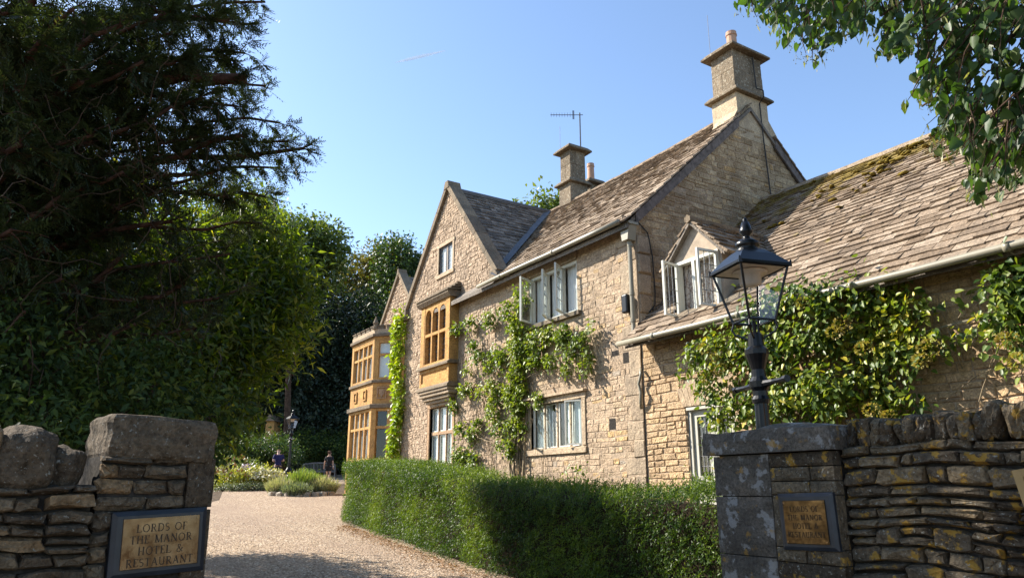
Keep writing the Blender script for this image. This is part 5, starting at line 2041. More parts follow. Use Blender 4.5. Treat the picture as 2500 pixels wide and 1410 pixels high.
def tree(name, label, base, h, crown, leaf, m, density, bark=None, group=None, cat='tree', twig=8, spread=0.3, droop=0.3, tr=0.25, limbs=True, shell=0.5, tone=0.3):
    """trunk with limbs to the masses of an uneven crown; crown = list of (centre, radii)"""
    r = thing(name, label, cat, tuple(base), group)
    b = MB()
    top = np.array(base) + np.array([0, 0, h])
    b.tube(wander(np.array(base) - [0, 0, 0.3], top, 6, 0.05), [tr * (1 - 0.1 * i) for i in range(7)], 9)
    if limbs:
        for c, _r in crown:
            t = rng.uniform(0.35, 1.0)
            s = np.array(base) * (1 - t) + top * t
            b.tube(wander(s, c, 5, 0.12), [tr * 0.4 * (1 - 0.16 * i) + 0.01 for i in range(6)], 5)
    b.build('trunk', bark or M_BARK, r, smooth=True)
    foliage_mesh('crown', [blob_leaves(crown, density, leaf[0], leaf[1], droop, twig, spread, shell=shell, tone=tone)], m, r)
    return r


def lobes(c, R_, n, k=0.45, flat=0.8, seed=0):
    """lobes of an uneven crown around c"""
    rs = np.random.default_rng(seed)
    R_ = np.broadcast_to(np.asarray(R_, float), (3,))
    out = [(np.asarray(c, float), R_ * 0.62)]
    for i in range(n):
        d = unit(rs.normal(size=3) * [1, 1, flat])
        f = rs.uniform(0.5, 0.82)
        out.append((np.asarray(c) + d * R_ * f, R_ * k * rs.uniform(0.65, 1.2)))
    return out


G_YEW = leaf_mat('yew_needles', [(0, (0.022, 0.030, 0.015)), (0.5, (0.038, 0.055, 0.024)), (0.85, (0.065, 0.085, 0.03)), (1, (0.10, 0.085, 0.035))], 0.22, rough=0.5, spec=0.25)
G_DRY = plain('dead_brown_twig', (0.075, 0.048, 0.032), 0.95, 0.1, vary=0.35)
G_HEDGE = leaf_mat('hedge_yew_needles', [(0, (0.016, 0.042, 0.012)), (0.3, (0.055, 0.098, 0.016)), (0.65, (0.135, 0.19, 0.02)), (1, (0.27, 0.30, 0.033))], 0.3, rough=0.5, spec=0.3)
G_LAUREL = leaf_mat('long_leaves', [(0, (0.02, 0.035, 0.010)), (0.5, (0.06, 0.088, 0.016)), (0.8, (0.14, 0.165, 0.02)), (1, (0.26, 0.23, 0.03))], 0.5, tcol=(2.1, 2.3, 0.5), rough=0.4)
G_BUSH = leaf_mat('dark_bush_leaves', [(0, (0.012, 0.024, 0.008)), (0.45, (0.035, 0.06, 0.016)), (0.75, (0.07, 0.105, 0.024)), (1, (0.13, 0.145, 0.03))], 0.35, rough=0.6, spec=0.2)
G_LIME = leaf_mat('lime_leaves', [(0, (0.022, 0.045, 0.016)), (0.5, (0.045, 0.085, 0.022)), (0.82, (0.07, 0.115, 0.025)), (1, (0.17, 0.18, 0.05))], 0.4, tcol=(1.7, 1.9, 0.5), rough=0.45)
G_BRACT = leaf_mat('pale_lime_bracts', [(0, (0.15, 0.17, 0.07)), (1, (0.27, 0.26, 0.11))], 0.4)
G_FAR = leaf_mat('broad_tree_leaves', [(0, (0.02, 0.04, 0.014)), (0.5, (0.045, 0.08, 0.02)), (0.9, (0.085, 0.125, 0.028)), (1, (0.13, 0.12, 0.03))], 0.3)
G_FAR2 = leaf_mat('pale_tree_leaves', [(0, (0.035, 0.06, 0.016)), (0.5, (0.10, 0.14, 0.03)), (1, (0.22, 0.235, 0.06))], 0.35)
G_FARD = leaf_mat('dark_evergreen_leaves', [(0, (0.010, 0.020, 0.012)), (0.5, (0.02, 0.036, 0.02)), (1, (0.04, 0.06, 0.03))], 0.15)
G_AUT = leaf_mat('bronze_tree_leaves', [(0, (0.05, 0.06, 0.015)), (0.5, (0.11, 0.10, 0.022)), (1, (0.20, 0.15, 0.03))], 0.35)
G_VINE = leaf_mat('climber_leaves', [(0, (0.05, 0.09, 0.016)), (0.4, (0.13, 0.18, 0.024)), (0.8, (0.24, 0.28, 0.034)), (1, (0.36, 0.34, 0.12))], 0.3, rough=0.45)
G_GOLD = leaf_mat('golden_climber_leaves', [(0, (0.16, 0.24, 0.015)), (0.6, (0.27, 0.35, 0.02)), (1, (0.38, 0.42, 0.04))], 0.3)
G_GREY = leaf_mat('silver_green_leaves', [(0, (0.08, 0.11, 0.06)), (1, (0.22, 0.25, 0.16))], 0.2)
G_HYD = leaf_mat('hydrangea_leaves', [(0, (0.03, 0.065, 0.014)), (0.4, (0.09, 0.14, 0.02)), (0.7, (0.21, 0.25, 0.028)), (1, (0.40, 0.33, 0.04))], 0.3, rough=0.42, spec=0.35)
G_HEAD = leaf_mat('faded_flower_heads', [(0, (0.22, 0.20, 0.04)), (0.6, (0.34, 0.28, 0.07)), (1, (0.36, 0.20, 0.06))], 0.25)
G_LAV = leaf_mat('lavender_spikes', [(0, (0.14, 0.16, 0.08)), (0.5, (0.25, 0.27, 0.14)), (1, (0.40, 0.36, 0.26))], 0.25)
G_ROSE = leaf_mat('rosemary_spikes', [(0, (0.06, 0.11, 0.02)), (0.6, (0.13, 0.20, 0.04)), (1, (0.26, 0.30, 0.08))], 0.3)
G_YELL = leaf_mat('yellow_shrub_leaves', [(0, (0.09, 0.13, 0.02)), (0.5, (0.25, 0.26, 0.035)), (1, (0.45, 0.36, 0.06))], 0.3)
G_WHITEF = leaf_mat('cream_blossom', [(0, (0.42, 0.40, 0.26)), (1, (0.66, 0.60, 0.46))], 0.25)
G_PURPLE = leaf_mat('mauve_blossom', [(0, (0.22, 0.16, 0.26)), (1, (0.46, 0.38, 0.50))], 0.25)
G_RUST = leaf_mat('rust_seed_heads', [(0, (0.10, 0.05, 0.03)), (1, (0.26, 0.12, 0.07))], 0.2)

# ---- the yew over the entrance
YEW = thing('yew_tree', 'huge dark yew with long reddish limbs reaching over the left wall', 'tree', (-8.6, -2.2, 0.3))
wood, twigs, tips = MB(), [], []
trunk = wander((-8.6, -2.2, -0.2), (-8.2, -1.2, 7.5), 8, 0.04)
wood.tube(trunk, np.linspace(0.55, 0.2, 9).tolist(), 12)
ENDS = [(648, 5, 8.2, 0), (613, 60, 8.1, 0), (598, 130, 8.0, 0), (602, 192, 7.8, 2), (648, 210, 8.4, 0), (683, 300, 8.3, 0), (743, 362, 8.5, 1), (703, 345, 8.6, 0), (683, 410, 8.8, 0), (648, 480, 9.2, 0), (560, 50, 7.6, 1), (470, 130, 7.0, 0),
        (600, 330, 7.6, 1), (520, 420, 8.0, 1), (640, 545, 9.3, 0), (560, 620, 9.0, 0), (420, 260, 6.9, 0), (300, 60, 6.7, 1), (200, 200, 6.5, 1), (100, 100, 6.2, 1), (50, 350, 6.2, 1), (150, 480, 6.6, 1), (300, 420, 6.9, 0), (420, 540, 7.5, 1),
        (300, 620, 7.1, 1), (150, 680, 6.6, 0), (450, 690, 8.2, 1), (600, 700, 9.2, 0), (330, 790, 7.6, 0), (480, 800, 8.4, 0), (30, 560, 6.1, 0), (230, 330, 6.5, 0), (380, 380, 7.2, 0), (60, 220, 6.2, 0), (420, 30, 7.0, 0), (180, 20, 6.4, 0),
        (60, 760, 6.4, 0), (200, 800, 6.8, 0), (500, 240, 7.6, 0), (350, 150, 6.9, 0), (560, 480, 8.6, 0),
        (270, 150, 7.2, 0), (340, 260, 7.6, 0), (260, 380, 7.4, 0), (500, 330, 7.9, 0), (580, 260, 8.0, 0), (420, 80, 7.6, 0), (560, 140, 8.0, 0), (350, 20, 7.4, 0), (120, 300, 6.9, 0), (380, 470, 7.8, 0), (20, 30, 6.0, 0), (600, -60, 8, 0), (400, -120, 7.2, 1), (200, -150, 6.6, 1), (0, -200, 6.3, 1), (-200, 100, 6, 1), (-200, 400, 6, 1), (520, -250, 8.2, 1), (300, -350, 7.6, 1), (100, -420, 7.2, 1), (400, -520, 8.4, 1), (650, -160, 8.6, 0), (-250, -300, 6.6, 1), (150, -600, 8, 1)]
for (px, py, D_, thick) in ENDS:
    e = at_d(px, py, D_)
    t = np.clip((e[2] - 1.6) / 6.5, 0.12, 0.95)
    s = trunk[int(t * 8)]
    L = np.linalg.norm(e - s)
    p = wander(s, e, 10, 0.16, sag=0.05)
    r0 = [0.032, 0.055, 0.11][thick]
    wood.tube(p, [r0 * (1 - 0.075 * i) + (0.03 if thick == 2 else 0.006) for i in range(11)], 7)
    d0 = unit(e - s)
    # side branches, thicker towards the tip of the limb
    off = px < -60 or py < -70
    for i in range(14 if off else 34):
        f = 0.22 + 0.78 * rng.random() ** 0.75
        k = f * 10
        q = p[int(k)] + (p[min(int(k) + 1, 10)] - p[int(k)]) * (k % 1)
        d = unit(d0 * 0.7 + rng.normal(0, 0.55, 3) + [0, 0, -0.12])
        ln_ = rng.uniform(0.22, 0.72) * (1.15 - 0.72 * f)
        e2 = q + d * ln_
        pp = wander(q, e2, 3, 0.15, sag=0.03)
        wood.tube(pp, [0.007, 0.005, 0.0035, 0.002], 4, caps=False)
        for j in range(int(6 + ln_ * 18)):
            g = rng.uniform(0.1, 1.0)
            a = q + (e2 - q) * g
            dd = unit(d * 0.75 + rng.normal(0, 0.5, 3) + [0, 0, -0.3])
            twigs.append((a, dd, rng.uniform(0.09, 0.24)))
for i in range(6):
    dn = unit(rng.normal(size=3))
M_tw = MB()
wood.build('trunk', M_YEWBARK, YEW, smooth=True)
ta = np.array([t[0] for t in twigs])
td = np.array([t[1] for t in twigs])
tl = np.array([t[2] for t in twigs])
# pull back from the sight line of the open sky to the right of the crown? the tips decide; needles in two flat rows
n = len(ta)
up = unit(rng.normal(0, 0.35, (n, 3)) + [0, 0, 1])
side = unit(np.cross(td, up))
per = 13
k = np.tile(np.arange(per), n)
tt = (k // 2 + 0.5) / (per / 2)
sg = np.where(k % 2 == 0, 1.0, -1.0)[:, None]
TA, TD, TL, TS, TU = [np.repeat(z_, per, 0) for z_ in (ta, td, tl, side, up)]
C = TA + TD * (TL * tt)[:, None]
A = unit(TD * 0.75 + TS * sg * 0.8 + rng.normal(0, 0.12, C.shape))
rn = np.clip(np.repeat(rng.normal(0.45, 0.2, n), per) + rng.normal(0, 0.08, n * per), 0, 1)
v1 = leaf_arrays(C, A, TU, rng.uniform(0.036, 0.06, len(C)), 0.0135, 0.05, rn)
ax = leaf_arrays(ta, td, up, tl, 0.012, 0.0, np.full(n, 0.1))
foliage_mesh('crown', [(*v1, 0), (*ax, 0)], [G_YEW], YEW)
print('yew twigs', n)
# bare dead twigs hanging inside the crown
b = MB()
for i in range(110):
    px, py = rng.uniform(-50, 560), rng.uniform(180, 880)
    s = at_d(px, py, rng.uniform(5.6, 7.2))
    d = unit(rng.normal(0, 1, 3) + [0, 0, -0.8])
    pth = wander(s, s + d * rng.uniform(0.2, 0.6), 4, 0.3)
    b.tube(pth, [0.004, 0.0035, 0.003, 0.0025, 0.0015], 4, caps=False)
o = b.build('dead_twigs', G_DRY, YEW)
o['kind'] = 'stuff'

# ---- long-leaved tree behind the yew
LB_ = [(640, 640, 12.6, .75), (690, 735, 12.2, .55), (600, 740, 12.2, .8), (660, 820, 11.9, .5), (560, 860, 11.6, .75), (560, 960, 11.3, .45), (500, 990, 11.0, .6), (520, 800, 11.6, .9), (450, 880, 11.0, .8), (500, 680, 12.1, .9), (640, 720, 12.6, .7),
       (400, 760, 11.1, .9), (330, 860, 10.6, .8), (590, 620, 12.6, .8), (640, 590, 12.8, .5), (725, 790, 12.0, .3), (740, 700, 12.3, .28), (600, 900, 11.6, .4), (590, 1000, 11.3, .25), (250, 760, 10.5, .9), (420, 640, 12.0, .9), (300, 600, 11.5, 1.0), (150, 650, 10.5, 1.0), (500, 560, 12.6, .8), (350, 980, 10.4, .7), (460, 1000, 10.8, .6), (20, 620, 9.5, 1.0), (0, 780, 9.0, .9), (120, 820, 9.5, .9), (-120, 700, 9, 1.0), (-150, 500, 9.5, 1.1), (30, 470, 10, 1.0), (180, 520, 10.8, 1.0)]
crown = [(at_d(a, c, d), (r, r, r * 0.8)) for a, c, d, r in LB_]
crown += [(np.array(c), (r, r, r * 0.8)) for c, r in (((-14.3, 1.1, 3.0), 0.8), ((-15.3, 0.2, 4.2), 1.0), ((-13.4, 0.3, 4.4), 1.0), ((-14.2, -0.8, 5.0), 1.2), ((-12.6, -0.6, 4.8), 1.2), ((-16.2, -0.9, 5.2), 0.9))]
tree('broadleaf_tree', 'broad tree with long drooping yellow green leaves, tucked under the yew', (-12.4, 0.6, 0.55), 4.2, crown, (0.15, 0.046), G_LAUREL, 230, twig=9, spread=0.13, droop=0.4, tr=0.2, cat='tree', tone=0.3)

LBs = [(60, 900, 6.4, .5), (190, 880, 6.6, .5), (320, 900, 6.8, .5), (430, 930, 7.0, .45), (120, 980, 6.2, .45), (280, 990, 6.4, .42), (390, 1010, 6.9, .4), (480, 990, 7.6, .4), (-60, 950, 6.2, .5), (10, 800, 6.8, .5), (470, 1060, 7.5, .35), (200, 1060, 6.3, .4), (60, 1070, 6.0, .4), (20, 1030, 6.6, .45), (130, 1040, 6.8, .45), (-80, 1050, 6.4, .5)]
crown = [(at_d(a, c, d), (r, r, r * 0.9)) for a, c, d, r in LBs]
crown = [(c + rng.normal(0, 0.12, 3), np.array(r) * rng.uniform(0.6, 1.05)) for c, r in crown]
crown += [(at_d(a, c, d), (r, r, r * 0.9)) for a, c, d, r in ((40, 985, 8.0, .5), (120, 1000, 8.2, .5), (200, 1010, 8.4, .5), (280, 1000, 8.6, .5), (-40, 980, 7.8, .5), (80, 930, 8.6, .6))]
tree('dark_bush', 'leafy dark bush growing just behind the left boundary wall', (-6.6, 0.25, 0.3), 1.6, crown, (0.072, 0.03), G_BUSH, 380, twig=9, spread=0.09, droop=0.45, tr=0.06, shell=0.3, tone=0.5, cat='bush')

# ---- lime branches hanging into the picture from the right
LIME = thing('lime_tree', 'lime tree whose hanging branches fill the top right corner', 'tree', (0.6, 6.4, 0.1))
b = MB()
tk_ = wander((0.6, 6.4, -0.2), (0.5, 6.2, 7.5), 6, 0.04)
b.tube(tk_, np.linspace(0.3, 0.15, 7).tolist(), 10)
poly = [(1800, -40), (1800, 25), (1870, 60), (1925, 125), (1985, 160), (2035, 105), (2095, 85), (2150, 150), (2235, 155), (2235, 180), (2205, 280), (2245, 305), (2265, 350), (2330, 420), (2345, 490), (2400, 510), (2440, 480), (2560, 430), (2800, 420), (2800, -40)]


def inside(x, y, pg):
    c = False
    j = len(pg) - 1
    for i in range(len(pg)):
        if (pg[i][1] > y) != (pg[j][1] > y) and x < (pg[j][0] - pg[i][0]) * (y - pg[i][1]) / (pg[j][1] - pg[i][1]) + pg[i][0]:
            c = not c
        j = i
    return c


shoots = []
tries = 0
while len(shoots) < 820 and tries < 20000:
    tries += 1
    x, y = rng.uniform(1790, 2800), rng.uniform(-40, 520)
    if inside(x, y, poly) and (noise.noise(Vector((x / 90, y / 90, 5))) > -0.16 or rng.random() < 0.25):
        shoots.append((x, y, rng.uniform(4.6, 6.4)))
C, A, N = [], [], []
brC, brA, brN = [], [], []
berries = MB()
for (x, y, D_) in shoots:
    e = at_d(x, y, D_)
    s = e + np.array([rng.uniform(-0.05, 0.35), rng.uniform(-0.1, 0.25), rng.uniform(0.18, 0.40)])
    p = wander(s, e, 4, 0.12)
    b.tube(p, [0.006, 0.005, 0.004, 0.003, 0.002], 4, caps=False)
    for i in range(rng.integers(4, 7)):
        t = rng.uniform(0.05, 1)
        q = s + (e - s) * t
        C.append(q + rng.normal(0, 0.025, 3))
        A.append(unit((e - s) * 0.8 + rng.normal(0, 0.22, 3) + [0, 0, -0.25]))
        N.append(unit(rng.normal(0, 0.8, 3) + [0.3, -0.3, 0.5]))
    if rng.random() < 0.6:
        for i in range(2):
            q = e + rng.normal(0, 0.04, 3)
            brC.append(q)
            brA.append(unit(rng.normal(0, 0.3, 3) + [0, 0, -1]))
            brN.append(rand_dirs(1)[0])
    if rng.random() < 0.4:
        for i in range(4):
            q = e + rng.normal(0, 0.018, 3) + [0, 0, -0.07]
            berries.lathe([(0.0005, -0.005), (0.0045, -0.001), (0.004, 0.004), (0.0005, 0.006)], q, 5)
            berries.tube([tuple(q), tuple(e + [0, 0, -0.01])], 0.0008, 3, caps=False)
for (ex, ey, D_, r) in ((2360, 150, 5.6, 0.03), (2250, 260, 5.8, 0.02), (2430, 330, 5.4, 0.025), (2000, 20, 5.6, 0.02), (2150, 40, 5.4, 0.022), (1880, -10, 6.0, 0.014), (2560, 250, 5.0, 0.03)):
    e = at_d(ex, ey, D_)
    b.tube(wander(tk_[5 if ey < 100 else 4], e, 9, 0.14, sag=0.12), [r * (1.8 - 0.16 * i) for i in range(10)], 6)
b.build('trunk', M_BARK, LIME, smooth=True)
berries.build('fruit', plain('green_lime_fruit', (0.06, 0.075, 0.03), 0.6, 0.3), LIME)['kind'] = 'stuff'
C, A, N = np.array(C), np.array(A), np.array(N)
ls = rng.uniform(0.055, 0.095, len(C))
rn = np.clip(rng.normal(0.45, 0.22, len(C)), 0, 1)
px_ = np.array([(lambda q: 1e9 if q is None or not (0 < q[0] < 2500 and 0 < q[1] < 1410) else np.linalg.norm(c))(proj(c)) for c in C])
order = np.argsort(px_)
for i in order[:300]:
    V, F, r_ = leaf_arrays(C[i:i + 1], A[i:i + 1], N[i:i + 1], ls[i], ls[i] * 0.85, 0.2, rn[i:i + 1], heart=True)
    me = np_mesh('leaf', V, F, r_)
    me.materials.append(G_LIME)
    link(bpy.data.objects.new('leaf', me), LIME)
ix = order[300:]
foliage_mesh('remaining_foliage', [(*leaf_arrays(C[ix], A[ix], N[ix], ls[ix], ls[ix] * 0.85, 0.2, rn[ix], heart=True), 0),
                                   (*leaf_arrays(np.array(brC), np.array(brA), np.array(brN), 0.07, 0.016, 0.1), 1)], [G_LIME, G_BRACT], LIME, 'stuff')

# ---- the clipped yew hedge along the drive
HEDGE = thing('clipped_hedge', 'long clipped yew hedge before the house, sunlit at its rounded far end', 'hedge', (-11, 6, 0.6))
HP = [(-4.2, 5.55), (-6.5, 5.45), (-9.3, 5.35), (-11.5, 5.60), (-13.6, 5.85), (-15.6, 6.05), (-17.0, 6.2), (-17.95, 6.5), (-18.3, 7.05), (-18.25, 7.8), (-17.8, 8.35), (-16.7, 8.6), (-15.7, 8.4), (-15.2, 7.9), (-14.9, 7.2), (-13.2, 6.95), (-9.3, 6.6), (-6.5, 6.6), (-4.2, 6.6)]


def hedge_top(x):
    return 1.59 + np.clip((-x - 8) / 8, 0, 1) * 0.62 + 0.04 * np.sin(x * 2.1)


hp = np.array(HP)
b = MB()
n = len(HP)
cen = hp.mean(0)
sm = []
for i in range(n):
    a, c = hp[i - 1], hp[(i + 1) % n]
    t = unit(c - a)
    nn = np.array([-t[1], t[0]])
    q = hp[i] + nn * 0.17
    sm.append(q)
sgn = 1 if np.linalg.norm(sm[2] - np.array([-9.3, 6.0])) < np.linalg.norm(hp[2] - np.array([-9.3, 6.0])) else -1
sm = [hp[i] + (np.array(sm[i]) - hp[i]) * sgn for i in range(n)]
vs = [(q[0], q[1], float(ground_z(q[0], q[1])) - 0.1) for q in sm] + [(q[0], q[1], float(hedge_top(q[0])) - 0.15) for q in sm]
tris = []
import mathutils.geometry as mg
tes = mg.tessellate_polygon([[Vector((q[0], q[1], 0)) for q in sm]])
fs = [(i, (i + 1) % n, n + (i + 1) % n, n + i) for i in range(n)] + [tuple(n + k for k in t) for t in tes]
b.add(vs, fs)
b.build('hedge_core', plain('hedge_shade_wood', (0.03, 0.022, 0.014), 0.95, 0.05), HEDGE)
seg = np.roll(hp, -1, 0) - hp
sl = np.linalg.norm(seg, axis=1)
P_, O_ = [], []
for i in range(n - 1):
    if i == n - 1:
        continue
    zt = float(hedge_top(hp[i][0]))
    zb = float(ground_z(*hp[i]))
    front = i < 11
    cnt = int(sl[i] * (zt - zb) * (820 if front else 60))
    t = rng.random(cnt)
    q = hp[i] + seg[i] * t[:, None]
    top = hedge_top(q[:, 0])
    g = ground_z(q[:, 0], q[:, 1])
    v = rng.random(cnt)
    tt_ = unit(seg[i])
    out = np.array([tt_[1], -tt_[0]]) * -sgn
    bulge = 0.10 * np.sin(v * math.pi) - 0.10 * (v > 0.9) * (v - 0.9) / 0.1 + 0.06 * np.array([noise.noise(Vector((a * 1.3, c * 1.3, d * 2))) for (a, c), d in zip(q, v)])
    P_.append(np.column_stack([q + out * bulge[:, None], g + 0.05 + (top - g - 0.05) * v]))
    O_.append(np.column_stack([np.tile(out, (cnt, 1)), 0.25 + 0.9 * v ** 4]))
cnt = 11000
q = np.column_stack([rng.uniform(-18.4, -4.2, cnt * 2), rng.uniform(5.3, 8.7, cnt * 2)])
ins = np.array([inside(x, y, HP) for x, y in q])
q = q[ins][:cnt]
P_.append(np.column_stack([q, hedge_top(q[:, 0]) + 0.05 * np.array([noise.noise(Vector((a * 1.5, c * 1.5, 1))) for a, c in q])]))
O_.append(np.column_stack([rng.normal(0, 0.35, (len(q), 2)), np.ones(len(q))]))
P_, O_ = np.concatenate(P_), np.concatenate(O_)
# thin places and hollows where the dark inside shows
gap_ = np.array([noise.noise(Vector((p[0] * 2.6, p[1] * 2.6, p[2] * 6.5))) for p in P_])
keep = (gap_ > -0.25) | (rng.random(len(P_)) < 0.45)
P_, O_ = P_[keep], O_[keep]
P_ = P_ + unit(O_) * (0.09 * gap_[keep] - 0.09 * (rng.random(len(P_)) < 0.3))[:, None]
ns = len(P_)
sd = unit(unit(O_) * 0.8 + rng.normal(0, 0.38, (ns, 3)) + [0, 0, 0.28])
sl_ = rng.uniform(0.06, 0.14, ns) * (1 + 0.9 * (rng.random(ns) > 0.95))
P0 = P_ - sd * 0.05
per = 7
k = np.tile(np.arange(per), ns)
up = unit(np.cross(sd, rng.normal(0, 1, (ns, 3))))
sp_ = np.cross(sd, up)
rp = lambda z_: np.repeat(z_, per, 0)
C = rp(P0) + rp(sd) * (rp(sl_ + 0.05) * ((k + 0.5) / per))[:, None]
an = k * 2.4
A = unit(rp(sd) * 0.85 + (rp(up) * np.cos(an)[:, None] + rp(sp_) * np.sin(an)[:, None]) * 0.7)
tone = np.array([noise.noise(Vector(p * 1.2)) for p in P_]) * 0.35 + 0.42 + rng.normal(0, 0.13, ns)
rn = np.clip(np.repeat(tone, per) + (k / per - 0.5) * 0.35, 0, 1)
foliage_mesh('foliage', [(*leaf_arrays(C, A, rand_dirs(len(C)), rng.uniform(0.03, 0.05, len(C)), 0.012, 0.05, rn), 0)], G_HEDGE, HEDGE)
# fallen leaves along the foot of the hedge
cnt = 2600
t = rng.random(cnt) ** 0.7
x = -6.5 - t * 10
y = np.interp(-x, [4, 9.3, 11.5, 13.6, 15.6, 17], [5.4, 5.3, 5.55, 5.8, 6.0, 6.2]) - np.abs(rng.normal(0, 0.22, cnt)) - 0.02
q = np.column_stack([x, y, ground_z(x, y) + 0.022 + rng.random(cnt) * 0.012])
M_LITTER = leaf_mat('rust_leaf_litter', [(0, (0.16, 0.075, 0.03)), (0.6, (0.30, 0.15, 0.06)), (1, (0.42, 0.26, 0.13))], 0.1)
o = foliage_mesh('leaf_litter', [(*leaf_arrays(q, np.column_stack([rng.normal(0, 1, (cnt, 2)), rng.normal(0, 0.15, cnt)]), np.column_stack([rng.normal(0, 0.35, (cnt, 2)), np.ones(cnt)]), rng.uniform(0.02, 0.05, cnt), rng.uniform(0.012, 0.03, cnt), 0.15), 0)], M_LITTER, None, 'stuff')
# loose pebbles on the near part of the drive
cnt = 9000
q = np.column_stack([-7 - 13 * rng.random(cnt) ** 2, rng.uniform(1.2, 7.2, cnt)])
q = q[[inside(a, c, DRIVE) for a, c in q]]
cnt = len(q)
s = rng.uniform(0.006, 0.015, cnt)
oct_ = np.array([(1, 0, 0), (0, 1, 0), (-1, 0, 0), (0, -1, 0), (0, 0, 0.7), (0, 0, -0.5)])
cz = np.column_stack([q, ground_z(q[:, 0], q[:, 1]) + 0.014])
V = (cz[:, None, :] + oct_[None] * s[:, None, None] * rng.uniform(0.6, 1.3, (cnt, 6, 1))).reshape(-1, 3)
f0 = np.array([(0, 1, 4), (1, 2, 4), (2, 3, 4), (3, 0, 4), (1, 0, 5), (2, 1, 5), (3, 2, 5), (0, 3, 5)])
F = (np.arange(cnt)[:, None, None] * 6 + f0[None]).reshape(-1, 3)
me = np_mesh('gravel_pebbles', V, F, np.repeat(rng.random(cnt), 6))
m_, nt, bs = mat('loose_pebbles', 0.9, 0.2)
nt.links.new(ramp(nt, rnd_attr(nt), [(0, (0.22, 0.16, 0.11)), (0.5, (0.48, 0.37, 0.27)), (1, (0.66, 0.56, 0.46))]), bs.inputs['Base Color'])
me.materials.append(m_)
o = bpy.data.objects.new('gravel_pebbles', me)
COL.objects.link(o)
o['kind'] = 'stuff'


# ---- climbers
def climber(name, label, base, blobs, leaf, m, density, stems, depth, group=None, heads=None, ndetail=0, spread=0.07, droop=0.6, hx=None, cat='climbing plant', twig=6, wy=9.0):
    r = thing(name, label, cat, base, group)
    b = MB()
    for (s, e, rad) in stems:
        p = wander(s, e, 9, 0.10)
        p[:, 1] = np.minimum(p[:, 1], wy - 0.05)
        b.tube(p, [rad * (1 - 0.07 * i) for i in range(10)], 5, caps=False)
    b.build('stems', M_TWIG, r, smooth=True)
    P, O = [], []
    for c, rr in blobs:
        rr = np.broadcast_to(np.asarray(rr, float), (3,))
        area = math.pi * rr[0] * rr[2]
        nt_ = max(2, int(area * density / twig))
        d = rand_dirs(nt_)
        d[:, 1] = -np.abs(d[:, 1])
        rad = 0.25 + 0.75 * rng.random(nt_) ** 0.5
        lump = np.array([noise.noise(Vector(x * 2 + np.asarray(c) * 1.7)) for x in d])
        P.append(np.asarray(c) + d * rr * (rad * (1 + 0.35 * lump))[:, None])
        O.append(d)
    P, O = np.concatenate(P), np.concatenate(O)
    P[:, 1] = np.minimum(P[:, 1], wy - 0.05)
    nt_ = len(P)
    C = np.repeat(P, twig, 0) + rng.normal(0, spread, (nt_ * twig, 3))
    C[:, 1] = np.minimum(C[:, 1], wy - 0.04)
    n = len(C)
    A = unit(np.repeat(O, twig, 0) * 0.4 + rng.normal(0, 0.6, (n, 3)) + [0, -0.2, -droop])
    N = unit(rng.normal(0, 0.45, (n, 3)) + [-0.3, -0.8, 0.75])
    tn = np.array([noise.noise(Vector(p * 1.1)) for p in P]) * 0.4 + 0.45 + rng.normal(0, 0.15, nt_)
    rn = np.clip(np.repeat(tn, twig) + rng.normal(0, 0.16, n), 0, 1)
    s = rng.uniform(0.65, 1.25, n)
    big = np.arange(n)
    if ndetail:
        sc = np.array([0.0 if (q := proj(c)) is None or not (0 < q[0] < 2500 and 0 < q[1] < 1410) else s_ / np.linalg.norm(c) - 0.5 * (c[1] - 8.4) * 0.05 for c, s_ in zip(C, s)])
        order = np.argsort(-sc)
        for i in order[:ndetail]:
            V, F, r_ = leaf_arrays(C[i:i + 1], A[i:i + 1], N[i:i + 1], leaf[0] * s[i], leaf[1] * s[i], 0.2, rn[i:i + 1], heart=True)
            me = np_mesh('leaf', V, F, r_)
            me.materials.append(m)
            link(bpy.data.objects.new('leaf', me), r)
        big = order[ndetail:]
    foliage_mesh('remaining_foliage' if ndetail else 'foliage', [(*leaf_arrays(C[big], A[big], N[big], leaf[0] * s[big], leaf[1] * s[big], 0.2, rn[big], heart=ndetail > 0), 0)], m, r, 'stuff' if ndetail else None)
    if heads:
        ps = []
        for c, rr in heads:
            k_ = 90
            d = rand_dirs(k_)
            d[:, 1] = -np.abs(d[:, 1])
            q_ = np.asarray(c) + d * np.array([rr, rr * 0.7, rr * 0.7])
            ps.append((*leaf_arrays(q_, d + rng.normal(0, 0.4, d.shape), rand_dirs(k_), 0.035, 0.03, 0.1, np.clip(rng.normal(0.45, 0.25, k_), 0, 1)), 0))
        foliage_mesh('flower_heads', ps, G_HEAD, r)
    return r


MV = [(1275, 738, .30, .34), (1240, 760, .28, .22), (1200, 780, .30, .22), (1150, 792, .26, .18), (1120, 805, .2, .16), (1262, 800, .34, .36), (1272, 860, .26, .34), (1262, 915, .22, .34), (1250, 965, .22, .3), (1268, 1000, .14, .3), (1228, 880, .24, .26), (1200, 900, .16, .16),
      (1340, 818, .3, .22), (1380, 812, .26, .18), (1420, 828, .26, .18), (1446, 800, .12, .12), (1310, 832, .26, .24), (1160, 850, .2, .18), (1172, 872, .24, .16), (1200, 945, .24, .2), (1175, 960, .18, .14), (1135, 955, .2, .14), (1205, 1000, .22, .26),
      (1225, 1085, .26, .07), (1236, 1055, .12, .14), (1310, 885, .22, .2), (1352, 880, .24, .16), (1130, 1050, .2, .22), (1112, 1105, .12, .2), (1215, 1040, .2, .2), (1250, 1090, .1, .3), (1400, 860, .2, .12), (1290, 700, .05, .05), (1145, 900, .12, .16)]
blobs = [(at_y(a, c, 8.86), (r, 0.13, h)) for a, c, r, h in MV]
blobs += [(at_y(rng.uniform(1105, 1320), rng.uniform(840, 1130), 8.9), (0.16, 0.07, 0.2)) for i in range(26)]
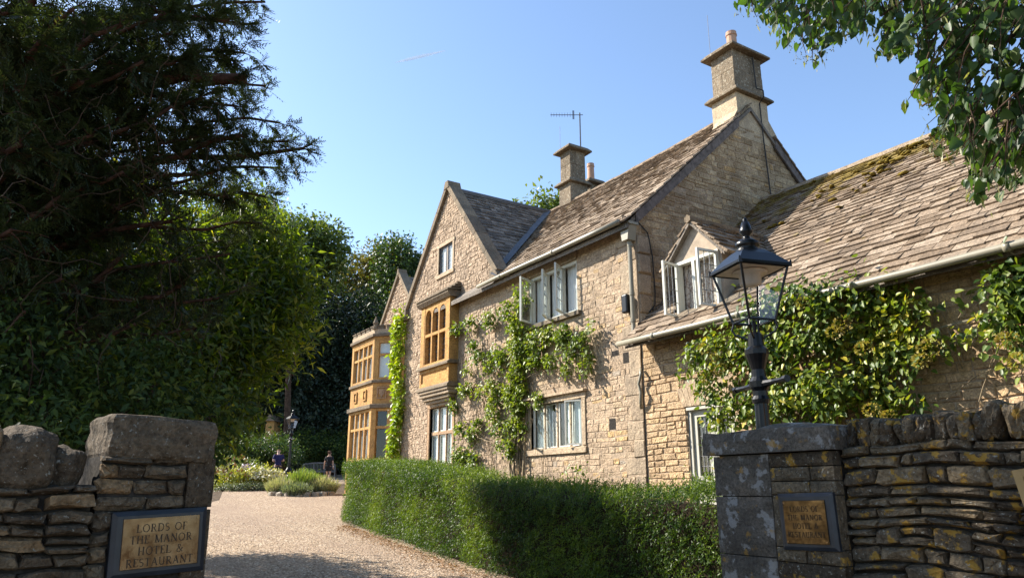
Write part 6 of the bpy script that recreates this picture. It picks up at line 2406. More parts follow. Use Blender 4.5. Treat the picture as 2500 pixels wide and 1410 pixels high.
blobs += [(at_y(rng.uniform(1300, 1440), rng.uniform(830, 900), 8.86), (0.14, 0.08, 0.16)) for i in range(8)]
stems = []
for i in range(9):
    s = at_y(1262 + rng.uniform(-14, 14), 1190, 8.93)
    stems.append((s, at_y(1265 + rng.uniform(-22, 18), rng.uniform(720, 840), 8.92), rng.uniform(0.012, 0.03)))
for (a0, c0, a1, c1) in ((1265, 960, 1330, 820), (1330, 820, 1450, 800), (1265, 850, 1120, 800), (1270, 930, 1360, 880), (1255, 1000, 1140, 950), (1260, 1080, 1110, 1060), (1265, 780, 1280, 705), (1380, 815, 1440, 930)):
    stems.append((at_y(a0, c0, 8.92), at_y(a1, c1, 8.9), 0.012))
for i in range(190):                           # bare trailing stems close to the wall
    a = rng.choice([rng.uniform(1110, 1330), rng.uniform(1160, 1290)])
    c = rng.uniform(830, 1120)
    stems.append((at_y(a, c, 8.94), at_y(a + rng.normal(0, 22), c + rng.uniform(40, 110), 8.90), rng.uniform(0.003, 0.0065)))
for (a, c) in ((1430, 830), (1442, 815), (1405, 850), (1388, 880), (1455, 805), (1372, 900), (1350, 905), (1310, 905)):
    for i in range(4):
        stems.append((at_y(a + rng.normal(0, 8), c, 8.86), at_y(a + rng.uniform(0, 30), c + rng.uniform(30, 90), 8.74), 0.004))
climber('climbing_plant', 'green climber with bare hanging stems spreading over the honey stone front', tuple(at_y(1262, 1190, 8.9)), blobs, (0.075, 0.06), G_VINE, 1050, stems, 0.2, ndetail=300, spread=0.06, hx=1)

gb = [((-20.5 + 0.1 * math.sin(z * 2), 8.95, z), (0.26, 0.22, 0.34)) for z in np.arange(2.6, 7.0, 0.32)]
climber('golden_climber', 'bright yellow green climber up the left corner of the big gable', (-20.5, 8.95, 1.2), gb, (0.16, 0.10), G_GOLD, 420, [((-20.5, 8.95, 1.1), (-20.5, 8.92, 6.9), 0.03)], 0.2, spread=0.07, wy=9.15)
gb = [((-21.6, 9.7, z), (0.42 * (1 - 0.08 * (z - 2)), 0.42, 0.35)) for z in np.arange(1.5, 4.9, 0.3)]
r = tree('clipped_conifer', 'narrow silvery conifer between the bay and the golden climber', (-21.6, 9.7, 1.1), 3.2, gb, (0.07, 0.03), G_GREY, 260, twig=6, spread=0.05, droop=0.2, tr=0.05, limbs=False, cat='conifer')

HV = [(1730, 850, .26, .2), (1790, 830, .3, .2), (1710, 900, .2, .2), (1780, 900, .34, .25), (1745, 950, .25, .25), (1800, 990, .3, .25), (1770, 1020, .24, .18), (1830, 860, .3, .3), (1720, 870, .2, .16), (1880, 760, .36, .3), (1930, 720, .3, .14), (1985, 730, .34, .22), (2050, 740, .34, .24), (2095, 700, .22, .18), (2150, 740, .3, .2), (2190, 710, .18, .16), (2220, 760, .3, .22),
      (1900, 850, .4, .34), (1980, 830, .4, .3), (2060, 830, .4, .3), (2150, 830, .36, .28), (2230, 820, .26, .2), (1890, 940, .34, .3), (1960, 960, .4, .3), (2040, 940, .4, .32), (2120, 920, .36, .28), (2200, 885, .26, .16), (2255, 862, .2, .1), (2310, 845, .16, .08), (2360, 828, .14, .07), (2410, 812, .16, .08),
      (2170, 985, .3, .16), (2220, 1000, .3, .16), (2120, 1000, .2, .14), (2460, 700, .22, .3), (2495, 690, .2, .3), (2480, 790, .2, .26), (2445, 800, .12, .1), (2490, 860, .12, .16), (2475, 740, .2, .2), (2350, 745, .07, .06), (2540, 740, .25, .5), (1850, 1000, .26, .2), (1930, 1010, .3, .16), (2030, 1010, .3, .16)]
blobs = [(at_y(a, c, 8.62 if a < 2060 else 8.78), (r * 0.98, 0.40 if a < 2060 else 0.17, h * 0.95)) for a, c, r, h in HV]
stems = [(at_y(1990 + rng.uniform(-40, 40), 1080, 8.85), at_y(rng.uniform(1750, 2250), rng.uniform(720, 900), 8.75), rng.uniform(0.012, 0.03)) for i in range(26)]
stems += [(at_y(a, c, 8.9), at_y(a2, c2, 8.85), 0.008) for a, c, a2, c2 in ((2230, 880, 2460, 800), (2300, 850, 2380, 700), (2350, 900, 2300, 760), (2300, 980, 2420, 900), (2200, 960, 2380, 830), (2420, 900, 2490, 660), (2380, 1000, 2450, 830))]
heads = [(at_y(a, c, 8.33), rr) for a, c, rr in ((2060, 790, .13), (2040, 810, .11), (2270, 850, .13), (2250, 880, .1), (1730, 920, .12), (1760, 900, .1), (1720, 850, .1), (2460, 830, .1), (2490, 880, .1), (2130, 1000, .1), (1850, 830, .1), (1960, 740, .09), (2110, 850, .1), (2170, 1015, .08), (1750, 870, .09))]
climber('climbing_hydrangea', 'big glossy climbing hydrangea with faded flower heads on the wing wall', tuple(at_y(1990, 1080, 8.9)), blobs, (0.088, 0.062), G_HYD, 900, stems, 0.4, heads=heads, ndetail=300, spread=0.09, droop=0.7)
# small plants at the foot of the wall
climber('wall_shrub', 'thin leafy shoots rising over the hedge below the ground floor window', tuple(at_y(1410, 1190, 8.7)), [(at_y(a, c, 8.6), (r, .14, r)) for a, c, r in ((1410, 1150, .16), (1430, 1140, .12), (1390, 1165, .14), (1445, 1165, .1))], (0.08, 0.055), G_VINE, 230, [(at_y(1410 + rng.uniform(-10, 10), 1200, 8.7), at_y(rng.uniform(1380, 1450), 1140, 8.6), 0.005) for i in range(9)], 0.2, wy=8.9, cat='plant')
climber('doorside_shrub', 'leafy shoots beside the half-glazed door, next to the pier', tuple(at_y(1752, 1190, 8.4)), [(at_y(a, c, 8.4), (r, .12, r)) for a, c, r in ((1748, 1165, .1), (1755, 1110, .08), (1760, 1180, .12), (1742, 1080, .05))], (0.10, 0.06), G_HYD, 230, [(at_y(1756, 1230, 8.5), at_y(1748 + rng.uniform(-10, 10), rng.uniform(1080, 1160), 8.4), 0.005) for i in range(5)], 0.2, wy=8.8, cat='plant')

# ---- trees at the far side of the garden and behind the house
BG = 'trees beyond the garden'


def bgtree(label, px, D_, ytop, wid, m, seed, low=1100, leaf=(0.30, 0.18), dens=26, n=9, name='broadleaf_tree', k=0.45, flat=0.8, twig=8, spread=0.28, cat='tree', yb=None, tone=0.3):
    p = at_d(px, 1150, D_)
    gz_ = float(ground_z(p[0], p[1]))
    zt = at_d(px, ytop, D_)[2]
    zl = at_d(px, low, D_)[2]
    cz_ = (zt + zl) / 2
    return tree(name, label, (p[0], p[1], gz_), cz_ - gz_, lobes((p[0], p[1], cz_), (wid, wid, (zt - zl) / 2), n, k, flat, seed), leaf, m, dens, group=BG if cat == 'tree' else None, twig=twig, spread=spread, tr=0.011 * (zt - gz_) + 0.04, cat=cat, tone=tone)


bgtree('tall sunlit tree right of the yew tips, far behind the drive', 697, 50, 478, 3.1, G_FAR2, 3, low=740, n=16, k=0.38)
bgtree('bushy tree filling the gap below the yew limbs, far back', 560, 54, 440, 4.6, G_FAR2, 4, low=900, n=14)
bgtree('dark evergreen nearest the left edge of the bay window', 815, 56, 600, 4.4, G_FARD, 5, low=1120, n=16, name='evergreen_tree', leaf=(0.28, 0.13), dens=24)
bgtree('dark evergreen standing behind the distant lamp post', 690, 60, 640, 5.5, G_FARD, 6, low=1120, n=16, name='evergreen_tree', leaf=(0.28, 0.13), dens=24)
bgtree('dark evergreen furthest left behind the flower beds', 560, 58, 700, 5.0, G_FARD, 7, low=1130, n=14, name='evergreen_tree', leaf=(0.28, 0.13), dens=24)
bgtree('bronze tinted tree between the bay parapet and the dark evergreens', 905, 68, 605, 4.8, G_AUT, 8, low=780, n=12)
bgtree('fresh green tree rising behind the far gable', 985, 64, 590, 4.8, G_FAR, 9, low=860, n=16)
bgtree('green tree directly above the bay parapet', 915, 60, 690, 5.0, G_FAR, 10, low=1000, n=16)
bgtree('tree top peeping over the roof valley, left of the ridge chimney', 1325, 40, 478, 2.6, G_FAR2, 11, low=640, n=10)
bgtree('small tree top above the far end of the gable roof', 1262, 44, 482, 1.2, G_FAR2, 12, low=640, n=6)
bgtree('dark yew filling the shade behind the bench', 770, 62, 850, 6.5, G_FARD, 13, low=1130, n=16, name='evergreen_tree', leaf=(0.28, 0.13), dens=24)
bgtree('light green layered shrub behind the person in navy', 662, 46, 1048, 1.9, G_FAR, 16, low=1140, n=8, leaf=(0.16, 0.08), dens=60, twig=8, spread=0.15, name='layered_shrub', cat='shrub')
bgtree('dark glossy shrub behind the bench', 800, 52, 1045, 2.6, G_BUSH, 17, low=1150, n=9, leaf=(0.2, 0.10), dens=60, spread=0.15, name='laurel_shrub', cat='shrub')
bgtree('dark shrub left of the lamp post, at the back of the beds', 585, 47, 1060, 2.6, G_BUSH, 18, low=1150, n=8, leaf=(0.18, 0.09), dens=55, spread=0.15, name='laurel_shrub', cat='shrub')

# a far belt of woodland closes the view under the crowns
pts = []
for px in np.arange(-500, 1010, 17):
    for k_ in range(2):
        p = at_d(px + rng.normal(0, 5), 1150, 72 + 5 * k_ + rng.normal(0, 1.5))
        g = float(ground_z(p[0], p[1]))
        pts.append(((p[0], p[1], g + 1.6 + rng.uniform(-0.3, 0.8)), (1.3, 1.3, 2.0)))
o = foliage_mesh('far_woodland', [blob_leaves(pts, 22, 0.34, 0.2, 0.2, 8, 0.22)], G_FARD, None, 'stuff')
# the crown of the lime above and behind the wall, out of the picture, shades the entrance
foliage_mesh('crown', [blob_leaves(lobes((0.6, 5.6, 8.2), (3.4, 3.4, 2.0), 12, 0.45, 0.7, 31), 30, 0.16, 0.13, 0.3, 8, 0.16)], G_LIME, LIME)

# ---- flower beds
def shrub(name, label, px, py, D_, w_, h_, m, dens, leaf, top=None, n=6, seed=0, droop=0.0, cat='shrub', group=None):
    p = at_d(px, py, D_)
    g = float(ground_z(p[0], p[1]))
    r = thing(name, label, cat, (p[0], p[1], g), group)
    b = MB()
    for i in range(5):
        b.tube([(p[0], p[1], g - 0.05), (p[0] + rng.normal(0, w_ * 0.3), p[1] + rng.normal(0, w_ * 0.3), g + h_ * 0.7)], [0.02, 0.008], 4)
    b.build('stems', M_BARK, r)
    bl = lobes((p[0], p[1], g + h_ * 0.52), (w_, w_, h_ * 0.5), n, 0.5, 0.9, seed)
    foliage_mesh('foliage', [blob_leaves(bl, dens, leaf[0], leaf[1], droop, 6, 0.06)], m, r)
    if top:
        mt, cnt, sz = top
        d = rand_dirs(cnt)
        d[:, 2] = np.abs(d[:, 2])
        C_ = np.array([p[0], p[1], g + h_ * 0.55]) + d * np.array([w_, w_, h_ * 0.52]) * 1.02
        k_ = 7
        C2 = np.repeat(C_, k_, 0) + rng.normal(0, sz * 0.45, (cnt * k_, 3))
        foliage_mesh('blossom', [(*leaf_arrays(C2, rand_dirs(len(C2)), np.repeat(d, k_, 0) + rng.normal(0, 0.3, C2.shape), sz * 0.8, sz * 0.7, 0.1), 0)], mt, r)
    return r


FG_ = 'shrubs in the flower bed'
shrub('hydrangea_bush', 'rounded bush covered in cream blossom beside the lamp post', 640, 1185, 35, 0.9, 0.82, G_YELL, 150, (0.12, 0.07), (G_WHITEF, 130, 0.14), seed=1, group=FG_)
shrub('flowering_shrub', 'yellow leaved shrub with rust seed heads at the left of the bed', 572, 1185, 35, 0.95, 0.9, G_YELL, 150, (0.12, 0.06), (G_RUST, 26, 0.13), seed=2, group=FG_)
shrub('flowering_shrub', 'shrub with pale mauve flowers between yellow and cream bushes', 606, 1180, 36, 0.55, 0.95, G_ROSE, 150, (0.10, 0.05), (G_PURPLE, 46, 0.12), seed=3, group=FG_)
shrub('flowering_shrub', 'tall green shrub with rusty tips at the back left of the bed', 545, 1165, 39, 1.1, 1.4, G_FAR2, 110, (0.13, 0.06), (G_RUST, 20, 0.16), seed=4, group=FG_)
shrub('grassy_perennial', 'silvery feathery clump at the back of the bed', 610, 1165, 40, 0.8, 1.15, G_GREY, 130, (0.2, 0.03), None, seed=5, group=FG_, droop=-0.8)
shrub('flowering_shrub', 'plain leafy shrub left of the silvery clump', 580, 1160, 41, 0.9, 1.35, G_FAR2, 110, (0.12, 0.06), None, seed=6, group=FG_)
shrub('hydrangea_bush', 'low cream flowered bush behind the yellow shrub', 535, 1180, 36, 0.8, 0.95, G_YELL, 140, (0.12, 0.06), (G_WHITEF, 60, 0.13), seed=8, group=FG_)
for i, (px, D_) in enumerate(((545, 33.5), (568, 33.6), (592, 33.7), (615, 33.8), (636, 33.9))):
    r = shrub('edging_plant', ['leftmost low silver mound edging the flower bed', 'second low silver mound from the left pier along the bed edge', 'middle one of five low silver mounds edging the bed', 'fourth low silver mound, below the cream bush', 'rightmost low silver mound, next to the lavender island'][i], px, 1195, D_, 0.5, 0.34, G_GREY, 200, (0.07, 0.03), None, n=4, seed=20 + i, group='silver edging plants along the bed')


def spikes(name, label, px, py, D_, w_, h_, m, cnt, group=None, lean=0.35, wide=0.02, cat='plant'):
    p = at_d(px, py, D_)
    g = float(ground_z(p[0], p[1]))
    r = thing(name, label, cat, (p[0], p[1], g), group)
    a = rng.uniform(0, 2 * math.pi, cnt)
    rr = rng.random(cnt) ** 0.5
    base = np.column_stack([p[0] + np.cos(a) * rr * w_ * 0.55, p[1] + np.sin(a) * rr * w_ * 0.55, np.full(cnt, g + 0.02)])
    d = unit(np.column_stack([np.cos(a) * rr * lean, np.sin(a) * rr * lean, np.ones(cnt)]) + rng.normal(0, 0.12, (cnt, 3)))
    ln_ = h_ * rng.uniform(0.6, 1.1, cnt) * (1 - 0.3 * rr ** 2)
    parts = []
    for s_ in range(4):
        parts.append((*leaf_arrays(base + d * (ln_ * s_ * 0.22)[:, None] + rng.normal(0, 0.02, (cnt, 3)), d + rng.normal(0, 0.1, d.shape), rand_dirs(cnt), ln_ * 0.36, wide * (1.1 if s_ == 3 else 1.5), 0.1, np.clip(rng.normal(0.2 + 0.2 * s_, 0.15, cnt), 0, 1)), 0))
    foliage_mesh('foliage', parts, m, r)
    return r


LG = 'clumps on the lavender island'
spikes('lavender', 'grey lavender mound at the left end of the island bed', 690, 1200, 30.4, 0.75, 0.72, G_LAV, 900, LG, 0.8)
spikes('rosemary', 'upright green rosemary in the middle of the island bed', 735, 1200, 30.6, 0.7, 0.95, G_ROSE, 900, LG, 0.35, 0.028)
spikes('lavender', 'seedy lavender mound at the right end of the island bed', 785, 1200, 30.4, 0.75, 0.72, G_LAV, 1000, LG, 0.7)
spikes('lavender', 'pale lavender low at the front of the rosemary', 725, 1205, 29.6, 0.7, 0.55, G_GREY, 800, LG, 0.9)
spikes('rosemary', 'greener rosemary between middle rosemary and right lavender', 768, 1200, 31.0, 0.6, 0.8, G_ROSE, 700, LG, 0.45, 0.026)
spikes('grass_tuft', 'thin dry grass stems leaning off the right end of the island', 805, 1200, 30.2, 0.25, 0.75, G_LAV, 120, LG, 0.9, 0.012)
ISL = thing('island_kerb', 'rough pale stones edging the lavender island in the gravel', 'kerb', tuple(at_d(735, 1210, 29.6)))
for i in range(16):
    px = 664 + i * 9.6
    p = at_d(px, 1210, 29.15 + 0.25 * abs(math.sin(i * 1.7)) + 0.006 * (px - 735) ** 2 / 40)
    g = float(ground_z(p[0], p[1]))
    b = MB()
    b.rnd = random.random()
    blob_stone(b, (p[0], p[1], g + 0.06), (0.11, 0.12, 0.10), random.random() * 3, 0, 0.2, i, 3)
    b.build('kerb_stone', M_KERB, ISL)
# a box ball in a square pot behind the island
PL = thing('planter', 'square buff planter holding a domed box bush behind the lavender', 'planter', tuple(at_d(748, 1165, 35)))
p = at_d(748, 1165, 35)
g = float(ground_z(p[0], p[1]))
b = MB()
b.prism([(p[0] - 0.22, p[1] - 0.22, g), (p[0] + 0.22, p[1] - 0.22, g), (p[0] + 0.22, p[1] + 0.22, g), (p[0] - 0.22, p[1] + 0.22, g)], (0, 0, 0.55))
b.box(p[0] - 0.27, p[0] + 0.27, p[1] - 0.27, p[1] + 0.27, g + 0.551, g + 0.63)
b.build('pot', M_BROWNSTONE, PL, bevel=0.01)
foliage_mesh('foliage', [blob_leaves([((p[0], p[1], g + 0.62), (0.44, 0.44, 0.26))], 700, 0.05, 0.03, 0, 6, 0.03)], G_ROSE, PL)
# a scrap of sunlit building far back between the trees
OB = thing('garden_building', 'small sunlit yellowish wall glimpsed between dark trees behind the lamp', 'building', tuple(at_d(660, 1040, 66)))
p = at_d(660, 1040, 53)
rt_ = Vector((_sh, -_ch, 0))
fw_ = Vector((_ch, _sh, 0))
b = MB()
c = Vector(p)
b.hexa([tuple(c + rt_ * u + fw_ * w_ + Z * v) for v in (-3.5, 0.35) for u, w_ in ((-0.32, 0), (0.24, 0), (0.24, 2.5), (-0.32, 2.5))])
b.build('wall', M_ASHLAR, OB)
b = MB()
b.prism([tuple(c + rt_ * -0.45 + Z * 0.352 + fw_ * -0.2), tuple(c + rt_ * 0.36 + Z * 0.352 + fw_ * -0.2), tuple(c + rt_ * -0.04 + Z * 0.8 + fw_ * -0.2)], fw_ * 2.9)
b.build('roof', M_SLATE, OB)
# far vapour trail
b = MB()
p0, p1 = at_d(965, 153, 5200), at_d(1086, 124, 5600)
path = [p0 + (p1 - p0) * t for t in np.linspace(0, 1, 9)]
b.tube(path, [2, 8, 12, 14, 14, 12, 10, 8, 3], 8)
m_ = bpy.data.materials.new('thin_vapour')
m_.use_nodes = True
nt = m_.node_tree
nt.nodes.remove(nt.nodes['Principled BSDF'])
df = nt.nodes.new('ShaderNodeBsdfDiffuse')
df.inputs[0].default_value = (0.9, 0.9, 0.9, 1)
tp = nt.nodes.new('ShaderNodeBsdfTransparent')
mx = nt.nodes.new('ShaderNodeMixShader')
mx.inputs[0].default_value = 0.35
nt.links.new(tp.outputs[0], mx.inputs[1])
nt.links.new(df.outputs[0], mx.inputs[2])
nt.links.new(mx.outputs[0], nt.nodes['Material Output'].inputs[0])
tag(b.build('vapour_trail', m_), 'short faint white vapour trail in the blue sky', 'vapour trail')
# ------------------------------------------------------------------ bench and people
def grey_bench():
    p = at_d(778, 1150, 47.5)
    g = float(ground_z(p[0], p[1]))
    ang = HD + math.pi / 2 - 0.18
    o = Vector((p[0], p[1], g))
    U_ = Vector((_sh, -_ch, 0))
    U_ = Matrix.Rotation(0.25, 3, 'Z') @ U_
    N_ = U_.cross(Z)
    fr = (Vector((o.x, o.y, g)), U_, N_)
    r = thing('garden_bench', 'weathered grey wooden bench with curved slatted back beside the person in black', 'bench', tuple(o))
    M_B = plain('silvered_teak', (0.22, 0.215, 0.21), 0.85, 0.2, vary=0.2, scale=10)
    L = 0.95
    for u in (-L, -0.33, 0.33, L):
        b = MB()
        b.lbox(fr, u - 0.03, u + 0.03, 0, 0.95 if abs(u) < L else 0.86, -0.27, -0.21)
        if abs(u) == L or True:
            b.lbox(fr, u - 0.03, u + 0.03, 0, 0.64 if abs(u) == L else 0.42, 0.2, 0.26)
        b.build('leg', M_B, r)
    for i in range(5):
        b = MB()
        w = -0.2 + 0.105 * i
        b.lbox(fr, -L - 0.02, L + 0.02, 0.43, 0.455, w, w + 0.085)
        b.build('seat_slat', M_B, r)
    for s in (-1, 1):
        b = MB()
        b.lbox(fr, s * L - 0.035, s * L + 0.035, 0.642, 0.68, -0.27, 0.3)
        b.build('armrest', M_B, r)
    top = lambda u: 0.90 + 0.10 * (1 - (u / L) ** 2)
    n = 22
    for i in range(1, n):
        u = -L + 2 * L * i / n
        b = MB()
        b.lbox(fr, u - 0.016, u + 0.016, 0.52, top(u) - 0.04, -0.25, -0.235)
        b.build('back_slat', M_B, r)
    b = MB()
    b.lbox(fr, -L + 0.03, L - 0.03, 0.48, 0.53, -0.262, -0.225)
    b.build('back_rail', M_B, r)
    b = MB()
    us = np.linspace(-L, L, 13)
    for a, c in zip(us, us[1:]):
        b.prism([fpt(fr, a, top(a) - 0.045, -0.21), fpt(fr, c, top(c) - 0.045, -0.21), fpt(fr, c, top(c) + 0.03, -0.21), fpt(fr, a, top(a) + 0.03, -0.21)], N_ * -0.06)
    b.build('top_rail', M_B, r)


grey_bench()
M_SKIN = plain('fair_skin', (0.50, 0.32, 0.245), 0.6, 0.35, vary=0.06, scale=20)
M_SKIN2 = plain('tanned_skin', (0.42, 0.245, 0.165), 0.6, 0.35, vary=0.06, scale=20)


def skin_mesh(name, verts, edges, radii, m, parent, levels=1, root=0):
    me = bpy.data.meshes.new(name)
    me.from_pydata([tuple(v) for v in verts], edges, [])
    o = bpy.data.objects.new(name, me)
    COL.objects.link(o)
    md = o.modifiers.new('skin', 'SKIN')
    sk = me.skin_vertices[0].data
    for i, r_ in enumerate(radii):
        sk[i].radius = (r_, r_) if not isinstance(r_, tuple) else r_
        sk[i].use_root = (i == root)
    md.use_smooth_shade = True
    sd = o.modifiers.new('sub', 'SUBSURF')
    sd.levels = sd.render_levels = levels
    dg = bpy.context.evaluated_depsgraph_get()
    dg.update()
    me2 = bpy.data.meshes.new_from_object(o.evaluated_get(dg))
    bpy.data.objects.remove(o)
    me2.name = name
    me2.materials.clear()
    me2.materials.append(m)
    at = me2.attributes.new('rnd', 'FLOAT', 'POINT')
    at.data.foreach_set('value', np.full(len(me2.vertices), 0.5, dtype=np.float32))
    me2.polygons.foreach_set('use_smooth', np.ones(len(me2.polygons), dtype=bool))
    o2 = bpy.data.objects.new(name, me2)
    return link(o2, parent)


def person(label, px, D_, H, face, J, mats, hair, extra):
    """J: joints in body space (x = right of the body, y = forward, z = up), for a height of 1"""
    p = at_d(px, 1165, D_)
    g = float(ground_z(p[0], p[1])) + 0.012
    root = thing('person', label, 'person', (p[0], p[1], g))
    M_ = Matrix.Translation((p[0], p[1], g)) @ Matrix.Rotation(face, 4, 'Z') @ Matrix.Scale(H, 4)
    w = lambda v: M_ @ Vector(v)
    skin, shirt, shorts, shoe = mats
    # body: one continuous skinned figure rooted at the pelvis
    names = ['pel', 'belly', 'chest', 'neck', 'head', 'crown', 'shL', 'elL', 'wrL', 'shR', 'elR', 'wrR', 'hipL', 'knL', 'anL', 'toL', 'hipR', 'knR', 'anR', 'toR', 'nose', 'pmL', 'pmR']
    rad = dict(pel=.075, belly=.072, chest=.082, neck=.030, head=.046, crown=.040, shL=.034, elL=.024, wrL=.016, shR=.034, elR=.024, wrR=.016, hipL=.055, knL=.033, anL=.021, toL=.018, hipR=.055, knR=.033, anR=.021, toR=.018, nose=.008, pmL=.017, pmR=.017)
    ed = [('pel', 'belly'), ('belly', 'chest'), ('chest', 'neck'), ('neck', 'head'), ('head', 'crown'), ('chest', 'shL'), ('shL', 'elL'), ('elL', 'wrL'), ('chest', 'shR'), ('shR', 'elR'), ('elR', 'wrR'), ('pel', 'hipL'), ('hipL', 'knL'), ('knL', 'anL'), ('anL', 'toL'), ('pel', 'hipR'), ('hipR', 'knR'), ('knR', 'anR'), ('anR', 'toR'), ('head', 'nose'), ('wrL', 'pmL'), ('wrR', 'pmR')]
    V = [w(J[n_]) for n_ in names]
    E = [(names.index(a), names.index(c)) for a, c in ed]
    body = skin_mesh('body', V, E, [rad[n_] * H for n_ in names], skin, root, 2)
    # hands: four fingers and a thumb from each palm
    for s in 'LR':
        pm, wr, el = Vector(J['pm' + s]), Vector(J['wr' + s]), Vector(J['el' + s])
        d = (pm - wr).normalized()
        sd = d.cross(Vector((0, 1, 0.2))).normalized()
        nn = d.cross(sd).normalized()
        fv, fe, fr_ = [], [], []
        for k, (off, ln_) in enumerate(((-.012, .040), (-.004, .047), (.004, .044), (.011, .034))):
            b0 = pm + sd * off
            pts = [b0, b0 + d * ln_ * .5 + nn * .004, b0 + d * ln_ * .85 + nn * .016]
            i0 = len(fv)
            fv += [w(q_) for q_ in pts]
            fe += [(i0, i0 + 1), (i0 + 1, i0 + 2)]
            fr_ += [.0052 * H, .0048 * H, .004 * H]
        i0 = len(fv)
        th = wr + d * .02
        fv += [w(th), w(th + sd * -.022 + d * .012), w(th + sd * -.026 + d * .032)]
        fe += [(i0, i0 + 1), (i0 + 1, i0 + 2)]
        fr_ += [.0065 * H, .0055 * H, .0045 * H]
        for k in range(5):
            skin_mesh('finger', fv[3 * k:3 * k + 3], [(0, 1), (1, 2)], fr_[3 * k:3 * k + 3], skin, body, 1)
    # shirt and shorts as garments over the body
    mid = lambda a, c, t: tuple(Vector(J[a]).lerp(Vector(J[c]), t))
    sv = [J['belly'], J['chest'], mid('chest', 'neck', .45), J['shL'], mid('shL', 'elL', .72), J['shR'], mid('shR', 'elR', .72), mid('pel', 'belly', .25), mid('belly', 'chest', .5)]
    skin_mesh('shirt', [w(v) for v in sv], [(0, 8), (8, 1), (1, 2), (1, 3), (3, 4), (1, 5), (5, 6), (0, 7)], [r_ * H for r_ in (.085, .093, .048, .050, .040, .050, .040, .088, .088)], shirt, root, 2)
    pv = [J['pel'], J['hipL'], mid('hipL', 'knL', .72), J['hipR'], mid('hipR', 'knR', .72), mid('pel', 'belly', .3)]
    skin_mesh('shorts', [w(v) for v in pv], [(0, 1), (1, 2), (0, 3), (3, 4), (0, 5)], [r_ * H for r_ in (.086, .068, .060, .068, .060, .082)], shorts, root, 2)
    for s in 'LR':
        a, t = Vector(J['an' + s]), Vector(J['to' + s])
        a2 = Vector((a.x, a.y, .022))
        skin_mesh('shoe', [w(a2 - (t - a).normalized() * .02), w(a2), w((t.x, t.y, .018))], [(0, 1), (1, 2)], [.022 * H, .026 * H, .022 * H], shoe, root, 1)
    # face: eyes, ears and hair
    hd, cr, ns = Vector(J['head']), Vector(J['crown']), Vector(J['nose'])
    fwd = (ns - hd).normalized()
    up_ = (cr - hd).normalized()
    rt = fwd.cross(up_).normalized()
    b = MB()
    for s in (-1, 1):
        c = w(hd + fwd * .044 + rt * s * .018 + up_ * .018)
        blob_stone(b, c, (.006 * H,) * 3, 0, 0, 0, 1, 2)
    b.build('eyes', M_CABLE, body)
    b = MB()
    for s in (-1, 1):
        blob_stone(b, w(hd + rt * s * .048 + up_ * .008 - fwd * .004), (.008 * H, .008 * H, .016 * H), 0, 0, 0, 1, 2)
    b.build('ears', skin, body)
    b = MB()
    blob_stone(b, w(hd + fwd * .045 - up_ * .022), (.012 * H, .006 * H, .003 * H), face, 0, 0, 1, 2)
    b.build('mouth', M_TERRA, body)
    hv = [hd - fwd * .016 + up_ * .028, cr - fwd * .006 + up_ * .004]
    hr = [.047 * H, .038 * H]
    he = [(0, 1)]
    if hair[1]:
        hv += [hd - fwd * .055 + up_ * .02, hd - fwd * .07 - up_ * .02]
        hr += [.02 * H, .016 * H]
        he += [(0, 2), (2, 3)]
    skin_mesh('hair', [w(v) for v in hv], he, hr, hair[0], body, 2)
    extra(root, w, H, J)
    return root


m_navy = plain('navy_sports_cloth', (0.02, 0.022, 0.085), 0.8, 0.2, vary=0.2, scale=14)
m_navy2 = plain('dark_navy_cloth', (0.013, 0.016, 0.04), 0.8, 0.2, vary=0.2, scale=14)
m_blk = plain('black_sports_cloth', (0.018, 0.018, 0.02), 0.8, 0.2, vary=0.2, scale=14)
m_hair1 = plain('short_sandy_hair', (0.20, 0.14, 0.09), 0.8, 0.2)
m_hair2 = plain('brown_hair', (0.12, 0.065, 0.04), 0.7, 0.3)
m_shoe = plain('pale_trainer', (0.45, 0.44, 0.43), 0.7, 0.2)
m_print = plain('white_shirt_print', (0.7, 0.7, 0.7), 0.7, 0.2)
m_red = plain('red_piping', (0.30, 0.03, 0.05), 0.7, 0.2)
# the person in navy looks down at something held in both hands
J1 = dict(pel=(0, 0, .52), belly=(0, .005, .60), chest=(0, .0, .73), neck=(0, .02, .835), head=(0, .045, .905), crown=(0, .05, .955), nose=(0, .098, .893),
          shL=(-.105, 0, .785), elL=(-.15, -.03, .635), wrL=(-.03, .13, .63), shR=(.105, 0, .785), elR=(.15, -.01, .64), wrR=(.045, .14, .655), pmL=(-.005, .155, .635), pmR=(.022, .16, .655),
          hipL=(-.052, 0, .49), knL=(-.075, .03, .285), anL=(-.085, -.02, .055), toL=(-.095, .09, .02), hipR=(.052, .0, .49), knR=(.085, .06, .285), anR=(.075, .03, .055), toR=(.09, .14, .02))


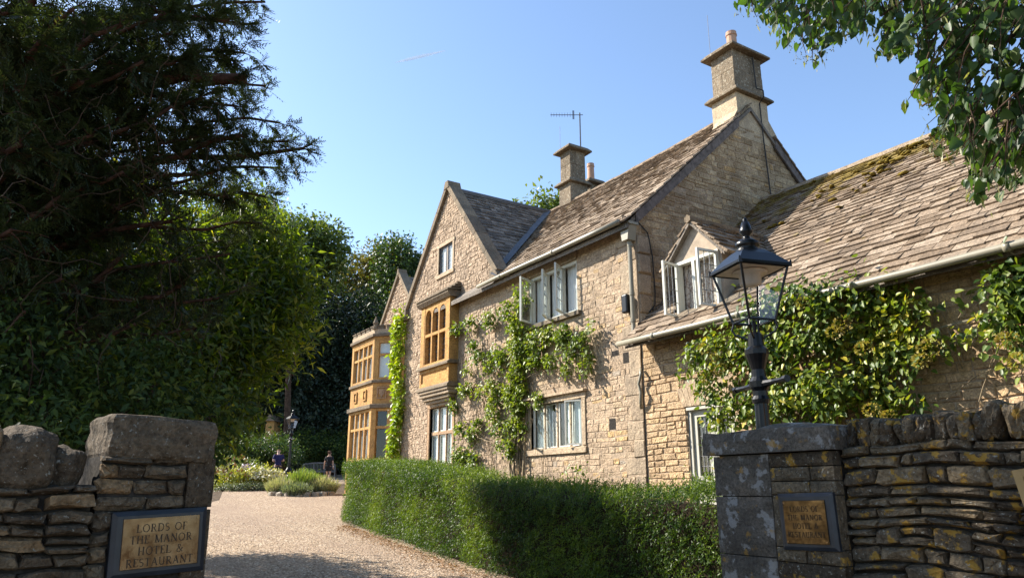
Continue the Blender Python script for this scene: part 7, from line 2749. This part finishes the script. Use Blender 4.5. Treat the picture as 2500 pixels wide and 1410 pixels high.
def ex1(root, w, H, J):
    b = MB()
    b.tube([w((-.055, .095, .742)), w((.055, .095, .742))], .007 * H, 6)
    b.tube([w((-.05, .098, .775)), w((-.03, .098, .775))], .008 * H, 6)
    b.build('shirt_print', m_print, root)
    b = MB()
    for s in (-1, 1):
        b.tube([w((s * .045, .0, .835)), w((s * .13, .0, .80))], .006 * H, 5)
    b.build('shoulder_piping', m_red, root)
    st = thing('garden_tool', 'thin dark pole held slanting at the hip of the person in navy', 'tool', w((.02, .16, .64)))
    b = MB()
    b.tube([w((.03, .165, .56)), w((-.16, .20, .46)), w((-.26, .22, .40))], .007 * H, 6)
    b.build('pole', M_LEADROOF, st)
    b = MB()
    b.tube([w((-.24, .215, .41)), w((-.29, .225, .385)), w((-.31, .23, .45))], [.012 * H, .02 * H, .008 * H], 6)
    b.build('tool_head', M_LEADROOF, st)


person('person in navy football shirt and shorts, looking down at their raised hands', 676, 39.5, 1.80, HD + math.pi / 2 - math.pi + 0.55, J1, (M_SKIN, m_navy, m_navy2, m_shoe), (m_hair1, False), ex1)
# the person in black walks towards us past the bench
J2 = dict(pel=(0, 0, .52), belly=(0, .0, .60), chest=(0, .0, .725), neck=(0, .008, .83), head=(0, .018, .905), crown=(0, .014, .958), nose=(.012, .074, .902),
          shL=(-.095, 0, .775), elL=(-.13, -.02, .62), wrL=(-.15, .02, .48), shR=(.095, 0, .775), elR=(.125, -.03, .62), wrR=(.15, -.05, .48), pmL=(-.152, .035, .45), pmR=(.153, -.045, .45),
          hipL=(-.048, 0, .49), knL=(-.05, .05, .28), anL=(-.045, .06, .05), toL=(-.05, .16, .02), hipR=(.048, .0, .49), knR=(.045, .01, .28), anR=(.03, -.11, .075), toR=(.03, -.02, .02))


def ex2(root, w, H, J):
    b = MB()
    b.tube([w((-.028, .098, .745)), w((-.028, .098, .715))], .010 * H, 6)
    b.tube([w((-.01, .098, .735)), w((.055, .094, .735))], .008 * H, 6)
    b.build('shirt_print', m_print, root)
    b = MB()
    b.tube([w((-.045, .045, .915)), w((-.02, .062, .913)), w((.02, .064, .913)), w((.05, .04, .915))], [.006 * H, .012 * H, .012 * H, .006 * H], 6)
    b.build('sunglasses', M_CABLE, root)
    b = MB()
    b.tube([w((-.098, .04, .44)), w((-.105, .045, .40))], .012 * H, 6)
    b.build('shorts_stripe', m_print, root)
    b = MB()
    b.tube([w((.145, -.045, .50)), w((.15, -.05, .482))], .02 * H, 8)
    b.build('wristwatch', m_print, root)


person('person in black sports shirt and shorts with sunglasses, walking past the bench', 801, 42.5, 1.70, HD + math.pi / 2 - math.pi + 0.1, J2, (M_SKIN2, m_blk, m_blk, m_shoe), (m_hair2, True), ex2)
